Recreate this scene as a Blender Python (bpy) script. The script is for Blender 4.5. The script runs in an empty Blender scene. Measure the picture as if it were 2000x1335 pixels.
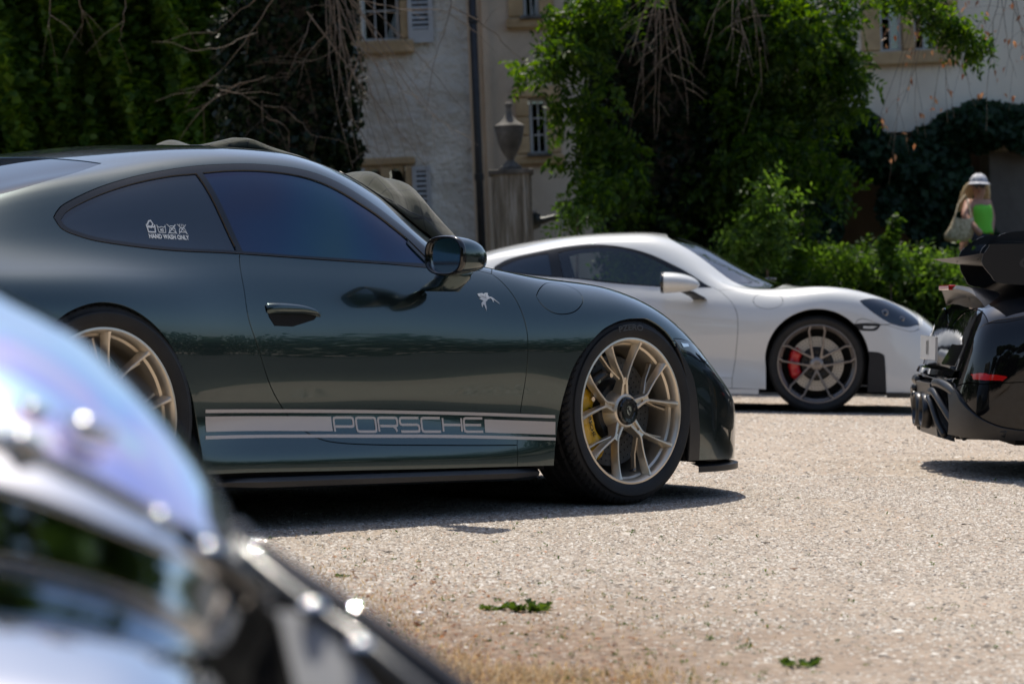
import bpy, math, random
import numpy as np
from mathutils import Vector, Matrix
from mathutils.geometry import delaunay_2d_cdt

SC = bpy.context.scene
COL = SC.collection
rng = np.random.default_rng(7)
random.seed(7)

# ---------------------------------------------------------------- camera, sky, sun, exposure
F_PX, CAM = 5254.136, np.array([-5.08766424, -7.31172779, 0.73464293])
YAW, PITCH, ROLL = 0.748978240, -0.0142618467, 0.0140735844
def cam_axes():
    f = np.array([math.cos(PITCH)*math.cos(YAW), math.cos(PITCH)*math.sin(YAW), math.sin(PITCH)])
    r = np.array([math.sin(YAW), -math.cos(YAW), 0.0]); u = np.cross(r, f)
    c, s = math.cos(ROLL), math.sin(ROLL)
    return np.array([c*r + s*u, -s*r + c*u, f])
RC = cam_axes()
def at(px, py, D):
    """world point seen at photo pixel (px, py) of the 2000 px wide picture, D metres ahead of the camera"""
    return CAM + D * (np.array([(px-1000)/F_PX, -(py-667.5)/F_PX, 1.0]) @ RC)
cd = bpy.data.cameras.new('camera'); cam = bpy.data.objects.new('camera', cd); COL.objects.link(cam)
cam.matrix_world = Matrix([[RC[0][0], RC[1][0], -RC[2][0], CAM[0]], [RC[0][1], RC[1][1], -RC[2][1], CAM[1]],
                           [RC[0][2], RC[1][2], -RC[2][2], CAM[2]], [0, 0, 0, 1]])
cd.sensor_width = 36.0; cd.lens = F_PX * 36.0 / 2000.0; cd.clip_start = 0.05; cd.clip_end = 600
cd.dof.use_dof = True; cd.dof.focus_distance = 9.7; cd.dof.aperture_fstop = 5.6; cd.dof.aperture_blades = 0
SC.camera = cam

SUN_EL, SUN_AZ = math.radians(66.0), math.radians(57.0)
W = bpy.data.worlds.new('World'); SC.world = W; W.use_nodes = True
wn, wl = W.node_tree.nodes, W.node_tree.links
wn.clear()
sky = wn.new('ShaderNodeTexSky'); sky.sky_type = 'NISHITA'; sky.sun_disc = False
sky.sun_elevation = SUN_EL; sky.sun_rotation = math.pi/2 - SUN_AZ; sky.air_density = 1.0; sky.dust_density = 1.9; sky.ozone_density = 1.5
bg = wn.new('ShaderNodeBackground'); bg.inputs['Strength'].default_value = 0.15
wo = wn.new('ShaderNodeOutputWorld'); wl.new(sky.outputs[0], bg.inputs['Color']); wl.new(bg.outputs[0], wo.inputs['Surface'])
sd = bpy.data.lights.new('sun', 'SUN'); sd.energy = 4.8; sd.angle = math.radians(0.53); sd.color = (1.0, 0.93, 0.82)
so = bpy.data.objects.new('sun', sd); COL.objects.link(so)
sv = Vector((math.cos(SUN_EL)*math.cos(SUN_AZ), math.cos(SUN_EL)*math.sin(SUN_AZ), math.sin(SUN_EL)))
so.rotation_euler = sv.to_track_quat('Z', 'Y').to_euler(); so.location = (0, 0, 30)
SC.view_settings.view_transform = 'Standard'; SC.view_settings.look = 'None'
SC.view_settings.exposure = 0.08; SC.view_settings.gamma = 1.0; SC.view_settings.use_curve_mapping = False
SC.render.engine = 'CYCLES'
SC.cycles.use_denoising = True; SC.cycles.max_bounces = 8; SC.cycles.transparent_max_bounces = 12
SC.cycles.sample_clamp_indirect = 6.0; SC.cycles.sample_clamp_direct = 0.0; SC.cycles.caustics_reflective = False; SC.cycles.caustics_refractive = False

# ---------------------------------------------------------------- materials
def newmat(name):
    m = bpy.data.materials.new(name); m.use_nodes = True
    nt = m.node_tree; return m, nt.nodes, nt.links, nt.nodes['Principled BSDF']
def setp(b, **k):
    names = dict(col='Base Color', met='Metallic', rough='Roughness', coat='Coat Weight', crough='Coat Roughness', spec='Specular IOR Level', ior='IOR',
                 trans='Transmission Weight', alpha='Alpha', sheen='Sheen Weight', film='Thin Film Thickness', filmior='Thin Film IOR')
    for a, v in k.items():
        if a == 'col' and len(v) == 3: v = (*v, 1)
        b.inputs[names[a]].default_value = v
def simple(name, col, rough=0.5, **k):
    m, n, l, b = newmat(name); setp(b, col=col, rough=rough, **k); return m
def noise_node(n, l, scale, detail=4, rough=0.55, coord='Object', dist=0.0, vec=None):
    t = n.new('ShaderNodeTexNoise'); t.inputs['Scale'].default_value = scale; t.inputs['Detail'].default_value = detail
    t.inputs['Roughness'].default_value = rough; t.inputs['Distortion'].default_value = dist
    if vec is None:
        c = n.new('ShaderNodeTexCoord'); vec = c.outputs[coord]
    l.new(vec, t.inputs['Vector']); return t
def ramp(n, l, src, stops, interp='LINEAR'):
    r = n.new('ShaderNodeValToRGB'); r.color_ramp.interpolation = interp
    e = r.color_ramp.elements
    while len(e) < len(stops): e.new(0.5)
    for i, (p, c) in enumerate(stops): e[i].position = p; e[i].color = (*c, 1) if len(c) == 3 else c
    l.new(src, r.inputs['Fac']); return r
def bump(n, l, b, src, strength, dist, prev=None):
    u = n.new('ShaderNodeBump'); u.inputs['Strength'].default_value = strength; u.inputs['Distance'].default_value = dist
    l.new(src, u.inputs['Height'])
    if prev is not None: l.new(prev.outputs[0], u.inputs['Normal'])
    l.new(u.outputs[0], b.inputs['Normal']); return u
def mottled(name, stops, scale, rough=0.8, bumpd=0.0, bscale=None, detail=6, bs=0.6, **k):
    m, n, l, b = newmat(name); setp(b, rough=rough, **k)
    t = noise_node(n, l, scale, detail); r = ramp(n, l, t.outputs['Fac'], stops); l.new(r.outputs[0], b.inputs['Base Color'])
    if bumpd:
        t2 = noise_node(n, l, bscale or scale*3, 5, 0.6); bump(n, l, b, t2.outputs['Fac'], bs, bumpd)
    return m
def paint(name, col, metallic=0.0, rough=0.4, flake=0.0, dust=0.0, spec=0.5):
    m, n, l, b = newmat(name); setp(b, col=col, rough=rough, met=metallic, coat=1.0, crough=0.015, spec=spec)
    if flake:
        v = n.new('ShaderNodeTexVoronoi'); v.inputs['Scale'].default_value = 900
        c = n.new('ShaderNodeTexCoord'); l.new(c.outputs['Object'], v.inputs['Vector'])
        bump(n, l, b, v.outputs['Color'], flake, 0.0006)
    if dust:
        t = noise_node(n, l, 3.0, 8, 0.7); r = ramp(n, l, t.outputs['Fac'], [(0.35, (0.012,)*3), (0.8, (0.012+dust,)*3)])
        l.new(r.outputs[0], b.inputs['Coat Roughness'])
    return m
M = {}
M['green'] = paint('dark_green_metallic_paint', (0.050, 0.074, 0.074), 0.85, 0.17, 0.05, 0.012, spec=0.0)
M['green'].node_tree.nodes['Principled BSDF'].inputs['Coat IOR'].default_value = 1.5
M['white'] = paint('white_paint', (0.62, 0.63, 0.62), 0.0, 0.35, 0, 0.03)
M['black'] = paint('black_paint', (0.004, 0.004, 0.005), 0.0, 0.3, 0, 0.02, spec=0.0)
M['blue_stripe'] = paint('blue_paint', (0.01, 0.03, 0.12), 0.0, 0.3)
M['gloss_black'] = simple('gloss_black_plastic', (0.006, 0.006, 0.007), 0.12, coat=0.5)
M['satin_black'] = simple('satin_black_plastic', (0.012, 0.013, 0.015), 0.38)
M['matt_black'] = mottled('matt_black_plastic', [(0.3, (0.008, 0.008, 0.009)), (0.8, (0.016, 0.016, 0.017))], 30, 0.7, 0.0004, 300)
M['void'] = simple('unlit_black', (0.003, 0.003, 0.003), 0.9)
M['silver_film'] = simple('champagne_decal_film', (0.52, 0.46, 0.41), 0.32, coat=0.4)
M['white_film'] = simple('white_sticker_film', (0.55, 0.57, 0.58), 0.4)
M['chrome'] = simple('chrome', (0.75, 0.75, 0.76), 0.08, met=1.0)
M['steel'] = simple('dark_steel', (0.22, 0.22, 0.23), 0.3, met=1.0)
M['rubberseal'] = simple('black_rubber_seal', (0.008, 0.009, 0.011), 0.22)
M['red_lens'] = simple('red_lens', (0.45, 0.008, 0.01), 0.1, coat=1.0)
M['clear_dark_lens'] = simple('smoked_lens', (0.015, 0.018, 0.022), 0.05, coat=1.0)
M['skin'] = simple('skin', (0.42, 0.22, 0.15), 0.5)

def mk_gold(name, col, rough, met):
    m, n, l, b = newmat(name); setp(b, col=col, rough=rough, met=met, coat=0.15, crough=0.25)
    t = noise_node(n, l, 60, 5); r = ramp(n, l, t.outputs['Fac'], [(0.3, (rough-0.05,)*3), (0.7, (rough+0.06,)*3)]); l.new(r.outputs[0], b.inputs['Roughness'])
    return m
M['gold_rim'] = mk_gold('satin_champagne_alloy', (0.72, 0.64, 0.52), 0.36, 0.8)
M['grey_rim'] = mk_gold('satin_titanium_grey_alloy', (0.30, 0.27, 0.25), 0.36, 0.75)
M['yellow'] = simple('yellow_caliper_enamel', (0.75, 0.42, 0.01), 0.3, coat=0.5)
M['red'] = simple('red_caliper_enamel', (0.55, 0.01, 0.015), 0.3, coat=0.5)
M['disc_dark'] = mottled('ceramic_brake_disc', [(0.35, (0.03, 0.032, 0.033)), (0.75, (0.065, 0.068, 0.066))], 60, 0.45)
M['disc_light'] = simple('steel_brake_disc', (0.50, 0.49, 0.47), 0.35, met=0.7)
def mk_tyre():
    m, n, l, b = newmat('tyre_rubber'); setp(b, rough=0.62, spec=0.35)
    t = noise_node(n, l, 14, 8, 0.7); r = ramp(n, l, t.outputs['Fac'], [(0.35, (0.010, 0.010, 0.011)), (0.62, (0.018, 0.018, 0.018)), (0.85, (0.045, 0.042, 0.038))])
    l.new(r.outputs[0], b.inputs['Base Color'])
    t2 = noise_node(n, l, 400, 3); bump(n, l, b, t2.outputs['Fac'], 0.3, 0.001); return m
M['tyre'] = mk_tyre()
def mk_coated_glass(name, base, f0, f1, scale, filmior=1.9, rough=0.03, met=0.0):
    """tinted glass with a coating whose thickness varies, so reflections pick up rainbow patches"""
    m, n, l, b = newmat(name); setp(b, col=base, rough=rough, ior=1.55, spec=0.5, met=met, filmior=filmior)
    t = noise_node(n, l, scale, 2, 0.4, dist=0.4); r = n.new('ShaderNodeMapRange')
    r.inputs['From Min'].default_value = 0.3; r.inputs['From Max'].default_value = 0.7; r.inputs['To Min'].default_value = f0; r.inputs['To Max'].default_value = f1
    l.new(t.outputs['Fac'], r.inputs['Value']); l.new(r.outputs[0], b.inputs['Thin Film Thickness']); return m
M['green_glass'] = mk_coated_glass('coated_dark_window_glass', (0.006, 0.016, 0.028), 172, 232, 1.6, 1.72)
M['quarter_glass'] = simple('dark_window_glass', (0.005, 0.012, 0.024), 0.03, ior=1.75)
M['lens_sheen'] = mk_coated_glass('coated_headlight_lens', (0.85, 0.93, 0.98), 250, 800, 6.0, 1.8, rough=0.10, met=0.75)
M['near_paint'] = simple('dark_mirror_paint', (0.66, 0.69, 0.73), 0.05, met=1.0, coat=0.5)
def mk_window_glass(name, tint, mixmin):
    m = bpy.data.materials.new(name); m.use_nodes = True; n, l = m.node_tree.nodes, m.node_tree.links; n.clear()
    tr = n.new('ShaderNodeBsdfTransparent'); tr.inputs[0].default_value = (*tint, 1)
    gl = n.new('ShaderNodeBsdfGlossy'); gl.inputs['Roughness'].default_value = 0.02
    fr = n.new('ShaderNodeFresnel'); fr.inputs['IOR'].default_value = 1.6
    mx = n.new('ShaderNodeMixShader'); o = n.new('ShaderNodeOutputMaterial')
    ad = n.new('ShaderNodeMath'); ad.operation = 'ADD'; ad.inputs[1].default_value = mixmin; ad.use_clamp = True
    l.new(fr.outputs[0], ad.inputs[0]); l.new(ad.outputs[0], mx.inputs[0]); l.new(tr.outputs[0], mx.inputs[1]); l.new(gl.outputs[0], mx.inputs[2]); l.new(mx.outputs[0], o.inputs['Surface'])
    return m
M['car_glass'] = mk_window_glass('clear_car_glass', (0.84, 0.88, 0.86), 0.05)
M['windscreen_glass'] = mk_window_glass('reflective_windscreen', (0.75, 0.8, 0.8), 0.22)
M['pane_glass'] = mk_window_glass('old_window_pane', (0.10, 0.12, 0.12), 0.0)
def mk_painted_sheen():
    m, n, l, b = newmat('painted_sheen_headlight_lens'); setp(b, rough=0.09, met=1.0, coat=1.0)
    t = noise_node(n, l, 7.0, 2, 0.5, dist=1.2); r = ramp(n, l, t.outputs['Fac'], [(0.26, (0.80, 0.90, 0.98)), (0.40, (0.55, 0.85, 0.98)), (0.48, (0.48, 0.55, 0.97)), (0.55, (0.86, 0.70, 0.92)), (0.62, (0.78, 0.95, 0.90)), (0.72, (0.92, 0.95, 0.98))])  # rainbow sheen painted into the base colour as a pastel noise ramp
    l.new(r.outputs[0], b.inputs['Base Color']); return m
M['lens_sheen'] = mk_painted_sheen()
def mk_leaf(name, c0, c1, trans=0.45, rough=0.45):
    m = bpy.data.materials.new(name); m.use_nodes = True; n, l = m.node_tree.nodes, m.node_tree.links
    b = n['Principled BSDF']; setp(b, rough=rough, spec=0.25)
    g = n.new('ShaderNodeNewGeometry'); r = ramp(n, l, g.outputs['Random Per Island'], [(0.0, c0), (1.0, c1)])
    l.new(r.outputs[0], b.inputs['Base Color'])
    t = n.new('ShaderNodeBsdfTranslucent'); hs = n.new('ShaderNodeHueSaturation'); hs.inputs['Value'].default_value = 2.2; hs.inputs['Saturation'].default_value = 1.15; hs.inputs['Hue'].default_value = 0.485
    l.new(r.outputs[0], hs.inputs['Color']); l.new(hs.outputs[0], t.inputs['Color'])
    mx = n.new('ShaderNodeMixShader'); mx.inputs[0].default_value = trans
    l.new(b.outputs[0], mx.inputs[1]); l.new(t.outputs[0], mx.inputs[2]); l.new(mx.outputs[0], n['Material Output'].inputs['Surface']); return m
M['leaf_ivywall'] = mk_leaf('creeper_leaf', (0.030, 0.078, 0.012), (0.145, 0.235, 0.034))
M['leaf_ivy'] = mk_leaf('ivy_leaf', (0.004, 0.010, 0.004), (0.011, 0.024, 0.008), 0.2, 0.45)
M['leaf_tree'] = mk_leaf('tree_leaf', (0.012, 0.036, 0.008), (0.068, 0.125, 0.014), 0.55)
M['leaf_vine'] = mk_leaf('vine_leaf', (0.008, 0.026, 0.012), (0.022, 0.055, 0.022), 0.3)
M['leaf_bush'] = mk_leaf('undergrowth_leaf', (0.030, 0.070, 0.012), (0.085, 0.150, 0.03), 0.5)
M['leaf_far'] = mk_leaf('far_leaf', (0.018, 0.045, 0.010), (0.045, 0.085, 0.016), 0.3)
M['dry_leaf'] = mk_leaf('dry_leaf', (0.10, 0.045, 0.022), (0.32, 0.19, 0.10), 0.3)
M['straw'] = mk_leaf('dry_grass', (0.26, 0.19, 0.10), (0.48, 0.38, 0.22), 0.3)
M['weed'] = mk_leaf('weed_leaf', (0.03, 0.06, 0.012), (0.08, 0.13, 0.025), 0.3)
M['bark'] = mottled('bark', [(0.3, (0.035, 0.026, 0.018)), (0.7, (0.10, 0.08, 0.06))], 8, 0.9, 0.02, 12)
M['twig'] = mottled('dry_twig_bark', [(0.3, (0.07, 0.052, 0.038)), (0.7, (0.19, 0.145, 0.105))], 9, 0.8)
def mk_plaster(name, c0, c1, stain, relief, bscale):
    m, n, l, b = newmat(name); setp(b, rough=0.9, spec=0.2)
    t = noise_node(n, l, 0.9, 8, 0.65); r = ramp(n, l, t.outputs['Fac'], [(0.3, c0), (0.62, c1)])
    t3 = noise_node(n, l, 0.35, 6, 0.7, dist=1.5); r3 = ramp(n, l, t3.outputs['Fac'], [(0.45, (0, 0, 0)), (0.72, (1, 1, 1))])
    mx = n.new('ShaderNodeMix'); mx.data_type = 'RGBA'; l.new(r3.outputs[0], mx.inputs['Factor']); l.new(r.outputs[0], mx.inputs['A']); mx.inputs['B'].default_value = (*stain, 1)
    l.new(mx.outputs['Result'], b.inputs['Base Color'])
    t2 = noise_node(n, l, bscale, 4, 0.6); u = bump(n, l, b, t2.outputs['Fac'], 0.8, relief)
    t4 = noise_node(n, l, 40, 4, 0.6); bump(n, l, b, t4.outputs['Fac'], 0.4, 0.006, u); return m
M['whitewash'] = mk_plaster('old_whitewash', (0.54, 0.49, 0.42), (0.80, 0.735, 0.63), (0.54, 0.43, 0.32), 0.12, 4.5)
M['beige_plaster'] = mk_plaster('beige_plaster', (0.48, 0.39, 0.29), (0.64, 0.53, 0.41), (0.42, 0.32, 0.23), 0.012, 3)
M['cream_plaster'] = mk_plaster('cream_plaster', (0.78, 0.69, 0.55), (0.86, 0.77, 0.63), (0.68, 0.58, 0.46), 0.006, 2)
M['sandstone'] = mottled('ochre_sandstone', [(0.3, (0.40, 0.27, 0.14)), (0.7, (0.60, 0.43, 0.24))], 4, 0.9, 0.01, 25)
M['grey_stone'] = mottled('weathered_grey_stone', [(0.3, (0.07, 0.066, 0.058)), (0.55, (0.15, 0.14, 0.125)), (0.75, (0.30, 0.28, 0.25))], 6, 0.9, 0.01, 30)
def mk_streaked():
    m, n, l, b = newmat('streaked_limestone'); setp(b, rough=0.85)
    c = n.new('ShaderNodeTexCoord'); mp = n.new('ShaderNodeMapping'); mp.inputs['Scale'].default_value = (14, 14, 1.0); l.new(c.outputs['Object'], mp.inputs['Vector'])
    t = noise_node(n, l, 1.0, 6, 0.7, vec=mp.outputs[0]); r = ramp(n, l, t.outputs['Fac'], [(0.35, (0.10, 0.085, 0.06)), (0.5, (0.28, 0.25, 0.20)), (0.68, (0.60, 0.58, 0.54))])
    l.new(r.outputs[0], b.inputs['Base Color']); t2 = noise_node(n, l, 40, 4); bump(n, l, b, t2.outputs['Fac'], 0.5, 0.01); return m
M['limestone'] = mk_streaked()
M['grey_wood'] = mottled('painted_grey_wood', [(0.3, (0.42, 0.42, 0.42)), (0.7, (0.55, 0.55, 0.54))], 5, 0.7)
M['white_wood'] = simple('painted_white_wood', (0.62, 0.62, 0.60), 0.6)
M['dark_iron'] = mottled('dark_iron', [(0.3, (0.012, 0.012, 0.014)), (0.7, (0.03, 0.028, 0.028))], 10, 0.5)
M['bronze'] = mottled('dark_bronze', [(0.3, (0.015, 0.020, 0.020)), (0.7, (0.05, 0.055, 0.05))], 12, 0.45, met=0.3)
M['soil'] = mottled('dark_soil', [(0.3, (0.03, 0.025, 0.018)), (0.7, (0.08, 0.065, 0.045))], 6, 0.95, 0.02)
M['water'] = simple('falling_water', (0.8, 0.85, 0.9), 0.05, trans=0.8, ior=1.33)
def mk_ground():
    m, n, l, b = newmat('gravel_ground'); setp(b, rough=0.9, spec=0.25)
    big = noise_node(n, l, 0.45, 5, 0.6); mid = noise_node(n, l, 2.5, 6, 0.65)
    base = ramp(n, l, mid.outputs['Fac'], [(0.25, (0.27, 0.222, 0.175)), (0.5, (0.34, 0.285, 0.23)), (0.75, (0.40, 0.345, 0.285))])
    fine = n.new('ShaderNodeTexVoronoi'); fine.inputs['Scale'].default_value = 190; c = n.new('ShaderNodeTexCoord'); l.new(c.outputs['Object'], fine.inputs['Vector'])
    fr = ramp(n, l, fine.outputs['Color'], [(0.0, (0.84, 0.83, 0.82)), (0.18, (0.97, 0.97, 0.97)), (0.6, (1.05, 1.02, 1.0)), (1.0, (1.3, 1.28, 1.24))])
    mul = n.new('ShaderNodeMix'); mul.data_type = 'RGBA'; mul.blend_type = 'MULTIPLY'; mul.inputs['Factor'].default_value = 1.0
    l.new(base.outputs[0], mul.inputs['A']); l.new(fr.outputs[0], mul.inputs['B'])
    soil = ramp(n, l, big.outputs['Fac'], [(0.42, (0, 0, 0)), (0.68, (0.55, 0.55, 0.55))])
    mx = n.new('ShaderNodeMix'); mx.data_type = 'RGBA'; l.new(soil.outputs[0], mx.inputs['Factor']); l.new(mul.outputs['Result'], mx.inputs['A']); mx.inputs['B'].default_value = (0.40, 0.32, 0.24, 1)
    # brown, littered soil in the verge near the parked front row
    geo = n.new('ShaderNodeNewGeometry'); sub = n.new('ShaderNodeVectorMath'); sub.operation = 'DISTANCE'
    q = at(740, 1330, 5.6); sub.inputs[1].default_value = (q[0], q[1], 0); l.new(geo.outputs['Position'], sub.inputs[0])
    nz = noise_node(n, l, 3.5, 6, 0.7); ad = n.new('ShaderNodeMath'); ad.operation = 'MULTIPLY_ADD'; ad.inputs[1].default_value = 1.6; l.new(nz.outputs['Fac'], ad.inputs[0]); l.new(sub.outputs['Value'], ad.inputs[2])
    vr = ramp(n, l, ad.outputs[0], [(0.0, (1, 1, 1)), (1.0, (0, 0, 0))]); vr.color_ramp.elements[0].position = 0.62
    mr = n.new('ShaderNodeMapRange'); mr.inputs['From Min'].default_value = 1.3; mr.inputs['From Max'].default_value = 2.6; mr.inputs['To Min'].default_value = 0.97; mr.inputs['To Max'].default_value = 0.0; mr.clamp = True
    l.new(ad.outputs[0], mr.inputs['Value'])
    br = noise_node(n, l, 22, 6, 0.7); brr = ramp(n, l, br.outputs['Fac'], [(0.3, (0.10, 0.07, 0.048)), (0.5, (0.21, 0.15, 0.105)), (0.72, (0.36, 0.28, 0.205))])
    mx2 = n.new('ShaderNodeMix'); mx2.data_type = 'RGBA'; l.new(mr.outputs[0], mx2.inputs['Factor']); l.new(mx.outputs['Result'], mx2.inputs['A']); l.new(brr.outputs[0], mx2.inputs['B'])
    l.new(mx2.outputs['Result'], b.inputs['Base Color'])
    b1 = n.new('ShaderNodeTexVoronoi'); b1.inputs['Scale'].default_value = 75; l.new(c.outputs['Object'], b1.inputs['Vector'])
    inv = n.new('ShaderNodeMath'); inv.operation = 'SUBTRACT'; inv.inputs[0].default_value = 1.0; l.new(b1.outputs['Distance'], inv.inputs[1])
    nf = noise_node(n, l, 130, 6, 0.75); bump(n, l, b, nf.outputs['Fac'], 0.4, 0.003); return m
M['ground'] = mk_ground()
def mk_stone():
    m, n, l, b = newmat('gravel_stone'); setp(b, rough=0.85, spec=0.3)
    g = n.new('ShaderNodeNewGeometry'); r = ramp(n, l, g.outputs['Random Per Island'], [(0.0, (0.10, 0.095, 0.09)), (0.10, (0.22, 0.19, 0.16)), (0.35, (0.33, 0.28, 0.23)), (0.7, (0.41, 0.36, 0.305)), (0.90, (0.60, 0.57, 0.52)), (0.985, (0.50, 0.44, 0.37)), (1.0, (0.45, 0.22, 0.12))])
    l.new(r.outputs[0], b.inputs['Base Color']); return m
M['stone'] = mk_stone()
M['dark_ground'] = mottled('dark_ground_mottle', [(0.3, (0.035, 0.035, 0.032)), (0.7, (0.065, 0.062, 0.055))], 3, 0.9, 0.004, 150)  # for the unseen ground added to the green car's reflections
def mk_tweed():
    m, n, l, b = newmat('olive_tweed'); setp(b, rough=0.95, sheen=0.4, spec=0.1)
    c = n.new('ShaderNodeTexCoord'); w1 = n.new('ShaderNodeTexBrick'); w1.inputs['Scale'].default_value = 1.0; w1.offset = 0.0
    w1.inputs['Brick Width'].default_value = 0.06; w1.inputs['Row Height'].default_value = 0.06; w1.inputs['Mortar Size'].default_value = 0.002
    w1.inputs['Color1'].default_value = (0.045, 0.048, 0.032, 1); w1.inputs['Color2'].default_value = (0.055, 0.057, 0.038, 1); w1.inputs['Mortar'].default_value = (0.02, 0.022, 0.018, 1)
    l.new(c.outputs['UV'], w1.inputs['Vector']); l.new(c.outputs['Object'], w1.inputs['Vector']); l.new(w1.outputs['Color'], b.inputs['Base Color'])
    t = noise_node(n, l, 500, 3); bump(n, l, b, t.outputs['Fac'], 0.6, 0.002); return m
M['tweed'] = mk_tweed()

# ---------------------------------------------------------------- object helpers
def tag(o, label=None, cat=None, group=None, kind=None):
    if label: o['label'] = label
    if cat: o['category'] = cat
    if group: o['group'] = group
    if kind: o['kind'] = kind
    return o
def thing(name, label, cat, loc=(0, 0, 0), rz=0.0, group=None, scale=1.0):
    o = bpy.data.objects.new(name, None); COL.objects.link(o); o.empty_display_size = 0.1
    o.location = loc; o.rotation_euler = (0, 0, rz); o.scale = (scale,)*3; return tag(o, label, cat, group)
def node(name, parent, loc=(0, 0, 0), rot=(0, 0, 0), scale=(1, 1, 1)):
    o = bpy.data.objects.new(name, None); COL.objects.link(o); o.parent = parent; o.location = loc; o.rotation_euler = rot; o.scale = scale; return o
def obj(name, me, parent=None, loc=(0, 0, 0), rot=(0, 0, 0)):
    o = bpy.data.objects.new(name, me); COL.objects.link(o); o.parent = parent; o.location = loc; o.rotation_euler = rot; return o
def mesh(name, V, F, mat=None, smooth=False, normals=None):
    me = bpy.data.meshes.new(name)
    V = np.asarray(V, np.float32)
    if isinstance(F, np.ndarray):
        k = F.shape[1]; me.vertices.add(len(V)); me.vertices.foreach_set('co', V.ravel())
        me.loops.add(F.size); me.loops.foreach_set('vertex_index', F.astype(np.int32).ravel())
        me.polygons.add(len(F)); me.polygons.foreach_set('loop_start', np.arange(0, F.size, k, dtype=np.int32)); me.update(calc_edges=True)
    else:
        me.from_pydata(V.tolist(), [], F); me.update()
    if smooth: me.polygons.foreach_set('use_smooth', [True]*len(me.polygons))
    if normals is not None: me.normals_split_custom_set_from_vertices(np.asarray(normals, float).tolist())
    if mat is not None:
        for q in (mat if isinstance(mat, (list, tuple)) else [mat]): me.materials.append(q)
    return me
class MB:
    """collects shapes into one mesh"""
    def __init__(s): s.V = []; s.F = []
    def add(s, V, F):
        o = len(s.V); s.V += [tuple(map(float, v)) for v in V]; s.F += [[i+o for i in f] for f in F]; return s
    def box(s, lo, hi, bev=0.0):
        x0, y0, z0 = lo; x1, y1, z1 = hi
        if bev <= 0:
            return s.add([(x0,y0,z0),(x1,y0,z0),(x1,y1,z0),(x0,y1,z0),(x0,y0,z1),(x1,y0,z1),(x1,y1,z1),(x0,y1,z1)], [(0,3,2,1),(4,5,6,7),(0,1,5,4),(1,2,6,5),(2,3,7,6),(3,0,4,7)])
        b = bev; P = []; 
        for z, i in ((z0, b), (z0+b, 0), (z1-b, 0), (z1, b)):
            P += [(x0+i+(0 if i else b)*0, y0+i, z), (x1-i, y0+i, z), (x1-i, y1-i, z), (x0+i, y1-i, z)]
        F = [(3,2,1,0), (12,13,14,15)] + [(r*4+k, r*4+(k+1)%4, (r+1)*4+(k+1)%4, (r+1)*4+k) for r in range(3) for k in range(4)]
        return s.add(P, F)
    def tube(s, pts, r, n=8, cap=True):
        pts = np.asarray(pts, float); R = np.broadcast_to(r, (len(pts),)); V = []; prev = None
        for i, p in enumerate(pts):
            t = pts[min(i+1, len(pts)-1)] - pts[max(i-1, 0)]; t = t / (np.linalg.norm(t)+1e-12)
            if prev is None: a = np.cross(t, [0, 0, 1.0]); a = a if np.linalg.norm(a) > 1e-3 else np.cross(t, [1.0, 0, 0])
            else: a = prev - t*np.dot(prev, t)
            a /= np.linalg.norm(a)+1e-12; prev = a; b = np.cross(t, a)
            for k in range(n):
                w = 2*math.pi*k/n; V.append(p + R[i]*(math.cos(w)*a + math.sin(w)*b))
        F = [(i*n+k, i*n+(k+1) % n, (i+1)*n+(k+1) % n, (i+1)*n+k) for i in range(len(pts)-1) for k in range(n)]
        if cap: F += [tuple(range(n))[::-1], tuple((len(pts)-1)*n+k for k in range(n))]
        return s.add(V, F)
    def lathe(s, prof, n=48, axis='z', a0=0.0, a1=2*math.pi, origin=(0, 0, 0)):
        """prof: (radius, height along axis)"""
        full = abs(a1-a0-2*math.pi) < 1e-6; m = n if full else n+1; V = []
        for k in range(m):
            w = a0 + (a1-a0)*k/n; c, q = math.cos(w), math.sin(w)
            for (r, h) in prof:
                V.append((origin[0]+r*c, origin[1]+r*q, origin[2]+h) if axis == 'z' else (origin[0]+r*c, origin[1]+h, origin[2]+r*q))
        L = len(prof); F = []
        for k in range(n):
            k2 = (k+1) % m
            for j in range(L-1):
                f = (k*L+j, k2*L+j, k2*L+j+1, k*L+j+1); F.append(f if axis == 'z' else f[::-1])
        return s.add(V, F)
    def build(s, name, mat, parent=None, smooth=False, loc=(0, 0, 0), auto=None):
        me = mesh(name, s.V, s.F, mat, smooth or auto is not None)
        if auto is not None: me.set_sharp_from_angle(angle=math.radians(auto))
        return obj(name, me, parent, loc)
def curve(pts, n=8, closed=False):
    """Catmull-Rom through points, n samples per span"""
    P = np.asarray(pts, float)
    Q = np.concatenate([P[-1:], P, P[:2]]) if closed else np.concatenate([2*P[:1]-P[1:2], P, 2*P[-1:]-P[-2:-1]])
    out = []
    for i in range(1, len(Q)-2):
        for t in np.arange(n)/n:
            a, b, c, d = Q[i-1], Q[i], Q[i+1], Q[i+2]
            out.append(0.5*((2*b)+(-a+c)*t+(2*a-5*b+4*c-d)*t*t+(-a+3*b-3*c+d)*t**3))
    if not closed: out.append(P[-1])
    return np.array(out)
def inpoly(pts, poly):
    x, y = pts[:, 0], pts[:, 1]; c = np.zeros(len(pts), bool); n = len(poly)
    for i in range(n):
        x0, y0 = poly[i]; x1, y1 = poly[(i+1) % n]
        if y0 == y1: continue
        c ^= ((y0 > y) != (y1 > y)) & (x < (x1-x0)*(y-y0)/(y1-y0)+x0)
    return c
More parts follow.
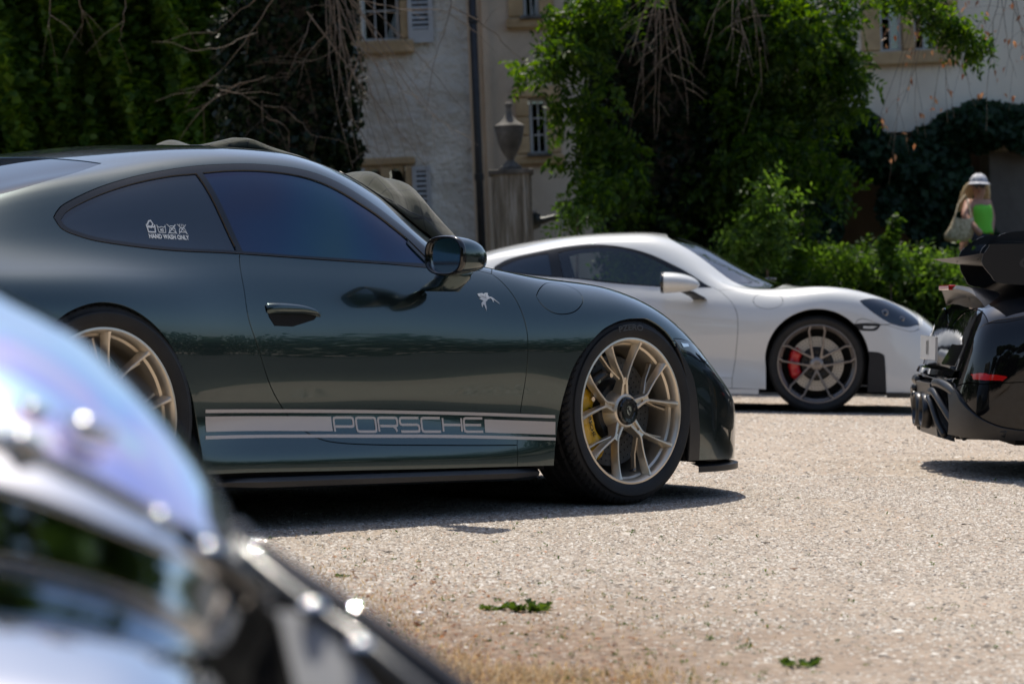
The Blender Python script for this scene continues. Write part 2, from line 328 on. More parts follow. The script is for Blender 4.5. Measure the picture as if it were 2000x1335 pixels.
def resample(poly, step, closed=True):
    P = np.asarray(poly, float); Q = np.concatenate([P, P[:1]]) if closed else P; out = []
    for a, b in zip(Q[:-1], Q[1:]):
        k = max(1, int(np.ceil(np.linalg.norm(b-a)/step)))
        for i in range(k): out.append(a+(b-a)*i/k)
    if not closed: out.append(P[-1])
    return np.array(out)
def triangulate(polys, extra, eps=1e-5):
    pts, ed = [], []
    for P in polys:
        o = len(pts); n = len(P); pts += [tuple(p) for p in P]; ed += [(o+i, o+(i+1) % n) for i in range(n)]
    pts += [tuple(p) for p in extra]
    r = delaunay_2d_cdt([Vector(p) for p in pts], ed, [], 0, eps, False)
    V = np.array([tuple(v) for v in r[0]]); T = [f for f in r[2] if len(f) == 3]
    for f in r[2]:
        if len(f) > 3:
            for k in range(1, len(f)-1): T.append((f[0], f[k], f[k+1]))
    T = np.array(T); a, b, c = V[T[:, 0]], V[T[:, 1]], V[T[:, 2]]
    ar = (b[:, 0]-a[:, 0])*(c[:, 1]-a[:, 1])-(b[:, 1]-a[:, 1])*(c[:, 0]-a[:, 0])
    T[ar < 0] = T[ar < 0][:, ::-1]; T = T[np.abs(ar) > 1e-10]
    return V, T
def gridpts(lo, hi, step, polys, clear):
    X, Y = np.meshgrid(np.arange(lo[0], hi[0], step), np.arange(lo[1], hi[1], step), indexing='ij')
    X = X + (np.arange(X.shape[1]) % 2)*step*0.5
    G = np.stack([X.ravel(), Y.ravel()], 1)
    B = np.concatenate([np.asarray(p) for p in polys]); cell = clear; occ = set()
    for x, y in B:
        i, j = int(math.floor(x/cell)), int(math.floor(y/cell))
        for a in (-1, 0, 1):
            for b in (-1, 0, 1): occ.add((i+a, j+b))
    keep = [(int(math.floor(x/cell)), int(math.floor(y/cell))) not in occ for x, y in G]
    return G[np.array(keep)]
# ---------------------------------------------------------------- body surfaces
def pchip(xk, yk, xq):
    xk = np.asarray(xk, float); yk = np.asarray(yk, float); xq = np.asarray(xq, float)
    h = np.diff(xk); d = np.diff(yk, axis=0) / h.reshape((-1,) + (1,) * (yk.ndim - 1))
    m = np.zeros_like(yk)
    a, b = d[:-1], d[1:]
    hh = h.reshape((-1,) + (1,) * (yk.ndim - 1))
    m[1:-1] = (a * hh[1:] + b * hh[:-1]) / (hh[1:] + hh[:-1])
    m[0] = d[0]; m[-1] = d[-1]
    i = np.clip(np.searchsorted(xk, xq, side='right') - 1, 0, len(xk) - 2)
    t = ((xq - xk[i]) / h[i]).reshape((-1,) + (1,) * (yk.ndim - 1)); H = h[i].reshape(t.shape)
    t2, t3 = t * t, t * t * t
    return (2*t3-3*t2+1)*yk[i] + (t3-2*t2+t)*H*m[i] + (-2*t3+3*t2)*yk[i+1] + (t3-t2)*H*m[i+1]

def gauss(A, sig, axis):
    n = int(3 * sig) + 1
    k = np.exp(-0.5 * (np.arange(-n, n + 1) / sig) ** 2); k /= k.sum()
    A = np.moveaxis(A, axis, 0)
    first = 2 * A[:1] - A[1:n + 1][::-1]; last = 2 * A[-1:] - A[-n - 1:-1][::-1]
    P = np.concatenate([first, A, last], 0)
    out = sum(k[i] * P[i:i + len(A)] for i in range(2 * n + 1))
    return np.moveaxis(out, 0, axis)

class Surf:
    """Half body (right side, y < 0): rows of (y, z) sections at stations x, from sill to centre line."""
    def __init__(s, rows, du=0.01, nv=231, sigu=0.05, sigv=4.0, deform=None):
        xs = sorted(rows); K = len(rows[xs[0]])
        assert all(len(rows[x]) == K for x in xs), [(x, len(rows[x])) for x in xs]
        G = np.array([rows[x] for x in xs], float)              # S,K,2
        X = np.arange(xs[0], xs[-1] + 1e-6, du)
        D = pchip(xs, G, X)                                     # NU,K,2
        ref = G[:, :, :].mean(0); L = np.r_[0, np.cumsum(np.hypot(*(np.diff(ref, axis=0).T)))]; tk = L / L[-1]
        v = np.linspace(0, 1, nv)
        E = pchip(tk, np.moveaxis(D, 1, 0), v)                  # NV,NU,2
        E = np.moveaxis(E, 0, 1)
        yc = E[:, -1, 0].copy()
        # mirror across the centre line so smoothing keeps it flat
        M = np.concatenate([E, np.stack([-E[:, -2::-1, 0], E[:, -2::-1, 1]], 2)], 1)
        M = gauss(M, sigv, 1); E = M[:, :nv]
        E = gauss(E, sigu / du, 0); E[:, -1, 0] = 0
        P = np.zeros(E.shape[:2] + (3,)); P[:, :, 0] = X[:, None]; P[:, :, 1] = -E[:, :, 0]; P[:, :, 2] = E[:, :, 1]
        s.X, s.v, s.x0, s.du, s.nv, s.LEN = X, v, X[0], du, nv, L[-1]
        if deform is not None: P = deform(P, v)
        s.P = P
        a = np.gradient(P, axis=0); b = np.gradient(P, axis=1); n = np.cross(a, b)
        n /= np.maximum(np.linalg.norm(n, axis=2, keepdims=True), 1e-9)
        s.N = n
    def _ij(s, u, v):
        fu = np.clip((np.asarray(u, float) - s.x0) / s.du, 0, len(s.X) - 1.001); fv = np.clip(np.asarray(v, float), 0, 1) * (s.nv - 1)
        fv = np.minimum(fv, s.nv - 1.001)
        i = fu.astype(int); j = fv.astype(int); return i, j, (fu - i)[..., None], (fv - j)[..., None]
    def at(s, u, v):
        i, j, a, b = s._ij(u, v)
        f = lambda A: (A[i, j]*(1-a) + A[i+1, j]*a)*(1-b) + (A[i, j+1]*(1-a) + A[i+1, j+1]*a)*b
        n = f(s.N); return f(s.P), n / np.maximum(np.linalg.norm(n, axis=-1, keepdims=True), 1e-9)
    def vz(s, x, z, comp=2, lo=0.0, hi=1.0):
        """v on the section at x where the height (comp 2) or the half width (comp 1, from the outside in) reaches z"""
        i = int(np.clip(round((x - s.x0) / s.du), 0, len(s.X) - 1)); c = s.P[i, :, comp]
        if comp == 1: c = c  # y runs from -w to 0
        for k in range(int(lo*(s.nv-1)), int(hi*(s.nv-1))):
            if (c[k] - z) * (c[k+1] - z) <= 0 and c[k] != c[k+1]: return (k + (z - c[k]) / (c[k+1] - c[k])) / (s.nv - 1)
        k = int(lo*(s.nv-1)) + np.abs(c[int(lo*(s.nv-1)):int(hi*(s.nv-1))+1] - z).argmin(); return k / (s.nv - 1)
GREEN = {
-1.08: [(.420,.340),(.450,.380),(.470,.420),(.500,.480),(.520,.560),(.520,.640),(.510,.700),(.490,.750),(.460,.790),(.420,.810),(.370,.825),(.310,.835),(.240,.840),(.120,.845),(0,.845)],
-1: [(.680,.270),(.700,.320),(.710,.360),(.730,.440),(.745,.540),(.745,.630),(.730,.700),(.700,.750),(.660,.790),(.600,.820),(.530,.840),(.450,.850),(.350,.860),(.180,.865),(0,.865)],
-0.85: [(.820,.220),(.830,.270),(.835,.320),(.850,.410),(.865,.520),(.860,.620),(.840,.700),(.800,.760),(.740,.805),(.670,.835),(.600,.855),(.510,.870),(.390,.885),(.200,.895),(0,.900)],
-0.6: [(.880,.190),(.885,.240),(.890,.290),(.900,.370),(.910,.500),(.910,.620),(.900,.710),(.860,.780),(.790,.830),(.710,.865),(.630,.895),(.540,.925),(.420,.955),(.220,.980),(0,.990)],
-0.3: [(.905,.180),(.907,.230),(.910,.280),(.915,.360),(.922,.500),(.925,.620),(.917,.715),(.875,.785),(.790,.835),(.715,.885),(.650,.940),(.565,1.000),(.450,1.025),(.240,1.055),(0,1.068)],
0: [(.912,.182),(.914,.235),(.916,.285),(.918,.360),(.925,.500),(.926,.620),(.918,.715),(.875,.790),(.790,.845),(.725,.905),(.665,.985),(.585,1.075),(.475,1.100),(.250,1.130),(0,1.142)],
0.3: [(.912,.187),(.912,.235),(.905,.285),(.898,.360),(.903,.490),(.903,.610),(.890,.710),(.855,.785),(.790,.848),(.730,.925),(.673,1.030),(.592,1.125),(.495,1.158),(.270,1.193),(0,1.205)],
0.6: [(.893,.185),(.893,.235),(.872,.285),(.855,.360),(.862,.490),(.862,.610),(.848,.710),(.818,.795),(.768,.872),(.728,.955),(.675,1.068),(.603,1.168),(.515,1.209),(.280,1.236),(0,1.248)],
0.9: [(.884,.178),(.884,.232),(.862,.282),(.842,.360),(.851,.490),(.850,.610),(.835,.710),(.806,.795),(.762,.866),(.727,.955),(.678,1.078),(.607,1.185),(.520,1.229),(.280,1.257),(0,1.267)],
1.2: [(.882,.172),(.882,.228),(.862,.278),(.843,.360),(.852,.490),(.851,.610),(.837,.710),(.808,.790),(.764,.860),(.730,.940),(.685,1.055),(.612,1.160),(.520,1.212),(.280,1.250),(0,1.264)],
1.5: [(.882,.166),(.882,.222),(.864,.272),(.850,.360),(.861,.490),(.862,.610),(.846,.710),(.815,.785),(.768,.852),(.737,.905),(.697,.965),(.632,1.032),(.545,1.104),(.300,1.187),(0,1.207)],
1.7: [(.884,.163),(.884,.218),(.870,.266),(.860,.360),(.874,.490),(.876,.600),(.860,.700),(.828,.778),(.778,.842),(.745,.873),(.708,.890),(.660,.910),(.575,.973),(.320,1.080),(0,1.110)],
1.9: [(.888,.160),(.888,.215),(.880,.262),(.875,.360),(.890,.490),(.894,.600),(.877,.695),(.842,.770),(.788,.833),(.745,.853),(.705,.860),(.660,.865),(.590,.875),(.350,.970),(0,1.007)],
2.1: [(.892,.157),(.893,.210),(.890,.260),(.893,.360),(.906,.490),(.908,.600),(.892,.690),(.855,.760),(.795,.813),(.745,.830),(.700,.838),(.640,.843),(.550,.850),(.340,.885),(0,.910)],
2.3: [(.897,.155),(.900,.210),(.902,.260),(.907,.360),(.916,.490),(.918,.600),(.904,.690),(.866,.750),(.800,.798),(.745,.817),(.690,.821),(.620,.819),(.520,.819),(.310,.834),(0,.844)],
2.457: [(.900,.152),(.903,.210),(.906,.260),(.911,.360),(.918,.490),(.919,.600),(.905,.690),(.868,.745),(.800,.787),(.740,.806),(.680,.809),(.600,.802),(.490,.796),(.280,.802),(0,.809)],
2.8: [(.893,.150),(.898,.200),(.900,.250),(.902,.340),(.904,.460),(.902,.545),(.887,.600),(.852,.650),(.790,.687),(.730,.707),(.660,.710),(.570,.702),(.460,.694),(.250,.694),(0,.697)],
3: [(.872,.147),(.874,.198),(.876,.244),(.877,.305),(.877,.388),(.872,.449),(.855,.489),(.820,.532),(.765,.563),(.700,.582),(.630,.588),(.540,.588),(.430,.585),(.230,.584),(0,.587)],
3.12: [(.838,.143),(.840,.193),(.841,.239),(.842,.286),(.840,.360),(.832,.404),(.812,.435),(.780,.468),(.730,.493),(.670,.512),(.600,.522),(.510,.527),(.400,.530),(.210,.535),(0,.538)],
3.22: [(.790,.140),(.792,.189),(.793,.235),(.793,.278),(.790,.337),(.780,.374),(.760,.400),(.730,.426),(.685,.445),(.630,.461),(.560,.472),(.480,.480),(.380,.489),(.200,.499),(0,.503)],
3.33: [(.690,.140),(.692,.184),(.693,.226),(.692,.266),(.685,.304),(.672,.332),(.650,.349),(.620,.366),(.585,.382),(.540,.394),(.480,.405),(.410,.417),(.320,.427),(.170,.445),(0,.451)],
3.42: [(.550,.140),(.552,.179),(.552,.213),(.550,.246),(.543,.277),(.530,.299),(.510,.315),(.485,.329),(.455,.342),(.420,.352),(.375,.363),(.320,.372),(.250,.382),(.130,.394),(0,.399)],
3.49: [(.360,.140),(.360,.175),(.360,.200),(.358,.230),(.353,.250),(.343,.270),(.330,.285),(.310,.300),(.290,.310),(.265,.320),(.235,.330),(.200,.340),(.155,.348),(.080,.355),(0,.360)],
}
def white_rows():
    R = {}
    for x, r in GREEN.items():
        X = round(float(np.interp(x, [-1.08, -.3, 0, 2.1, 2.457, 3.49], [-.95, -.08, .17, 2.25, 2.50, 3.42])), 3)
        if X < 2.24: R[X] = [(y*.972, z) for y, z in r]
    def sh(x, d):
        k = min(R, key=lambda q: abs(q-x)); R[k] = [(y, z+d.get(i, 0)) for i, (y, z) in enumerate(R[k])]
    sh(1.35, {12: .004, 13: .003, 14: .003}); sh(1.65, {11: -.01, 12: -.028, 13: -.02, 14: -.02}); sh(1.85, {11: -.02, 12: -.035, 13: -.03, 14: -.03}); sh(2.05, {12: -.01, 13: -.02, 14: -.02})
    R[2.25] = [(.875,.157),(.876,.21),(.874,.26),(.875,.36),(.888,.50),(.892,.62),(.876,.71),(.84,.785),(.78,.84),(.73,.862),(.68,.868),(.62,.868),(.53,.872),(.32,.895),(0,.91)]
    R[2.5] = [(.882,.155),(.885,.21),(.886,.26),(.889,.36),(.90,.50),(.903,.62),(.888,.715),(.852,.785),(.79,.83),(.73,.845),(.67,.845),(.59,.835),(.48,.825),(.27,.83),(0,.84)]
    R[2.8] = [(.878,.15),(.881,.2),(.884,.26),(.886,.36),(.886,.49),(.883,.60),(.868,.68),(.834,.745),(.78,.785),(.72,.80),(.655,.80),(.57,.79),(.46,.78),(.26,.785),(0,.79)]
    R[3.0] = [(.862,.15),(.865,.2),(.867,.26),(.867,.35),(.864,.46),(.855,.55),(.84,.62),(.806,.68),(.755,.718),(.70,.733),(.635,.738),(.55,.736),(.44,.733),(.25,.738),(0,.743)]
    R[3.15] = [(.82,.15),(.823,.2),(.825,.26),(.822,.33),(.815,.42),(.805,.49),(.788,.55),(.755,.605),(.71,.64),(.655,.66),(.60,.67),(.52,.675),(.42,.68),(.23,.69),(0,.695)]
    R[3.28] = [(.74,.15),(.743,.2),(.745,.26),(.74,.32),(.73,.39),(.72,.45),(.70,.50),(.672,.54),(.635,.57),(.585,.588),(.53,.598),(.46,.607),(.37,.615),(.20,.625),(0,.63)]
    R[3.38] = [(.62,.15),(.622,.19),(.62,.24),(.615,.30),(.605,.36),(.59,.41),(.575,.45),(.55,.48),(.52,.50),(.48,.515),(.43,.525),(.37,.533),(.30,.54),(.16,.55),(0,.555)]
    R[3.46] = [(.40,.15),(.40,.19),(.40,.23),(.395,.28),(.385,.33),(.375,.37),(.36,.40),(.345,.42),(.325,.435),(.30,.445),(.27,.453),(.23,.46),(.185,.466),(.1,.473),(0,.478)]
    for k in R:
        if k > 2.4: R[k] = [(y, z+(.042 if k < 2.6 else .052)*min(1, max(0, (z-.42)/.25))) for y, z in R[k]]
    return R
def black_rows():
    R = {x: GREEN[x] for x in GREEN if x > -.7}
    R[-1.10] = [(.58,.20),(.60,.225),(.61,.26),(.61,.30),(.60,.34),(.57,.375),(.53,.395),(.48,.405),(.42,.41),(.36,.415),(.30,.415),(.24,.415),(.18,.415),(.09,.415),(0,.415)]
    R[-1.06] = [(.70,.195),(.73,.225),(.745,.26),(.745,.33),(.735,.40),(.71,.46),(.67,.50),(.62,.52),(.56,.535),(.49,.54),(.42,.545),(.34,.545),(.26,.545),(.13,.545),(0,.545)]
    R[-1.01] = [(.77,.19),(.80,.225),(.815,.27),(.82,.36),(.815,.47),(.795,.57),(.765,.64),(.725,.685),(.67,.715),(.60,.735),(.53,.745),(.43,.75),(.33,.755),(.17,.76),(0,.76)]
    R[-.94] = [(.815,.19),(.84,.225),(.85,.28),(.855,.38),(.85,.50),(.835,.61),(.805,.69),(.765,.74),(.705,.775),(.635,.795),(.56,.81),(.46,.82),(.35,.83),(.18,.835),(0,.84)]
    R[-.82] = [(.85,.19),(.865,.225),(.872,.28),(.88,.40),(.885,.52),(.875,.63),(.85,.71),(.81,.765),(.75,.805),(.675,.835),(.60,.855),(.51,.87),(.39,.885),(.2,.895),(0,.90)]
    return R
# ---------------------------------------------------------------- car bodies cut into panels
def side(S, *segs, n=6):
    out = []
    for seg in segs:
        K = []
        for q in seg:
            if len(q) == 2: K.append((q[0], S.vz(q[0], q[1])*S.LEN))
            elif q[2] == 'v': K.append((q[0], q[1]*S.LEN))
            else: K.append((q[0], S.vz(q[0], q[1], 1, 0.45)*S.LEN))
        c = curve(K, n) if len(K) > 2 else np.array(K)
        out += [tuple(p) for p in c]
    res = [out[0]]
    for p in out[1:]:
        if math.hypot(p[0]-res[-1][0], p[1]-res[-1][1]) > 1e-4: res.append(p)
    if math.hypot(res[0][0]-res[-1][0], res[0][1]-res[-1][1]) < 1e-4: res.pop()
    return res
def lift(S, V2, off=0.0):
    P, N = S.at(V2[:, 0], V2[:, 1]/S.LEN); return P + N*off, N
def emit(name, P, N, T, mat, parent, mode):
    """mode: 'right' only, 'pair' (a copy for the other side), 'join' (both halves in one mesh)"""
    T = np.asarray(T)
    mir = np.array([1, -1, 1.0])
    if mode == 'join':
        P2 = np.concatenate([P, P*mir]); N2 = np.concatenate([N, N*mir]); T2 = np.concatenate([T, T[:, ::-1]+len(P)])
        return obj(name, mesh(name, P2, T2, mat, True, N2), parent)
    o = obj(name, mesh(name, P, T, mat, True, N), parent)
    if mode == 'pair': obj(name, mesh(name, P*mir, T[:, ::-1].copy(), mat, True, N*mir), parent)
    return o
def panel_mesh(S, V, T, off=0.0, gap=0.0018, depth=0.012, smax=None):
    """triangles T of the (u, s) points V as a panel with its edge drawn back and folded inwards"""
    used = np.unique(T); idx = -np.ones(len(V), int); idx[used] = np.arange(len(used)); V2 = V[used].copy(); T2 = idx[T]
    E = {}
    for t in T2:
        for a, b in ((t[0], t[1]), (t[1], t[2]), (t[2], t[0])): E[(a, b)] = 1
    B = [(a, b) for (a, b) in E if (b, a) not in E]
    B = [(a, b) for a, b in B if not (V2[a, 1] > S.LEN-1e-4 and V2[b, 1] > S.LEN-1e-4)]
    nrm = np.zeros_like(V2)
    for a, b in B:
        d = V2[b]-V2[a]; q = np.array([-d[1], d[0]]); q /= np.linalg.norm(q)+1e-12; nrm[a] += q; nrm[b] += q
    ln = np.linalg.norm(nrm, axis=1); m = ln > 1e-6; nrm[m] /= ln[m][:, None]
    V0 = V2.copy(); V2 += nrm*gap
    V2[:, 1] = np.minimum(V2[:, 1], S.LEN)
    P, N = lift(S, V2, off)
    if depth > 0 and B:
        bv = sorted({i for e in B for i in e}); k = {i: j for j, i in enumerate(bv)}; bi = np.array(bv)
        Pin, _ = lift(S, V2[bi]+nrm[bi]*0.004, off); out = P[bi]-Pin; out /= np.linalg.norm(out, axis=1, keepdims=True)+1e-12
        o = len(P); L = len(bv)
        P = np.concatenate([P, P[bi], P[bi]-N[bi]*depth]); N = np.concatenate([N, out*0.8+N[bi]*0.6, out])
        F = []
        for a, b in B: F += [(o+k[b], o+k[a], o+L+k[a]), (o+k[b], o+L+k[a], o+L+k[b])]
        T2 = np.concatenate([T2, np.array(F)])
    return P, N, T2
def build_body(S, regions, parent, spacing=0.022, shell=('body_shell', None)):
    u0, u1 = S.X[0], S.X[-1]; L = S.LEN
    rect = resample([(u0, 0), (u1, 0), (u1, L), (u0, L)], 0.02)
    polys = [rect] + [resample(r['poly'], 0.014) for r in regions]
    V, T = triangulate(polys, gridpts((u0, 0), (u1, L), spacing, polys, 0.006), 2e-5)
    V[:, 1] = np.clip(V[:, 1], -1, L)
    c = V[T].mean(1); ok = (c[:, 0] > u0) & (c[:, 0] < u1) & (c[:, 1] > 0) & (c[:, 1] < L)
    T = T[ok]; c = c[ok]; V[:, 0] = np.clip(V[:, 0], u0, u1); V[:, 1] = np.clip(V[:, 1], 0, L)
    who = np.full(len(T), -1)
    for k in range(len(regions)-1, -1, -1): who[inpoly(c, regions[k]['poly'])] = k
    made = {}
    for k, r in enumerate(regions + [dict(name=shell[0], mat=shell[1], mode='join')]):
        if r.get('hole'): continue
        m = who == (k if k < len(regions) else -1)
        if not m.any(): continue
        P, N, F = panel_mesh(S, V, T[m], r.get('off', 0), r.get('gap', 0.0018), r.get('depth', 0.014))
        made[r['name']] = emit(r['name'], P, N, F, r['mat'], parent, r.get('mode', 'pair'))
    # dark liner under the panels
    solid = who == -1
    for k, r in enumerate(regions):
        if not r.get('hole') and not r.get('open'): solid |= who == k
    P, N = lift(S, V, -0.022); used = np.unique(T[solid]); idx = -np.ones(len(V), int); idx[used] = np.arange(len(used))
    emit('inner_liner', P[used], N[used], idx[T[solid]], M['void'], parent, 'join')
    return made
def decal(S, name, V2, F, mat, parent, off=0.0011, pair=False, raw=False):
    """flat print: V2 are (x, z) on the flank"""
    V2 = np.asarray(V2, float)
    us = V2 if raw else np.array([(x, S.vz(x, z)*S.LEN) for x, z in V2])
    P, N = lift(S, us, off)
    T = []
    for f in F:
        for k in range(1, len(f)-1): T.append((f[0], f[k], f[k+1]))
    T = np.array(T); a, b, c = us[T[:, 0]], us[T[:, 1]], us[T[:, 2]]
    ar = (b[:, 0]-a[:, 0])*(c[:, 1]-a[:, 1])-(b[:, 1]-a[:, 1])*(c[:, 0]-a[:, 0]); T[ar < 0] = T[ar < 0][:, ::-1]
    return emit(name, P, N, T, mat, parent, 'pair' if pair else 'right')
def decal_poly(S, name, poly, mat, parent, off=0.0011, step=0.02, pair=False):
    us = np.array([(x, S.vz(x, z)*S.LEN) for x, z in resample(poly, step)])
    V, T = triangulate([us], gridpts(us.min(0), us.max(0), step*1.5, [us], step*0.4)); T = T[inpoly(V[T].mean(1), us)]
    return decal(S, name, V, T, mat, parent, off, pair, raw=True)
def strokes(paths, w):
    """2D strokes with mitred joints; paths: lists of points (closed when first == last)"""
    V, F = [], []
    for P in paths:
        P = [np.array(p, float) for p in P]; closed = np.allclose(P[0], P[-1]) and len(P) > 2
        if closed: P = P[:-1]
        n = len(P); o = len(V)
        for i, p in enumerate(P):
            a = P[i-1] if (i > 0 or closed) else None; b = P[(i+1) % n] if (i < n-1 or closed) else None
            d0 = (p-a)/np.linalg.norm(p-a) if a is not None else None; d1 = (b-p)/np.linalg.norm(b-p) if b is not None else None
            if d0 is None: d0 = d1
            if d1 is None: d1 = d0
            t = d0+d1; t /= np.linalg.norm(t)+1e-9; nn = np.array([-t[1], t[0]]); m = w/2/max(0.4, np.dot(nn, [-d0[1], d0[0]]))
            V += [p+nn*m, p-nn*m]
        for i in range(n if closed else n-1):
            j = (i+1) % n; F.append((o+2*i, o+2*i+1, o+2*j+1, o+2*j))
    return np.array(V), F
def rounded(P, r, closed=False):
    P = [np.array(p, float) for p in P]; n = len(P); out = []
    for i, p in enumerate(P):
        if not closed and i in (0, n-1): out.append(p); continue
        a, b = P[i-1], P[(i+1) % n]; da = (a-p)/np.linalg.norm(a-p); db = (b-p)/np.linalg.norm(b-p)
        q0, q1 = p+da*r, p+db*r
        out += [q0, (q0+q1)/2*0.42+p*0.58, q1]
    if closed: out.append(out[0])
    return out
def text_mesh(s, size=1.0, bold=0.0, align='LEFT', shear=0.0, sx=1.0):
    cu = bpy.data.curves.new('t', 'FONT'); cu.body = s; cu.size = size; cu.offset = bold; cu.align_x = align; cu.shear = shear; cu.resolution_u = 3
    o = bpy.data.objects.new('t', cu); me = bpy.data.meshes.new_from_object(o)
    V = np.array([(v.co.x*sx, v.co.y) for v in me.vertices]); F = [tuple(p.vertices) for p in me.polygons]
    bpy.data.objects.remove(o); bpy.data.curves.remove(cu); bpy.data.meshes.remove(me); return V, F

# ---------------------------------------------------------------- wheels (axis along y, outer face towards -y)
def tyre_mesh(R, width, rr, blocks=72):
    """grooved tyre"""
    h = width/2; nA = blocks*6
    prof = []
    ctl = [(rr-0.006, -h+0.030), (rr+0.004, -h+0.012), (rr+0.020, -h+0.003), (rr+0.045, -h-0.001), ((rr+R)/2+0.01, -h+0.001), (R-0.028, -h+0.007), (R-0.014, -h+0.014), (R-0.005, -h+0.026)]
    side_ = curve(ctl, 4); tread = [(R-0.002+0.002*math.cos(math.pi*t/1.0*0), y) for t, y in [(0, yy) for yy in np.linspace(-h+0.034, h-0.034, 25)]]
    prof = [tuple(p) for p in side_] + tread + [(r, -y) for r, y in side_[::-1]]
    n0 = len(side_); L = len(prof); V = np.zeros((nA, L, 3))
    for k in range(nA):
        w = 2*math.pi*k/nA
        for j, (r, y) in enumerate(prof):
            if n0-5 <= j < L-n0+5:
                t = (y+h)/width
                for g in (0.24, 0.42, 0.60, 0.78):
                    if abs(t-g) < 0.022: r -= 0.007
                ph = (k+int(6*abs(t-0.5)*8)) % 6
                if ph == 0 and (t < 0.20 or t > 0.82 or 0.46 < t < 0.56): r -= 0.006
                elif (k % 12) in (0,) and 0.26 < t < 0.40: r -= 0.005
            V[k, j] = (r*math.cos(w), y, r*math.sin(w))
    V[:, :, 2] = np.maximum(V[:, :, 2], -R+0.004)
    i = np.arange(nA)[:, None]; j = np.arange(L-1)[None]; i2 = (i+1) % nA
    F = np.stack([i*L+j+0*i, i*L+j+1, i2*L+j+1, i2*L+j], -1).reshape(-1, 4)
    me = mesh('tyre', V.reshape(-1, 3), F, M['tyre'], True); me.set_sharp_from_angle(angle=math.radians(32)); return me
def beam(mb, pts, wf, wb, dep):
    """spoke: pts (x, z, d) centre line of its front face, d = distance inwards from the rim face"""
    P = [np.array((p[0], p[1])) for p in pts]; V = []; n = len(P)
    wf = np.broadcast_to(wf, (n,)); wb = np.broadcast_to(wb, (n,)); dep = np.broadcast_to(dep, (n,))
    for i, p in enumerate(P):
        t = P[min(i+1, n-1)]-P[max(i-1, 0)]; t /= np.linalg.norm(t); q = np.array([-t[1], t[0]]); d = pts[i][2]
        a, b = wf[i]/2, wb[i]/2; e = 0.0018
        for (o, dd) in ((a-e, d), (a, d+e), (b, d+dep[i]), (-b, d+dep[i]), (-a, d+e), (-a+e, d)):
            c = p+q*o; V.append((c[0], dd, c[1]))
    F = [(i*6+k, (i+1)*6+k, (i+1)*6+(k+1) % 6, i*6+(k+1) % 6) for i in range(n-1) for k in range(6)]
    F += [(5, 4, 3, 2, 1, 0)[::-1], tuple((n-1)*6+k for k in range(6))[::-1]]
    mb.add(V, F)
def disc_part(parent, name, r0, r1, y, th, mat, holes=True, hat=None, hole_mat=None):
    mb = MB(); mb.lathe([(r0, y), (r1, y), (r1, y+th), (r0, y+th), (r0, y)][::-1], 72, 'y'); d = mb.build(name, mat, parent, auto=30)
    if holes:
        hb = MB(); nrow = 5
        for k in range(48):
            for j in range(3):
                r = r0+(r1-r0)*(0.22+0.28*j); w = 2*math.pi*(k+0.33*j)/48
                cx, cz, rr = r*math.cos(w), r*math.sin(w), 0.0038
                hb.add([(cx+rr*math.cos(a), y-0.0006, cz+rr*math.sin(a)) for a in np.arange(6)*math.pi/3], [(0, 1, 2, 3, 4, 5)])
        tag(hb.build('drilled_hole', hole_mat or M['void'], d), kind='stuff')
    hb = MB(); hb.lathe([(0.0, y-0.03), (r0*0.86, y-0.03), (r0*0.95, y-0.012), (r0, y+0.002)][::-1], 48, 'y'); hb.build('disc_hat', hat or M['satin_black'], parent, auto=30)
    return d
def caliper_part(parent, mat, a0, a1, r0, r1, y0, y1, text=None, textcol=None, ribs=7):
    mb = MB(); n = 26; V = []; prof = None
    for i in range(n+1):
        t = i/n; w = math.radians(a0+(a1-a0)*t); e = min(1, min(t, 1-t)*7+0.25)
        lobes = 0.006*abs(math.sin(t*math.pi*3.0))
        ra, rb = r0+(1-e)*0.018, r1-(1-e)*0.022+lobes*0.5
        yo = y0+(1-e)*0.015+0.004*abs(math.cos(t*math.pi*3.0))
        for (r, y) in ((ra, y1), (ra, yo+0.016), (ra+0.012, yo+0.003), (ra+0.024, yo), (rb-0.022, yo+0.002), (rb-0.008, yo+0.012), (rb, yo+0.030), (rb, y1)):
            V.append((r*math.cos(w), y, r*math.sin(w)))
    F = [(i*8+k, i*8+(k+1) % 8, (i+1)*8+(k+1) % 8, (i+1)*8+k) for i in range(n) for k in range(8)] + [tuple(range(8))[::-1], tuple(n*8+k for k in range(8))]
    mb.add(V, F)
    for i in range(ribs):      # cast ribs on the outer edge
        w = math.radians(a0+(a1-a0)*(i+1)/(ribs+1)); c, s = math.cos(w), math.sin(w); r = r1-0.012
        mb.tube([(r*c, y0+0.006, r*s), ((r1+0.002)*c, y0+0.024, (r1+0.002)*s), ((r1+0.002)*c, y1-0.01, (r1+0.002)*s)], 0.0055, 6)
    cal = mb.build('caliper', mat, parent, auto=38)
    if text:
        V, F = text_mesh(text, 0.021, 0.0004, 'CENTER', sx=1.25); mid = math.radians((a0+a1)/2-3); P = []
        for x, z in V:
            w = mid - x/0.165 if mid > math.pi/2 else mid + x/0.165
            w = mid + x/0.165
            r = (r0+r1)/2-0.004+(-z if True else z); P.append((r*math.cos(w), y0-0.0035+0.004*0, r*math.sin(w)))
        obj('caliper_lettering', mesh('caliper_lettering', P, F, textcol or M['void']), parent)
    return cal
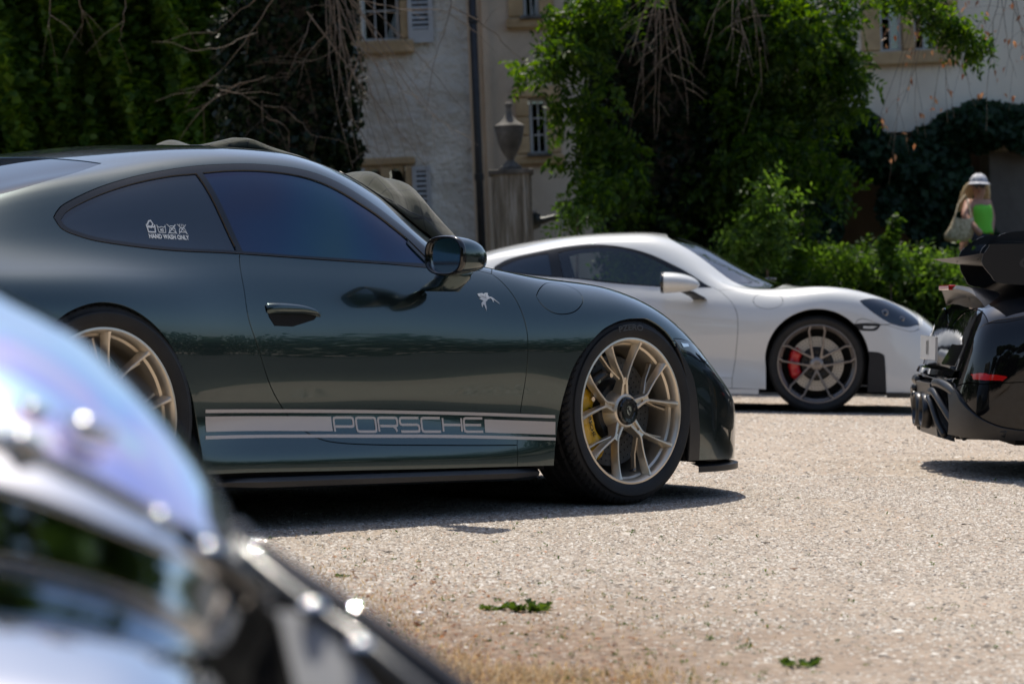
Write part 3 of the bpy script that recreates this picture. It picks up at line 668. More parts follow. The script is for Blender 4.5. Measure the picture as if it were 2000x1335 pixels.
def rim_barrel(mb, Rl, depth):
    """lip, inner step and barrel"""
    prof = [(Rl-0.002, 0.014), (Rl, 0.004), (Rl-0.0015, 0.0), (Rl-0.008, -0.001), (Rl-0.0105, 0.001), (Rl-0.016, 0.010), (Rl-0.019, 0.020), (Rl-0.020, 0.034), (Rl-0.027, 0.040), (Rl-0.031, 0.052), (Rl-0.036, 0.090), (Rl-0.036, depth), (Rl-0.012, depth+0.01), (Rl-0.012, depth+0.013), (Rl-0.028, depth+0.012), (Rl-0.030, 0.09), (Rl-0.024, 0.055), (Rl-0.010, 0.03)]
    mb.lathe(prof, 128, 'y')
def gt_wheel(parent, R, width, Rl, yphase, brake, mirror=1, name='wheel', loc=(0, 0, 0), rot=(0, 0, 0), logo=True):
    """centre-lock wheel with five forked double spokes"""
    w = node(name, parent, loc, rot, (1, 1, 1))
    yo = -width/2+0.008
    obj('tyre', tyre_mesh(R, width, Rl-0.008), w)
    mb = MB(); rim_barrel(mb, Rl, width-0.05)
    for k in range(5):
        c = math.radians(yphase+72*k)
        for sgn in (-1, 1):
            def pt(r, off, ang, d): a = c+sgn*math.radians(ang); return (r*math.cos(a)-sgn*off*math.sin(a), r*math.sin(a)+sgn*off*math.cos(a), d)
            pts = [pt(0.045, 0.016, 0, 0.030), pt(0.075, 0.0125, 0, 0.027), pt(Rl*0.40, 0.0085, 0, 0.021), pt(Rl*0.46, 0.0125, 0, 0.019)]
            f = np.array(pts[-1]); e = np.array(pt(Rl-0.0135, 0, 18, 0.0015))
            for t in (0.25, 0.5, 0.75, 0.92, 1.0): pts.append(tuple(f+(e-f)*t+np.array([0, 0, 0.006*math.sin(math.pi*t)])))
            beam(mb, pts, [0.013, 0.011, 0.009, 0.0085, 0.008, 0.0078, 0.008, 0.010, 0.015], [0.024, 0.022, 0.016, 0.014, 0.016, 0.018, 0.022, 0.028, 0.034], [0.045, 0.042, 0.034, 0.032, 0.031, 0.030, 0.030, 0.030, 0.026])
            # inner curved rib that carries the arm into the barrel
            a2 = c+sgn*math.radians(23); g = np.array(pt(Rl*0.44, 0.016, 0, 0.034)); h_ = np.array([(Rl-0.034)*math.cos(a2), (Rl-0.034)*math.sin(a2), 0.052])
            mid = (g+h_)/2+np.array([0, 0, 0.008])
            beam(mb, [tuple(g), tuple((g+mid)/2), tuple(mid), tuple((h_+mid)/2), tuple(h_)], [0.006, 0.006, 0.006, 0.007, 0.010], [0.010]*4+[0.016], 0.018)
        # web closing the slot towards the fork
        a = c; beam(mb, [(Rl*0.36*math.cos(a), Rl*0.36*math.sin(a), 0.027), (Rl*0.455*math.cos(a), Rl*0.455*math.sin(a), 0.022)], 0.022, 0.026, 0.025)
        beam(mb, [(0.05*math.cos(a), 0.05*math.sin(a), 0.040), (Rl*0.38*math.cos(a), Rl*0.38*math.sin(a), 0.034)], 0.02, 0.03, 0.02)
    mb.lathe([(0.056, 0.024), (0.060, 0.026), (0.064, 0.032), (0.068, 0.048), (0.080, 0.075), (0.086, 0.10)][::-1], 64, 'y')
    mb.lathe([(0.040, 0.03), (0.054, 0.024), (0.056, 0.024)][::-1], 64, 'y')
    r = mb.build('rim', M['gold_rim'], w, loc=(0, yo, 0), auto=30)
    hb = MB(); hb.lathe([(0.0, 0.016), (0.030, 0.016), (0.032, 0.013), (0.044, 0.012), (0.050, 0.016), (0.053, 0.024), (0.053, 0.05)][::-1], 10*3, 'y')
    for k in range(10):
        a = 2*math.pi*k/10; hb.tube([(0.044*math.cos(a), 0.010, 0.044*math.sin(a)), (0.044*math.cos(a), 0.02, 0.044*math.sin(a))], 0.0035, 6)
    hb.build('centre_lock', M['gloss_black'], w, loc=(0, yo, 0), auto=30)
    if logo:
        # crest on the centre lock: shield with quartered field
        P = [(-.011, .015), (0, .018), (.011, .015), (.0125, .004), (.010, -.008), (0, -.017), (-.010, -.008), (-.0125, .004)]
        sh = MB(); sh.add([(x, 0.0145, z) for x, z in P], [tuple(range(8))]); s0 = sh.build('crest', M['chrome'], w, loc=(0, yo, 0))
        cb = MB()
        for (x0, z0, x1, z1) in ((-.010, .003, -.007, .013), (-.0045, .003, -.0015, .014), (.0015, -.013, .0045, -.001), (.0065, -.009, .009, -.001), (-.0035, -.0045, .0035, .0035)):
            cb.add([(x0, 0.0138, z0), (x1, 0.0138, z0), (x1, 0.0138, z1), (x0, 0.0138, z1)], [(0, 1, 2, 3)])
        cb.build('crest_field', M['void'], w, loc=(0, yo, 0))
    vb = MB(); a = math.radians(-80); rv = Rl-0.045; vb.tube([(rv*math.cos(a), 0.05, rv*math.sin(a)), ((rv-.006)*math.cos(a), 0.022, (rv-.006)*math.sin(a))], 0.004, 8); vb.build('valve', M['steel'], w, loc=(0, yo, 0), smooth=True)
    disc_part(w, 'brake_disc', 0.118, 0.204, yo+0.105, 0.034, M['disc_dark'], hat=M['satin_black'])
    if brake == 'front':
        caliper_part(w, M['yellow'], 150, 244, 0.128, 0.222, yo+0.062, yo+0.16, 'PORSCHE', M['void'])
        bb = MB(); bb.tube([(-0.150, yo+0.075, 0.075), (-0.125, yo+0.07, 0.115), (-0.085, yo+0.07, 0.135), (-0.052, yo+0.07, 0.132)], [0.016, 0.02, 0.02, 0.012], 10)
        bb.build('brake_line_bracket', M['satin_black'], w, smooth=True)
        bb = MB()
        for (x, z) in ((-0.052, 0.132), (-0.118, 0.112), (-0.150, 0.045)): bb.tube([(x, yo+0.052, z), (x, yo+0.06, z)], 0.009, 12)
        bb.build('bolt', M['chrome'], w, smooth=False)
    else: caliper_part(w, M['yellow'], 160, 225, 0.128, 0.215, yo+0.062, yo+0.16)
    bb = MB(); bb.lathe([(0.0, yo+0.16), (Rl-0.04, yo+0.16)][::-1], 48, 'y'); bb.build('brake_shield', M['void'], w)
    return w
def tyre_text(parent, s, r, ang, y, size, mat, sx=1.4):
    V, F = text_mesh(s, size, 0.0006, 'CENTER', sx=sx); P = []
    for x, z in V:
        a = math.radians(ang) - x/r; P.append(((r+z)*math.cos(a), y, (r+z)*math.sin(a)))
    return obj('sidewall_lettering', mesh('sidewall_lettering', P, [f[::-1] for f in F], mat), parent)
def spoke_wheel(parent, R, width, Rl, phase, caliper, loc, name='wheel', text=None):
    """five pairs of slim spokes"""
    w = node(name, parent, loc); yo = -width/2+0.006
    obj('tyre', tyre_mesh(R, width, Rl-0.008, 60), w)
    mb = MB(); rim_barrel(mb, Rl, width-0.05)
    for k in range(5):
        c = math.radians(phase+72*k)
        for sgn in (-1, 1):
            def pt(r, ang, d): a = c+sgn*math.radians(ang); return (r*math.cos(a), r*math.sin(a), d)
            pts = [pt(Rl*0.17, 38, 0.022), pt(Rl*0.27, 25.5, 0.020), pt(Rl*0.5, 17.5, 0.014), pt(Rl*0.76, 14.2, 0.007), pt(Rl*0.84, 14.0, 0.005), pt(Rl*0.975, 9.6, 0.002)]
            beam(mb, pts, [0.022, 0.015, 0.011, 0.010, 0.0105, 0.013], [0.03, 0.022, 0.016, 0.016, 0.018, 0.022], 0.026)
    mb.lathe([(0.0, 0.018), (0.034, 0.018), (0.042, 0.022), (0.050, 0.03), (0.06, 0.055)][::-1], 48, 'y')
    mb.build('rim', M['grey_rim'], w, loc=(0, yo, 0), auto=30)
    lb = MB()
    for k in range(5):
        a = math.radians(phase+72*k); x, z = Rl*0.27*math.cos(a), Rl*0.27*math.sin(a)
        mb2 = MB(); mb2.lathe([(0.0, 0.045), (0.010, 0.045), (0.011, 0.028), (0.0145, 0.027), (0.0165, 0.03), (0.018, 0.06)][::-1], 16, 'y', origin=(x, 0, z)); mb2.build('wheel_bolt', M['satin_black'], w, loc=(0, yo, 0), auto=30)
    cb = MB(); cb.lathe([(0.0, 0.013), (0.026, 0.013), (0.031, 0.016), (0.032, 0.022)][::-1], 32, 'y'); cap = cb.build('centre_cap', M['grey_rim'], w, loc=(0, yo, 0), auto=30)
    if text:
        V, F = text_mesh(text, 0.018, 0.0004, 'CENTER', shear=0.3); obj('cap_lettering', mesh('cap_lettering', [(x, 0.0125, z-0.006) for x, z in V], F, M['void']), w, (0, yo, 0))
    disc_part(w, 'brake_disc', 0.120, 0.190, yo+0.085, 0.03, M['disc_light'], hat=M['satin_black'])
    caliper_part(w, caliper, 141, 219, 0.120, 0.198, yo+0.048, yo+0.14, ribs=4)
    bb = MB(); bb.lathe([(0.0, yo+0.15), (Rl-0.04, yo+0.15)][::-1], 48, 'y'); bb.build('brake_shield', M['void'], w)
    return w
def well(parent, x, z, r, y0, y1, side_):
    mb = MB(); a = np.linspace(-0.35, math.pi+0.35, 40)
    V = [(x+r*math.cos(t), side_*y0, z+r*math.sin(t)) for t in a]+[(x+r*math.cos(t), side_*y1, z+r*math.sin(t)) for t in a]; n = len(a)
    mb.add(V, [(i, i+1, n+i+1, n+i) for i in range(n-1)]); mb.add([V[n+i] for i in range(n)], [tuple(range(n))])
    return mb.build('wheel_arch_liner', M['void'], parent)
def mirror_housing(parent, cx, cy, cz, L, wy, hz, matb, stalkpts, side_=-1, e=0.72):
    """door mirror: rounded bowl with the glass facing backwards, on a stalk"""
    m = node('mirror', parent); n, k = 22, 36; V, F = [], []
    for i in range(n+1):
        t = i/n; x = cx+L*t; s_ = (1-t**2.4)**0.5 if t < 1 else 0.0; s_ = max(s_, 0.02); dz = -0.012*t*t
        for j in range(k):
            w = 2*math.pi*j/k; c, q = math.cos(w), math.sin(w)
            yy = math.copysign(abs(c)**e, c); zz = math.copysign(abs(q)**e, q)
            V.append((x, cy+side_*wy*yy*s_, cz+dz+hz*zz*s_*(1-0.16*t*max(0, -zz))))
    F = [(i*k+j, i*k+(j+1) % k, (i+1)*k+(j+1) % k, (i+1)*k+j) for i in range(n) for j in range(k)]+[tuple(n*k+j for j in range(k))]
    if side_ < 0: F = [f[::-1] for f in F]
    obj('mirror_housing', mesh('mirror_housing', V, F, matb, True), m)
    fr = []; 
    for (sc, x) in ((1.0, cx-0.001), (1.03, cx-0.008), (0.98, cx-0.022), (0.90, cx-0.022), (0.88, cx-0.006)):
        for j in range(k):
            w = 2*math.pi*j/k; c, q = math.cos(w), math.sin(w)
            fr.append((x, cy+side_*wy*sc*math.copysign(abs(c)**e, c), cz+hz*sc*math.copysign(abs(q)**e, q)))
    F = [(i*k+j, i*k+(j+1) % k, (i+1)*k+(j+1) % k, (i+1)*k+j) for i in range(4) for j in range(k)]
    if side_ > 0: F = [f[::-1] for f in F]
    obj('mirror_frame', mesh('mirror_frame', fr, F, M['gloss_black'], True), m)
    obj('mirror_glass', mesh('mirror_glass', fr[-k:], [tuple(range(k))[::-1] if side_ > 0 else tuple(range(k))], M['chrome']), m)
    sb = MB(); V = []; kk = 14
    for (x, y, z, rx, ry) in stalkpts:
        for j in range(kk):
            w = 2*math.pi*j/kk; V.append((x+rx*math.cos(w), y+ry*math.sin(w)*-side_, z))
    ns = len(stalkpts)
    sb.add(V, [(i*kk+j, i*kk+(j+1) % kk, (i+1)*kk+(j+1) % kk, (i+1)*kk+j) for i in range(ns-1) for j in range(kk)]+[tuple(range(kk))[::-1], tuple((ns-1)*kk+j for j in range(kk))])
    sb.build('mirror_stalk', M['satin_black'] if matb is M['white'] else matb, m, smooth=True)
    return m
def underbody(parent, x0, x1, y, z):
    mb = MB(); mb.box((x0, -y, z), (x1, y, z+0.02)); mb.box((x0+0.3, -y*0.6, z+0.02), (x1-0.3, y*0.6, z+0.35)); return mb.build('underbody', M['void'], parent)
# ---------------------------------------------------------------- the dark green coupe
def green_coupe():
    S = Surf(GREEN)
    car = thing('parked_car', 'dark green sports coupe with champagne wheels, side stripes and a cloth over its windscreen', 'car')
    A = lambda *s, **k: side(S, *s, **k)
    front_arch = A([(2.045, -0.03, 'v'), (2.056, .229), (2.096, .431), (2.149, .541), (2.257, .630), (2.335, .664), (2.406, .680), (2.48, .685), (2.561, .680), (2.66, .628), (2.725, .545), (2.762, .46), (2.788, .35), (2.797, .25), (2.80, -0.03, 'v')])
    trim_front = A([(2.70, .595), (2.76, .53), (2.812, .462), (2.846, .36), (2.866, .245), (2.872, -0.03, 'v')], [(2.872, -0.03, 'v'), (2.77, -0.03, 'v')], [(2.76, .25), (2.72, .5)])
    rear_arch = A([(-.395, -0.03, 'v'), (-.395, .278), (-.372, .40), (-.321, .515), (-.245, .615), (-.155, .685), (-.04, .718), (0.067, .711), (.167, .668), (.252, .598), (.321, .503), (.374, .390), (.393, .278), (.395, -0.03, 'v')])
    dlo = A([(-.011, .978), (.016, 1.002), (.059, 1.026), (.194, 1.076), (.348, 1.119), (.496, 1.149), (.625, 1.167), (.756, 1.179), (.913, 1.184), (1.047, 1.177), (1.181, 1.152), (1.309, 1.102), (1.415, 1.042), (1.511, .974), (1.587, .896), (1.612, .862)],
            [(1.612, .862), (1.554, .853), (1.336, .862), (1.099, .869), (.869, .876), (.662, .882), (.493, .884), (.309, .890), (.125, .906), (.043, .924), (0.0, .944), (-.011, .978)])
    qwin = A([(.010, .971), (.057, 1.004), (.180, 1.052), (.333, 1.096), (.481, 1.126), (.594, 1.139)], [(.594, 1.139), (.655, .892)], [(.655, .892), (.499, .894), (.318, .901), (.133, .918), (.051, .937), (.018, .953), (.010, .971)])
    dwin = A([(.619, 1.143), (.739, 1.156), (.895, 1.161), (1.029, 1.153), (1.158, 1.125), (1.284, 1.073), (1.389, 1.014), (1.484, .945), (1.556, .866)], [(1.556, .866), (1.341, .872), (1.103, .879), (.874, .885), (.680, .891)], [(.680, .891), (.619, 1.143)])
    door_front = [(1.861, .237), (1.880, .32), (1.890, .396), (1.896, .47), (1.8985, .541), (1.899, .60), (1.896, .655), (1.880, .740), (1.856, .800), (1.826, .838)]
    door = A([(.662, .882), (.640, .83), (.627, .77), (.624, .678), (.663, .580), (.713, .473), (.772, .397), (.842, .330), (.920, .288), (1.010, .269), (1.194, .257), (1.485, .247), (1.861, .237)], door_front, [(1.826, .838), (1.72, .856), (1.61, .868)], [(1.58, .89), (.66, .90)])
    flap_pts = [(1.989, .757), (2.005, .775), (2.045, .796), (2.105, .811), (2.170, .812), (2.222, .797), (2.236, .775), (2.215, .743), (2.160, .712), (2.100, .700), (2.045, .704), (2.003, .727)]
    K = [(x, S.vz(x, z)*S.LEN) for x, z in flap_pts]; flap = [tuple(p) for p in curve(K, 5, True)]
    marker = A([(2.690, .612), (2.80, .602), (2.93, .566), (2.985, .535)], [(2.985, .535), (2.90, .520)], [(2.86, .528), (2.745, .563)])
    fender = A([(1.859, -.03, 'v'), (1.861, .237)], door_front, [(1.826, .838), (1.93, -.70, 'y'), (2.08, -.66, 'y'), (2.3, -.60, 'y'), (2.7, -.57, 'y'), (3.0, -.52, 'y'), (3.12, -.47, 'y')], [(3.12, .44), (2.985, .536), (2.93, .566), (2.80, .59), (2.69, .604)], [(2.69, .60), (2.685, -.03, 'v')])
    bumper = A([(2.60, -.03, 'v'), (2.60, .60)], [(2.69, .604), (2.80, .59), (2.93, .566), (2.985, .536), (3.12, .44)], [(3.12, -.47, 'y'), (3.16, -.3, 'y'), (3.18, 1.03, 'v')], [(3.18, 1.03, 'v'), (3.7, 1.03, 'v'), (3.7, -.03, 'v')])
    windshield = A([(1.30, 1.03, 'v'), (1.31, -.25, 'y'), (1.36, -.43, 'y'), (1.50, -.515, 'y'), (1.70, -.57, 'y'), (1.88, -.62, 'y'), (2.0, -.63, 'y'), (2.08, -.55, 'y'), (2.13, -.3, 'y'), (2.15, 1.03, 'v')])
    hood = A([(2.15, 1.03, 'v'), (2.13, -.3, 'y'), (2.08, -.55, 'y'), (2.0, -.66, 'y'), (2.08, -.66, 'y')], [(2.3, -.60, 'y'), (2.7, -.57, 'y'), (3.0, -.52, 'y'), (3.12, -.47, 'y')], [(3.16, -.3, 'y'), (3.18, 1.03, 'v')])
    rearglass = A([(.235, 1.03, 'v'), (.24, -.12, 'y'), (.262, -.30, 'y'), (.30, -.44, 'y'), (.316, -.485, 'y')], [(.316, -.485, 'y'), (.169, -.535, 'y'), (.006, -.56, 'y'), (-.149, -.56, 'y'), (-.35, -.52, 'y'), (-.50, -.42, 'y'), (-.56, -.2, 'y'), (-.57, 1.03, 'v')])
    rbump = A([(-.372, .42), (-.36, .60), (-.374, .755)], [(-.374, .755), (-.6, .745), (-.8, .735), (-1.0, .72), (-1.2, .71)], [(-1.2, -.03, 'v'), (-.38, -.03, 'v')])
    g = M['green']
    R = [dict(name='arch', poly=front_arch, hole=1), dict(name='arch', poly=rear_arch, hole=1),
         dict(name='arch_trim', poly=trim_front, mat=M['satin_black'], off=0.004),
         dict(name='fuel_flap', poly=flap, mat=g, gap=0.0014), dict(name='side_marker', poly=marker, mat=M['clear_dark_lens'], off=0.001),
         dict(name='quarter_window', poly=qwin, mat=M['quarter_glass'], off=-0.004, gap=0.0), dict(name='door_window', poly=dwin, mat=M['green_glass'], off=-0.004, gap=0.0),
         dict(name='window_trim', poly=dlo, mat=M['rubberseal'], off=0.0015, gap=0.001), dict(name='door', poly=door, mat=g),
         dict(name='windshield', poly=windshield, mat=M['quarter_glass'], mode='join', off=-0.003), dict(name='rear_window', poly=rearglass, mat=M['quarter_glass'], mode='join', off=-0.002),
         dict(name='front_bumper', poly=bumper, mat=g, mode='join'), dict(name='front_fender', poly=fender, mat=g), dict(name='hood', poly=hood, mat=g, mode='join'), dict(name='rear_bumper', poly=rbump, mat=g, mode='join')]
    build_body(S, R, car, shell=('body_shell', g))
    # end caps
    for x, nm in ((3.485, 'front_bumper_face'), (-1.075, 'rear_panel')):
        i = int((x-S.X[0])/S.du); p = S.P[i][::10]; V = np.concatenate([p, (p*[1, -1, 1])[::-1]]); obj(nm, mesh(nm, V, [tuple(range(len(V)))[::-1] if x > 0 else tuple(range(len(V)))], g), car)
    underbody(car, -0.95, 3.1, 0.62, 0.135)
    mb = MB(); mb.box((0.48, -0.855, 0.145), (2.035, 0.855, 0.2)); mb.build('floor_pan', M['void'], car)
    for s_ in (-1, 1):
        well(car, 2.435, 0.335, 0.368, 0.86, 0.52, s_); well(car, 0.0, 0.345, 0.385, 0.86, 0.50, s_)
        # black sill blade
        mb = MB(); n = 30; V = []
        for i in range(n+1):
            x = 0.47+(1.985-0.47)*i/n; t = i/n; e = min(1, min(t, 1-t)*9+0.05); yo = 0.890+0.034*e-0.012*t; zt = 0.173-0.020*t
            V += [(x, s_*0.86, zt), (x, s_*(yo-0.015), zt-0.002), (x, s_*yo, zt-0.014), (x, s_*(yo-0.003), zt-0.026-0.006*e), (x, s_*0.84, zt-0.045)]
        F = [(i*5+k, i*5+k+1, (i+1)*5+k+1, (i+1)*5+k) for i in range(n) for k in range(4)]
        mb.add(V, F if s_ > 0 else [f[::-1] for f in F]); mb.build('side_skirt', M['satin_black'], car, auto=50)
    # splitter following the bumper foot
    us = np.linspace(2.872, 3.485, 40); P, N = S.at(us, np.zeros(40)); N = N*[1, 1, 0]; N /= np.linalg.norm(N, axis=1, keepdims=True)
    V = []
    for i in range(40):
        e = min(1, i/7); o = P[i]+N[i]*0.014*e; q = P[i]-N[i]*0.04
        for mm in (1,): V += [(q[0], q[1], .138), (o[0], o[1], .126), (o[0], o[1], .104), (q[0], q[1], .100)]
    Vm = [(x, -y, z) for x, y, z in V]
    F = [(i*4+k, (i+1)*4+k, (i+1)*4+k+1, i*4+k+1) for i in range(39) for k in range(3)]
    mb = MB(); mb.add(V, [f[::-1] for f in F]); mb.add(Vm, F); j = 39*4; mb.add([V[j], V[j+1], V[j+2], V[j+3], Vm[j+3], Vm[j+2], Vm[j+1], Vm[j]], [(0, 1, 6, 7), (1, 2, 5, 6), (2, 3, 4, 5)]); mb.build('splitter', M['satin_black'], car, auto=40)
    # marker lens insert
    decal_poly(S, 'marker_reflector', [(2.735, .597), (2.79, .592), (2.795, .580), (2.75, .580)], M['chrome'], car, 0.003, 0.01)
    # door handle: blade over a flat black patch that paints the hollow's shade
    decal_poly(S, 'handle_shade_patch', [(.712, .712), (.90, .712), (.944, .694), (.918, .672), (.82, .650), (.74, .652), (.718, .68)], M['void'], car, 0.0012, 0.01, pair=True)
    for s_ in (1, -1):
        top = [(.708, .718), (.735, .7265), (.80, .7265), (.87, .720), (.92, .706), (.950, .693)]; bot = [(.711, .694), (.735, .689), (.80, .688), (.87, .688), (.92, .684), (.946, .681)]
        top, bot = curve(top, 4), curve(bot, 4); V = []; n = len(top)
        for i, (a, b) in enumerate(zip(top, bot)):
            e = min(1.0, 0.15+3.5*min(i, n-1-i)/(n-1))
            for k, w in enumerate(np.linspace(0, 1, 7)):
                x, z = a*(1-w)+b*w; p, nn = S.at(np.array([x]), np.array([S.vz(x, z)])); V.append(p[0]+nn[0]*(0.021*e*math.sin(math.pi*w)**0.5+0.001))
        V = np.array(V)*[1, s_, 1]; F = [(i*7+k, i*7+k+1, (i+1)*7+k+1, (i+1)*7+k) for i in range(n-1) for k in range(6)]
        obj('door_handle', mesh('door_handle', V, F if s_ > 0 else [f[::-1] for f in F], g, True), car)
    # stripes: two pin lines, broad band in two pieces, lettering between
    ln = lambda a: [(x, z) for x, z in curve(a, 8)]
    s1, s2, s3 = [(.425, .390), (.662, .385), (1.124, .374), (1.602, .358), (2.052, .339)], [(.425, .379), (.662, .374), (1.124, .363), (1.602, .347), (2.053, .328)], [(.425, .368), (.662, .363), (1.124, .351), (1.602, .335), (2.054, .315)]
    s4, s5, s6 = [(.422, .320), (.662, .316), (1.114, .303), (1.595, .289), (2.056, .269)], [(.420, .308), (.70, .303), (1.111, .293), (1.593, .279), (2.056, .259)], [(.418, .297), (.70, .293), (1.107, .282), (1.591, .268), (2.056, .248)]
    decal_poly(S, 'stripe', ln(s1)+ln(s2)[::-1], M['silver_film'], car); decal_poly(S, 'stripe', ln(s5)+ln(s6)[::-1], M['silver_film'], car)
    yi = lambda s_, x: float(np.interp(x, [p[0] for p in curve(s_, 8)], [p[1] for p in curve(s_, 8)]))
    for x0, x1 in ((.424, .998), (1.712, 2.055)):
        xs = np.linspace(x0, x1, 14); decal_poly(S, 'stripe', [(x, yi(s3, x)) for x in xs]+[(x, yi(s4, x)) for x in xs[::-1]], M['silver_film'], car)
    Wd, Hh, cr = 0.0885, 0.0460, 0.010
    def L(*p): return [(a*Wd, b*Hh) for a, b in p]
    letters = {'P': [rounded(L((0, 0), (0, 1), (1, 1), (1, .36), (.06, .36)), cr)], 'O': [rounded(L((0, 0), (0, 1), (1, 1), (1, 0)), cr, True)],
               'R': [rounded(L((0, 0), (0, 1), (1, 1), (1, .40), (.08, .40)), cr), L((.74, .40), (.88, .25), (.94, 0))],
               'S': [rounded(L((1, 1), (0, 1), (0, .5), (1, .5), (1, 0), (0, 0)), cr)], 'C': [rounded(L((1, 1), (0, 1), (0, 0), (1, 0)), cr)],
               'H': [L((0, 0), (0, 1)), L((1, 0), (1, 1)), L((0, .5), (1, .5))], 'E': [rounded(L((1, 1), (0, 1), (0, 0), (1, 0)), cr), L((0, .5), (.92, .5))]}
    x = 1.008; adv = (1.702-1.008-Wd)/6
    for ch in 'PORSCHE':
        V, F = strokes(letters[ch], 0.0085)
        V = np.array([(x+a, .305-(x+a-1.0)*.0245+b) for a, b in V]); decal(S, 'lettering', V, F, M['silver_film'], car); x += adv
    # rear quarter window sticker: four wash symbols and the words
    V, F = text_mesh('HAND WASH ONLY', 0.0195, 0.0006, sx=1.0); V = V*[0.157/V[:, 0].max(), 1]
    sk = lambda V, dz=0: np.array([(.315+a+b*0.15, .9255-a*.012+b+dz) for a, b in V])
    decal(S, 'sticker_lettering', sk(V), F, M['white_film'], car, -0.0026)
    def ic(paths, dx, w=0.0022):
        V, F = strokes(paths, w); decal(S, 'wash_symbol', sk(V+[dx, 0.0195]), F, M['white_film'], car, -0.0026)
    tub = [(0, .024), (.003, 0), (.029, 0), (.032, .024)]
    ic([tub, [(.001, .018), (.008, .015), (.016, .018), (.024, .015), (.031, .018)], [(.004, .022), (.012, .034), (.020, .036), (.026, .026), (.016, .014), (.007, .020)]], 0.0, 0.004)
    ic([tub, [(.001, .019), (.008, .016), (.016, .019), (.024, .016), (.031, .019)]], 0.040)
    V, F = text_mesh('40', 0.014, 0.0004, 'CENTER'); decal(S, 'wash_symbol', sk(V+[0.056, 0.0225]), F, M['white_film'], car, -0.0026)
    ic([[(.002, 0), (.030, 0), (.028, .014), (.010, .016), (.002, 0)], [(.010, .022), (.026, .022), (.028, .014)], [(-.001, -.002), (.033, .027)], [(-.001, .027), (.033, -.002)]], 0.080)
    ic([[(.002, .004), (.030, .004), (.028, .012), (.022, .018), (.010, .018), (.004, .012), (.002, .004)], [(.006, .022), (.010, .030)], [(.014, .022), (.016, .030)], [(.022, .022), (.022, .030)], [(-.001, -.002), (.033, .029)], [(-.001, .029), (.033, -.002)]], 0.121)
    # winged horse on the front fender
    horse = [(1.793, .7335), (1.790, .7325), (1.768, .7475), (1.766, .739), (1.763, .7375), (1.761, .7485), (1.755, .752), (1.748, .750), (1.741, .748), (1.735, .7425), (1.728, .740), (1.725, .731), (1.7245, .720), (1.722, .713), (1.7195, .7065), (1.7185, .7075), (1.7195, .714), (1.7175, .722), (1.7155, .730),
             (1.709, .727), (1.7065, .720), (1.703, .7225), (1.7035, .732), (1.710, .7385), (1.718, .742), (1.708, .7465), (1.700, .7505), (1.712, .7525), (1.701, .759), (1.699, .766), (1.708, .768), (1.725, .7695), (1.729, .766), (1.738, .770), (1.749, .7705), (1.752, .767), (1.7475, .764), (1.752, .757), (1.762, .7565), (1.770, .752)]
    decal_poly(S, 'winged_horse_emblem', horse, M['white_film'], car, 0.0011, 0.006)
    for q in ([(1.712, .762), (1.7335, .756)], [(1.710, .7575), (1.735, .7525)], [(1.738, .766), (1.7335, .7495)]):
        V, F = strokes([q], 0.0010); decal(S, 'emblem_line', V, F, M['green'], car, 0.0016)
    # mirrors
    for s_ in (-1, 1):
        mirror_housing(car, 1.372, s_*1.005, .892, .165, .088, .066, g, [(1.44, s_*.90, .772, .052, .085), (1.445, s_*.915, .79, .050, .085), (1.452, s_*.95, .815, .055, .07), (1.46, s_*.965, .85, .062, .06)], s_)
    # wheels
    cam_f = math.radians(2.0)
    w = gt_wheel(car, 0.343, 0.255, 0.2705, 95, 'front', loc=(2.457, -.790, .343), rot=(-cam_f, 0, math.radians(-2.5)))
    tyre_text(w, 'PZERO', 0.297, 92, -0.1292, 0.030, simple('sidewall_print', (0.05, 0.055, 0.06), 0.5))
    w = gt_wheel(car, 0.361, 0.305, 0.2835, 67, 'rear', loc=(0.0, -.770, .361), rot=(-math.radians(1.6), 0, 0))
    for (x, R_, wd, Rl, br) in ((2.457, .343, .255, .2705, 'front'), (0, .361, .305, .2835, 'rear')):
        src = [c for c in car.children if c.name.startswith('wheel') and 'arch' not in c.name][0 if br == 'front' else 1]
        c = src.copy(); COL.objects.link(c); c.parent = car; c.location = (x, -src.location[1], R_); c.rotation_euler = (src.rotation_euler[0], 0, math.pi)
        for ch in src.children: d = ch.copy(); COL.objects.link(d); d.parent = c
    # window glass details: wiper-side vertical bar at the mirror triangle
    V, F = strokes([[(1.470, .942), (1.535, .868)]], 0.014); decal(S, 'window_bar', V, F, M['rubberseal'], car, 0.0)
    return S, car
GS, green_car = green_coupe()

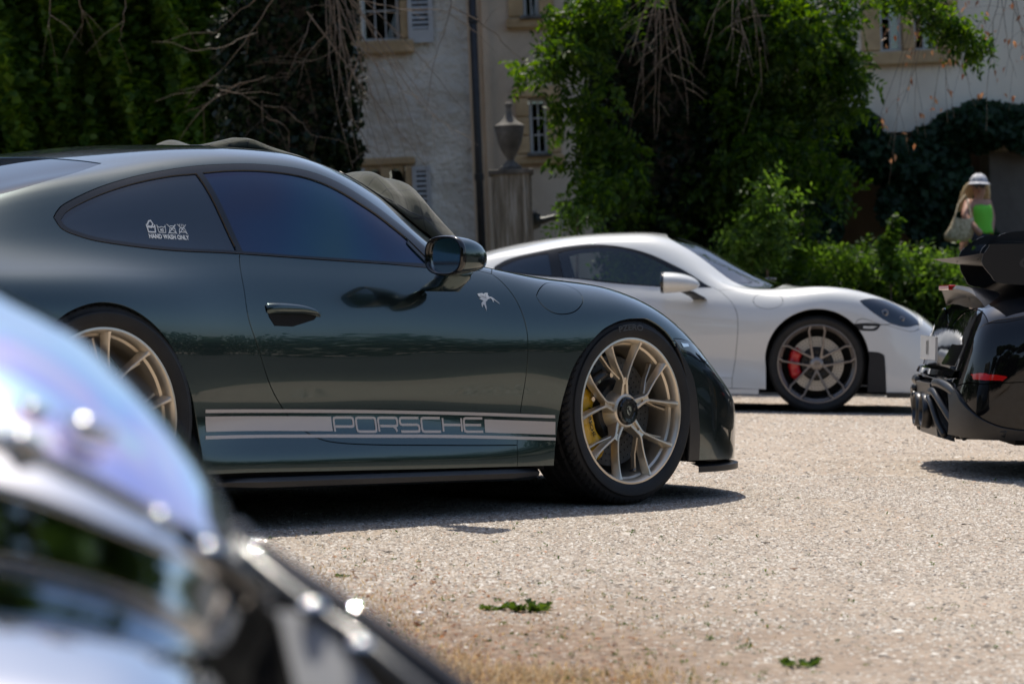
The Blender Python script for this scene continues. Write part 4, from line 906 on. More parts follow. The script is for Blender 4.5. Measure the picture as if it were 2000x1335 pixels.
# tweed cover lying over the windscreen and the front of the roof
def cover():
    root = thing('windscreen_cover', 'olive checked tweed cloth draped over the windscreen and roof of the green coupe', 'cloth cover', (1.3, 0, 1.25))
    xs = np.linspace(1.09, 1.985, 80); ys = np.linspace(-0.50, 0.50, 60); V = []
    def crest(x):   # how far the cloth stands above the body near its edge
        return float(np.interp(x, [1.09, 1.12, 1.15, 1.19, 1.25, 1.34, 1.54, 1.57, 1.60, 1.63, 1.67, 1.71, 1.76, 1.82, 1.88, 1.94, 1.985], [0.0, .020, .036, .024, .008, .002, .001, .010, .055, .088, .105, .125, .135, .12, .08, .03, .0]))
    for x in xs:
        yl = float(np.interp(x, [1.09, 1.16, 1.27, 1.4, 1.6, 1.8, 1.98], [.12, .28, .40, .42, .535, .57, .60]))
        for y in ys:
            yy = y/0.5*yl; v = GS.vz(x, -abs(yy), 1, 0.5); p, n = GS.at(np.array([x]), np.array([v]))
            t = abs(y)/0.5; h = crest(x)*(0.35+0.65*math.exp(-((t-0.72)/0.30)**2))*(1-max(0, t-0.93)/0.07)
            h += 0.002+0.004*math.sin(yy*31+x*9)*min(1, crest(x)*20)+0.006*math.sin(x*37-yy*13)*min(1, crest(x)*20)
            V.append((x+0.01*math.sin(yy*19), math.copysign(p[0][1], yy) if yy else 0, p[0][2]+max(h, 0.002)))
    n = len(ys); F = [(i*n+j, (i+1)*n+j, (i+1)*n+j+1, i*n+j+1) for i in range(len(xs)-1) for j in range(n-1)]
    V = np.array(V)-[1.3, 0, 1.25]
    o = obj('cloth', mesh('cloth', V, F, M['tweed'], True), root); md = o.modifiers.new('thickness', 'SOLIDIFY'); md.thickness = 0.004; md.offset = 1
    hem = MB(); hem.tube([V[i*n+1] + [0, 0, 0.004] for i in range(30, len(xs), 2)], 0.0035, 6); hem.build('hem', M['satin_black'], root, smooth=True)
    hem = MB(); hem.tube([V[j]+[0, 0, .004] for j in range(0, n, 2)], 0.003, 6); hem.build('hem', M['satin_black'], root, smooth=True)
cover()
# ---------------------------------------------------------------- the white coupe behind
def place(az, wx, wy, s, local):
    a = math.radians(az); c, q = math.cos(a), math.sin(a); lx, ly = local
    return (wx-s*(c*lx-q*ly), wy-s*(q*lx+c*ly), 0), a
def white_coupe():
    S = Surf(white_rows())
    loc, rz = place(-52, 10.147, 3.936, 1.0, (2.484, -.86))
    car = thing('parked_car', 'white sports coupe with a blue centre stripe and grey wheels parked behind the green one', 'car', loc, rz)
    A = lambda *s, **k: side(S, *s, **k); wmat = M['white']
    def arch(cx, cz, r, lo=-.03):
        a = np.linspace(math.radians(-28), math.radians(208), 15)[::-1]
        return A([(cx-r*0.97, lo, 'v')] + [(cx+r*math.cos(t), cz+r*math.sin(t)) for t in a[1:-1]] + [(cx+r*0.97, lo, 'v')])
    dlo = A([(.185, .985), (.205, 1.008), (.310, 1.060), (.529, 1.113), (.70, 1.145), (.88, 1.163), (1.042, 1.156), (1.226, 1.120), (1.410, 1.050), (1.593, .958), (1.740, .868)], [(1.740, .868), (1.55, .862), (1.379, .868), (.979, .895), (.632, .925), (.35, .948), (.205, .968)])
    qwin = A([(.223, .992), (.349, 1.050), (.47, 1.08), (.568, 1.097)], [(.568, 1.097), (.606, .940)], [(.606, .940), (.429, .952), (.26, .966)])
    dwin = A([(.641, 1.100), (.75, 1.128), (.918, 1.144), (1.05, 1.142), (1.160, 1.124), (1.411, 1.022), (1.55, .945), (1.662, .879)], [(1.662, .879), (1.4, .879), (1.168, .890), (.690, .927)])
    dfront = [(1.894, .238), (1.914, .371), (1.928, .587), (1.905, .730), (1.794, .848)]
    door = A([(.68, .92), (.66, .80), (.68, .65), (.76, .45), (.88, .31), (1.05, .25), (1.894, .235)], dfront, [(1.794, .848), (1.74, .872)], [(1.7, .88), (.69, .93)])
    K = [(2.137+.104*math.cos(t), S.vz(2.137+.104*math.cos(t), .780+.058*math.sin(t))*S.LEN) for t in np.linspace(0, 2*math.pi, 24, endpoint=False)]
    head = A([(2.775, .79), (2.86, .805), (2.98, .785), (3.09, .73), (3.18, .665), (3.20, .625)], [(3.20, .625), (3.10, .610), (2.985, .640), (2.88, .70), (2.80, .76)])
    marker = A([(2.72, .622), (2.925, .625)], [(2.925, .625), (2.885, .583), (2.79, .583), (2.755, .60)])
    trimf = A([(2.79, .44), (2.84, .435), (2.935, .42), (2.955, .36), (2.97, -.03, 'v')], [(2.97, -.03, 'v'), (2.80, -.03, 'v'), (2.83, .30)])
    fender = A([(1.892, -.03, 'v'), (1.894, .238)], dfront, [(1.794, .848), (1.95, -.73, 'y'), (2.25, -.66, 'y'), (2.6, -.60, 'y'), (2.9, -.53, 'y'), (3.1, -.42, 'y'), (3.2, -.3, 'y')], [(3.2, .62), (3.0, .63), (2.92, .626), (2.74, .622), (2.72, -.03, 'v')])
    bumper = A([(2.65, -.03, 'v'), (2.66, .62)], [(2.74, .622), (2.92, .626), (3.2, .60), (3.2, -.3, 'y'), (3.22, 1.03, 'v'), (3.7, 1.03, 'v'), (3.7, -.03, 'v')])
    ws = A([(1.40, 1.03, 'v'), (1.41, -.3, 'y'), (1.45, -.45, 'y'), (1.62, -.505, 'y'), (1.80, -.55, 'y'), (1.98, -.60, 'y'), (2.12, -.61, 'y'), (2.2, -.5, 'y'), (2.25, -.3, 'y'), (2.28, 1.03, 'v')])
    hood = A([(2.28, 1.03, 'v'), (2.25, -.3, 'y'), (2.2, -.5, 'y'), (2.12, -.66, 'y')], [(2.25, -.66, 'y'), (2.6, -.60, 'y'), (2.9, -.53, 'y'), (3.1, -.42, 'y'), (3.2, -.3, 'y'), (3.22, 1.03, 'v')])
    R = [dict(name='a', poly=arch(2.484, .365, .362), hole=1), dict(name='a', poly=arch(0.0, .355, .372), hole=1),
         dict(name='arch_flap', poly=trimf, mat=M['matt_black'], off=.004), dict(name='fuel_flap', poly=[tuple(p) for p in K], mat=wmat), dict(name='headlight', poly=head, mat=M['head_glass'], off=-.001), dict(name='side_marker', poly=marker, mat=M['satin_black'], off=.002),
         dict(name='quarter_window', poly=qwin, mat=M['quarter_glass'], off=-.004, gap=0), dict(name='door_window', poly=dwin, mat=M['car_glass'], off=-.004, gap=0, open=1), dict(name='window_trim', poly=dlo, mat=M['rubberseal'], off=.001, open=1),
         dict(name='door', poly=door, mat=wmat), dict(name='windshield', poly=ws, mat=M['windscreen_glass'], mode='join', off=-.003, open=1), dict(name='front_bumper', poly=bumper, mat=wmat, mode='join'), dict(name='front_fender', poly=fender, mat=wmat), dict(name='hood', poly=hood, mat=wmat, mode='join')]
    build_body(S, R, car, spacing=.03, shell=('body_shell', wmat))
    for x, nm in ((3.455, 'front_bumper_face'), (-.94, 'rear_panel')):
        i = int((x-S.X[0])/S.du); p = S.P[i][::10]; V = np.concatenate([p, (p*[1, -1, 1])[::-1]]); obj(nm, mesh(nm, V, [tuple(range(len(V)))[::-1]], wmat), car)
    # blue stripe on roof and bonnet
    for a, b, nm in ((-.2, 1.36, 'roof_stripe'), (2.30, 3.40, 'hood_stripe')):
        xs = np.linspace(a, b, 40); V = []
        for x in xs:
            for y in np.linspace(0, -.17, 6): p, n = S.at(np.array([x]), np.array([S.vz(x, y, 1, .5) if y < 0 else 1.0])); V.append(p[0]+n[0]*.0012)
        V = np.array(V); F = [(i*6+k, i*6+k+1, (i+1)*6+k+1, (i+1)*6+k) for i in range(39) for k in range(5)]
        V2 = np.concatenate([V, V*[1, -1, 1]]); F2 = [f[::-1] for f in F]+[tuple(i+len(V) for i in f) for f in F]; obj(nm, mesh(nm, V2, F2, M['blue_stripe'], True), car)
    underbody(car, -.8, 3.1, .6, .13); mb = MB(); mb.box((.5, -.82, .135), (2.0, .82, .2)); mb.build('floor_pan', M['void'], car)
    for s_ in (-1, 1):
        well(car, 2.484, .36, .37, .86, .5, s_); well(car, 0, .35, .38, .86, .5, s_)
        mb = MB(); mb.box((.42, s_*.86-.015, .125), (2.08, s_*.86+.015, .16)); mb.build('side_skirt', wmat, car)
        mb = MB(); us = np.linspace(2.97, 3.44, 14); P, N = S.at(us, np.zeros(14)); V = []
        for p, n in zip(P, N): q = p+n*[.02, .02, 0]; V += [(q[0], s_*-q[1], .150), (q[0], s_*-q[1], .115), (p[0]-.05, s_*-(p[1]+.05), .115)]
        mb.add(V, [(i*3+k, i*3+k+1, (i+1)*3+k+1, (i+1)*3+k) if s_ < 0 else (i*3+k+1, i*3+k, (i+1)*3+k, (i+1)*3+k+1) for i in range(13) for k in range(2)]); mb.build('splitter', M['satin_black'], car)
        m = mirror_housing(car, 1.41, s_*1.00, .895, .25, .115, .074, wmat, [(1.66, s_*.80, .78, .05, .03), (1.64, s_*.85, .80, .05, .04), (1.60, s_*.92, .82, .05, .05), (1.56, s_*.96, .84, .055, .05)], s_, e=.92)
        spoke_wheel(car, .343, .245, .277, 90.7, M['red'], (2.484, s_*.735, .343), text='GT4')if s_ < 0 else None
        spoke_wheel(car, .346, .29, .277, 60, M['red'], (0, -.72, .346)) if s_ < 0 else None
    ws_ = [c for c in car.children if c.name.startswith('wheel') and 'arch' not in c.name]
    for src in list(ws_):
        c = src.copy(); COL.objects.link(c); c.parent = car; c.location = (src.location[0], -src.location[1], src.location[2]); c.rotation_euler = (0, 0, math.pi)
        for ch in src.children: d = ch.copy(); COL.objects.link(d); d.parent = c
    # headlight inside: lamp barrels
    for (x, z, r) in ((2.95, .705, .026), (3.07, .665, .020)):
        p, n = S.at(np.array([x]), np.array([S.vz(x, z)])); mb = MB(); q = p[0]+n[0]*.002; mb.lathe([(r*.5, -.004), (r*.9, .001), (r, 0.0)], 16, 'y', origin=q); mb.build('lamp_ring', M['steel'], car)
    # marker insert, seats and steering wheel seen through the open glass
    V = [(2.80, .612), (2.90, .612), (2.87, .596), (2.80, .596)]; decal_poly(S, 'marker_insert', V, M['white'], car, .004, .02)
    for y in (-.36, .36):
        mb = MB(); mb.box((.78, y-.24, .2), (1.28, y+.24, .42), .04); mb.build('seat', M['matt_black'], car)
        mb = MB(); V = []
        for (x, z, w, d) in ((.80, .38, .24, .10), (.72, .6, .26, .09), (.64, .85, .22, .07), (.62, .95, .13, .06), (.60, 1.05, .10, .045)): V += [(x-d, y-w, z), (x+d, y-w, z), (x+d, y+w, z), (x-d, y+w, z)]
        mb.add(V, [(i*4+k, i*4+(k+1) % 4, (i+1)*4+(k+1) % 4, (i+1)*4+k) for i in range(4) for k in range(4)]+[(16, 17, 18, 19)]); mb.build('seat_back', M['matt_black'], car, smooth=True)
    mb = MB(); mb.tube([(1.42+.05*math.sin(t), .36+.18*math.cos(t), .80+.17*math.sin(t)) for t in np.linspace(0, 2*math.pi, 25)], .016, 8, False); mb.build('steering_wheel', M['matt_black'], car, smooth=True)
    mb = MB(); mb.box((1.6, -.70, .3), (2.15, .70, .85), .05); mb.build('dashboard', M['matt_black'], car)
    mb = MB(); mb.tube([(1.95, -.5, .905), (2.15, -.1, .945), (2.2, .1, .945)], .008, 6); mb.build('wiper', M['satin_black'], car)
    return S
M['dark_steel'] = simple('blackened_steel', (.05, .05, .052), .35, met=1.0)
M['head_glass'] = simple('headlight_glass', (0.015, 0.022, 0.035), 0.04, coat=1.0)
WS = white_coupe()

# ---------------------------------------------------------------- the black winged coupe at the right edge
def black_coupe():
    S = Surf(black_rows(), sigu=.03)
    o = at(1843, 700, 12.4); loc, rz = place(-48, o[0], o[1], .95, (-1.05, 0))
    car = thing('parked_car', 'black sports coupe with a tall rear wing, seen from behind at the right', 'car', loc, rz, scale=.95)
    A = lambda *s, **k: side(S, *s, **k); b = M['black']
    def arch(cx, cz, r):
        a = np.linspace(math.radians(-28), math.radians(208), 15)[::-1]
        return A([(cx-r*.97, -.03, 'v')]+[(cx+r*math.cos(t), cz+r*math.sin(t)) for t in a[1:-1]]+[(cx+r*.97, -.03, 'v')])
    dlo = A([(-.011, .978), (.016, 1.002), (.194, 1.076), (.496, 1.149), (.913, 1.184), (1.181, 1.152), (1.415, 1.042), (1.587, .896), (1.612, .862)], [(1.612, .862), (1.336, .862), (.869, .876), (.493, .884), (.125, .906), (0, .944)])
    lamp = A([(-1.02, .735), (-.963, .785), (-.88, .815), (-.80, .835)], [(-.80, .835), (-.72, .79), (-.80, .752), (-.88, .735), (-.96, .715)])
    skirt = A([(-1.2, .415), (-1.04, .44), (-.92, .445), (-.70, .44), (-.45, .43)], [(-.45, .43), (-.43, -.03, 'v'), (-1.2, -.03, 'v')])
    rear = A([(-.37, .42), (-.36, .60), (-.374, .752), (-.6, .745), (-.8, .738), (-.95, .715), (-1.2, .70)], [(-1.2, .3), (-.38, .3)])
    glass = A([(.235, 1.03, 'v'), (.262, -.30, 'y'), (.316, -.485, 'y')], [(.316, -.485, 'y'), (.006, -.56, 'y'), (-.35, -.52, 'y'), (-.56, -.2, 'y'), (-.57, 1.03, 'v')])
    ws = A([(1.30, 1.03, 'v'), (1.31, -.25, 'y'), (1.36, -.43, 'y'), (1.70, -.57, 'y'), (2.0, -.63, 'y'), (2.13, -.3, 'y'), (2.15, 1.03, 'v')])
    R = [dict(name='a', poly=arch(2.457, .34, .37), hole=1), dict(name='a', poly=arch(0, .355, .39), hole=1), dict(name='tail_lamp', poly=lamp, mat=M['clear_dark_lens'], off=.002),
         dict(name='side_window', poly=dlo, mat=M['quarter_glass'], off=-.002), dict(name='diffuser', poly=A([(-1.2, .415), (-1.092, .405), (-1.06, .355), (-1.02, .305), (-.95, .262), (-.85, .238), (-.6, .228), (-.45, .215)], [(-.43, -.03, 'v'), (-1.2, -.03, 'v')]), mat=M['satin_black'], mode='pair', off=.014, depth=.03), dict(name='lower_bumper', poly=skirt, mat=b, mode='pair'), dict(name='rear_bumper', poly=rear, mat=b, mode='pair'),
         dict(name='rear_window', poly=glass, mat=M['quarter_glass'], mode='join'), dict(name='windshield', poly=ws, mat=M['quarter_glass'], mode='join')]
    build_body(S, R, car, spacing=.035, shell=('body_shell', b))
    for x, nm in ((3.485, 'front_bumper_face'), (-1.09, 'rear_panel')):
        i = int((x-S.X[0])/S.du); p = S.P[i][::10]; V = np.concatenate([p, (p*[1, -1, 1])[::-1]]); obj(nm, mesh(nm, V, [tuple(range(len(V)))[::-1]], b), car)
    underbody(car, -.8, 3.1, .6, .15); mb = MB(); mb.box((.48, -.84, .15), (1.98, .84, .2)); mb.build('floor_pan', M['void'], car)
    for s_ in (-1, 1): well(car, 2.435, .335, .372, .885, .52, s_); well(car, 0, .345, .392, .9, .5, s_)
    spoke_wheel(car, .343, .255, .27, 90, M['yellow'], (2.457, -.79, .343)); spoke_wheel(car, .361, .3, .28, 54, M['yellow'], (0, -.77, .361))
    for src in [c for c in car.children if c.name.startswith('wheel') and 'arch' not in c.name]:
        c = src.copy(); COL.objects.link(c); c.parent = car; c.location = (src.location[0], -src.location[1], src.location[2]); c.rotation_euler = (0, 0, math.pi)
        for ch in src.children: d = ch.copy(); COL.objects.link(d); d.parent = c
    # red reflectors low on the bumper corners
    decal_poly(S, 'reflector', [(-1.035, .487), (-1.0, .487), (-.93, .482), (-.885, .474), (-.905, .455), (-.98, .455), (-1.025, .463)], M['red_lens'], car, .003, .012, pair=True)
    for s_ in (-1, 1):      # moulded ribs sweeping from the exhaust surround round the corner
        for P_, r_ in (([(-1.125, -.28, .425), (-1.12, -.45, .425), (-1.09, -.59, .40), (-1.035, -.72, .33), (-.97, -.80, .255), (-.88, -.85, .215)], .024), ([(-1.145, -.27, .385), (-1.14, -.37, .38), (-1.12, -.47, .33), (-1.08, -.57, .25), (-1.035, -.64, .185)], .020), ([(-1.155, -.25, .355), (-1.15, -.32, .33), (-1.13, -.38, .25), (-1.10, -.43, .18)], .016)):
            mb = MB(); mb.tube([(x, -y*s_, z) for x, y, z in curve(P_, 5)], r_, 10); mb.build('bumper_rib', M['satin_black'], car, smooth=True)
    mb = MB()
    V = [(-1.115, -.30, .17), (-1.115, .30, .17), (-1.15, .24, .42), (-1.15, -.24, .42), (-1.04, -.34, .15), (-1.04, .34, .15), (-1.04, .28, .44), (-1.04, -.28, .44)]
    mb.add(V, [(0, 3, 2, 1), (0, 4, 7, 3), (3, 7, 6, 2), (2, 6, 5, 1), (0, 1, 5, 4)]); mb.build('exhaust_surround', M['satin_black'], car)
    for y in (-.12, .12):
        mb = MB(); pr = []
        for (r, d) in ((.066, 0), (.072, -.006), (.072, -.045), (.064, -.050), (.058, -.045), (.056, .08)):
            pr.append((r, d))
        V = []; n = 28
        for k in range(n):
            w = 2*math.pi*k/n
            for (r, d) in pr: V.append((-1.125+d, y+r*1.15*math.cos(w), .285+r*1.15*math.sin(w)))
        mb.add(V, [(k*6+j, k*6+j+1, ((k+1) % n)*6+j+1, ((k+1) % n)*6+j) for k in range(n) for j in range(5)]); mb.build('exhaust_pipe', M['dark_steel'], car, smooth=True)
        mb = MB(); mb.add([(-1.12, y+.064*math.cos(2*math.pi*k/20), .285+.064*math.sin(2*math.pi*k/20)) for k in range(20)], [tuple(range(20))]); mb.build('pipe_mouth', M['void'], car)
    for y in (-.5, -.38, .38, .5): mb = MB(); mb.box((-1.06, y-.006, .17), (-.9, y+.006, .24)); mb.build('diffuser_fin', M['satin_black'], car)
    # bumper shelf and number plate
    mb = MB(); V = []
    for y in np.linspace(-.62, .62, 13): xx = -1.125+.05*(y/.62)**2; V += [(xx+.06, y, .505), (xx-.012, y, .49), (xx-.022, y, .465), (xx+.04, y, .44)]
    mb.add(V, [(i*4+k, (i+1)*4+k, (i+1)*4+k+1, i*4+k+1) for i in range(12) for k in range(3)]); mb.build('bumper_shelf', b, car, auto=50)
    pl = MB(); pl.box((-1.128, -.26, .53), (-1.116, .26, .645), .002); plate = pl.build('number_plate', M['white'], car)
    V, F = text_mesh('01', .10, .001, 'CENTER'); obj('plate_characters', mesh('plate_characters', [(-1.1295, -x, z+.555) for x, z in V], F, M['void']), plate)
    # ducktail with the high red lamp
    mb = MB(); V = []; ys = np.linspace(-.63, .63, 25)
    for y in ys:
        t = abs(y)/.63; e = 1-t**6; xt = -1.045+.10*t*t; V += [(-.78, y, .865-.03*t), (-.90, y, .885*e+.83*(1-e)-.02*t), (xt+.02, y, .895*e+.80*(1-e)-.02*t), (xt, y, .880*e+.79*(1-e)-.02*t), (xt+.015, y, .862*e+.78*(1-e)-.02*t), (xt+.10, y, .85-.06*t), (xt+.16, y, .76-.03*t)]
    mb.add(V, [(i*7+k, i*7+k+1, (i+1)*7+k+1, (i+1)*7+k) for i in range(24) for k in range(6)]); mb.build('ducktail', M['satin_black'], car, auto=45)
    mb = MB(); mb.box((-1.056, -.16, .868), (-1.02, .16, .892), .004); mb.build('brake_lamp', M['red_lens'], car)
    # wing: two planes, end plates, swan necks
    def plane(name, x0, x1, z0, z1, th, yw):
        mb = MB(); V = []; yy = np.linspace(-yw, yw, 17)
        for y in yy:
            dz = -.004*(1-(y/yw)**2)
            for t in np.linspace(0, 1, 9): V.append((x0+(x1-x0)*t, y, z0+(z1-z0)*t-.006*math.sin(math.pi*t)+dz+th*.5*math.sin(math.pi*min(1, (1-t)*1.0+.02))**.6))
            for t in np.linspace(1, 0, 9)[1:-1]: V.append((x0+(x1-x0)*t, y, z0+(z1-z0)*t-.006*math.sin(math.pi*t)+dz-th*.5*math.sin(math.pi*(1-t))**.6))
        k = 16; mb.add(V, [(i*k+j, (i+1)*k+j, (i+1)*k+(j+1) % k, i*k+(j+1) % k) for i in range(16) for j in range(k)]+[tuple(range(k)), tuple(16*k+j for j in range(k))[::-1]])
        return mb.build(name, M['satin_black'], car, auto=50)
    plane('wing_plane', -1.00, -.62, 1.032, 1.005, .022, .80); pass
    for s_ in (-1, 1):
        P2 = [(-1.00, 1.045), (-.96, .985), (-.90, .945), (-.62, .945), (-.56, .99), (-.56, 1.10), (-.60, 1.125), (-.93, 1.125), (-.97, 1.11)]
        P2 = [(x, z-.05) for x, z in P2]; P2 = [(x if s_ < 0 else -.56+(x+.56)*.68, z) for x, z in P2]; P2 = curve(P2, 4, True); n = len(P2); V = [(x, s_*.80-.006, z) for x, z in P2]+[(x, s_*.80+.006, z) for x, z in P2]
        mb = MB(); mb.add(V, [tuple(range(n)), tuple(range(n, 2*n))[::-1]]+[(i, n+i, n+(i+1) % n, (i+1) % n) for i in range(n)]); ep = mb.build('wing_endplate', M['satin_black'], car, auto=40)
        if s_ < 0:
            V, F = text_mesh('GT3', .075, .001, 'CENTER', .3, 1.5); obj('endplate_lettering', mesh('endplate_lettering', [(x-.74, -.8075, z+.97) for x, z in V], F, simple('grey_print', (.05, .05, .055), .3)), ep)
        mb = MB(); V = []
        for (x, z, w) in curve([(-.60, .86, .11), (-.62, .96, .09), (-.58, 1.04, .085), (-.62, 1.105, .07), (-.74, 1.12, .06), (-.86, 1.10, .05), (-.90, 1.03, .045)], 4): V += [(x-w, s_*.33-.012, z-.02), (x+w*.4, s_*.33-.012, z+.03), (x+w*.4, s_*.33+.012, z+.03), (x-w, s_*.33+.012, z-.02)]
        n = len(V)//4; mb.add(V, [(i*4+k, i*4+(k+1) % 4, (i+1)*4+(k+1) % 4, (i+1)*4+k) for i in range(n-1) for k in range(4)]+[(3, 2, 1, 0), tuple((n-1)*4+k for k in range(4))]); mb.build('wing_upright', M['satin_black'], car, auto=50)
black_coupe()

# ---------------------------------------------------------------- dark car close to the lens: front wing and headlight only
def near_car():
    K_ = .77
    def at(px, py, D): return globals()['at'](px, py, D*K_)
    o = at(200, 1500, 2.3); o[2] = 0
    car = thing('parked_car', 'blurred glossy black car with an iridescent headlight, close in the corner', 'car', tuple(o))
    xs = [-420, -150, 0, 120, 240, 340, 430, 490, 545]
    def row(ys, Ds): return [at(x, y, D)-o for (x, y), D in zip(ys, Ds)]
    rows = [
        row([(-420, 560), (-150, 560), (20, 640), (140, 700), (260, 800), (360, 905), (440, 1010), (500, 1100), (560, 1180)], [3.1, 3.0, 2.9, 2.85, 2.8, 2.75, 2.7, 2.65, 2.6]),
        row([(-420, 470), (-150, 520), (0, 606), (120, 668), (240, 765), (340, 876), (430, 1008), (490, 1088), (550, 1160)], [2.5, 2.47, 2.45, 2.44, 2.43, 2.42, 2.4, 2.42, 2.45]),
        row([(-420, 650), (-150, 700), (0, 745), (120, 800), (240, 880), (340, 965), (425, 1052), (485, 1120), (548, 1180)], [2.25, 2.24, 2.23, 2.23, 2.23, 2.24, 2.26, 2.33, 2.45]),
        row([(-420, 860), (-150, 890), (0, 922), (120, 962), (240, 1014), (340, 1058), (420, 1100), (480, 1148), (540, 1205)], [2.108, 2.108, 2.106, 2.106, 2.110, 2.125, 2.155, 2.24, 2.42]),
        row([(-420, 900), (-150, 932), (0, 962), (120, 1000), (240, 1048), (340, 1088), (418, 1128), (478, 1172), (538, 1224)], [2.100, 2.100, 2.098, 2.098, 2.102, 2.116, 2.148, 2.232, 2.415]),
        row([(-420, 1030), (-150, 1060), (0, 1085), (120, 1112), (240, 1146), (340, 1188), (412, 1232), (468, 1262), (530, 1280)], [2.094, 2.094, 2.092, 2.092, 2.096, 2.110, 2.143, 2.228, 2.412]),
        row([(-420, 1060), (-150, 1088), (0, 1112), (120, 1138), (240, 1172), (340, 1216), (408, 1262), (460, 1290), (526, 1305)], [2.085, 2.085, 2.083, 2.083, 2.087, 2.101, 2.135, 2.22, 2.41]),
        row([(-420, 1230), (-150, 1245), (0, 1262), (120, 1280), (240, 1305), (340, 1335), (400, 1360), (450, 1370), (515, 1370)], [1.90, 1.90, 1.90, 1.90, 1.90, 1.92, 1.97, 2.08, 2.37]),
        row([(-420, 1480), (-150, 1490), (0, 1500), (120, 1510), (240, 1525), (330, 1535), (390, 1540), (440, 1540), (505, 1540)], [1.78, 1.78, 1.78, 1.78, 1.79, 1.82, 1.88, 2.02, 2.34]),
        row([(-420, 2100), (-150, 2100), (0, 2100), (120, 2100), (240, 2100), (330, 2100), (390, 2100), (440, 2100), (505, 2100)], [1.74, 1.74, 1.74, 1.74, 1.75, 1.78, 1.84, 1.98, 2.32])]
    G = np.array(rows); A_ = pchip(np.arange(len(G)), G, np.linspace(0, len(G)-1, 181)); A_ = np.moveaxis(pchip(np.arange(9), np.moveaxis(A_, 1, 0), np.linspace(0, 8, 121)), 0, 1)
    A_ = gauss(A_, 1.6, 0); A_ = gauss(A_, 3.5, 1)
    def grid(name, Q, mat, flip=False):
        n, m = Q.shape[:2]; i = np.arange(n-1)[:, None]*m; j = np.arange(m-1)[None]; F = np.stack([i+j, i+m+j, i+m+j+1, i+j+1], -1).reshape(-1, 4)
        return obj(name, mesh(name, Q.reshape(-1, 3), F if not flip else F[:, ::-1].copy(), mat, True), car)
    grid('front_wing', A_, M['near_paint'])
    # headlight lens: dome proud of the wing between the crest and the lower crease
    a, b = 6, 54; c1 = 96; Q = A_[a:b, :c1].copy(); n, m = Q.shape[:2]
    N = np.cross(np.gradient(Q, axis=0), np.gradient(Q, axis=1)); N /= np.linalg.norm(N, axis=2, keepdims=True)
    if (N[n//2, m//2]*(CAM-o-Q[n//2, m//2])).sum() < 0: N = -N
    t = np.linspace(0, 1, n)[:, None]; s_ = np.linspace(0, 1, m)[None]; h = (np.sin(math.pi*np.clip(t*1.0, 0, 1))**.7)*np.clip((1-s_)*7, 0, 1)**.6
    Q = Q+N*(0.003+0.009*h)[..., None]; grid('headlight_lens', Q, M['lens_sheen'])
    # bright rim of the headlight and the shut line highlights
    ed = Q[-1, ::4]; mb = MB(); mb.tube(ed, .003, 8); mb.build('headlight_rim', M['chrome'], car, smooth=True)
    mb = MB(); mb.tube([at(*p)-o for p in ((290, 985, 2.17), (340, 1025, 2.16), (405, 1072, 2.15), (470, 1122, 2.17), (520, 1175, 2.24), (536, 1225, 2.33))], [.003, .005, .007, .007, .006, .003], 12); mb.build('headlight_bezel', M['silver_body'], car, smooth=True)
    for (px, py, D, L_, r) in ((48, 862, 2.14, 34, .007), (172, 838, 2.17, 44, .008), (66, 800, 2.18, 30, .005)):  # chrome bars added on the lens to make its bright sun spots
        mb = MB(); mb.tube([at(px-L_, py-L_*.42, D)-o, at(px, py, D-.008)-o, at(px+L_, py+L_*.42, D)-o], [r*.6, r, r*.6], 12); mb.build('glint_bar', M['chrome_soft'], car, smooth=True)
    # bumper edge running to the nose
    P = [(430, 1020, 2.42), (470, 1068, 2.38), (540, 1130, 2.34), (612, 1186, 2.30), (700, 1245, 2.26), (790, 1318, 2.22), (900, 1410, 2.18)]
    P = curve([at(*p)-o for p in P], 5); mb = MB(); mb.tube(P, .0045, 16); mb.build('bumper_edge', M['silver_body'], car, smooth=True)
    P = curve([at(*p)-o for p in ((455, 1040, 2.46), (500, 1082, 2.44), (580, 1135, 2.40), (650, 1180, 2.36), (740, 1240, 2.32), (840, 1312, 2.28), (950, 1400, 2.24))], 5); mb = MB(); mb.tube(P, .011, 16); mb.build('bumper_edge', M['black'], car, smooth=True)
    for (px, py, D) in ((407, 1072, 2.135), (612, 1186, 2.285), (705, 1262, 2.25), (312, 1012, 2.15)):  # small chrome studs added only to catch sun glints
        mb = MB(); mb.lathe([(.0, .006), (.005, .005), (.008, .003), (.009, 0)][::-1], 20, 'z', origin=at(px, py, D)-o); mb.build('glint_stud', M['chrome'], car, smooth=True)
    mb = MB(); mb.add([at(*p)-o for p in ((520, 1120, 2.46), (1000, 1440, 2.30), (700, 1700, 2.3), (480, 1500, 2.36))], [(0, 1, 2, 3)]); mb.build('air_intake', M['void'], car)
    for i in range(13):
        t = i/12; a = at(548+t*95, 1195+t*45-12*math.sin(t*3), 2.30-.02*t)-o; b_ = at(600+t*190, 1410+t*25, 2.22-.02*t)-o; mb = MB(); mb.tube([a, (a+b_)/2, b_], .0022, 6); mb.build('grille_slat', M['slat_grey'], car)
M['silver_body'] = simple('satin_dark_trim', (.05, .055, .06), .22, coat=.3)
M['chrome_soft'] = simple('soft_chrome', (.8, .8, .8), .16, met=1.0)
M['slat_grey'] = simple('pale_grille_slat', (.42, .43, .45), .4)
near_car()
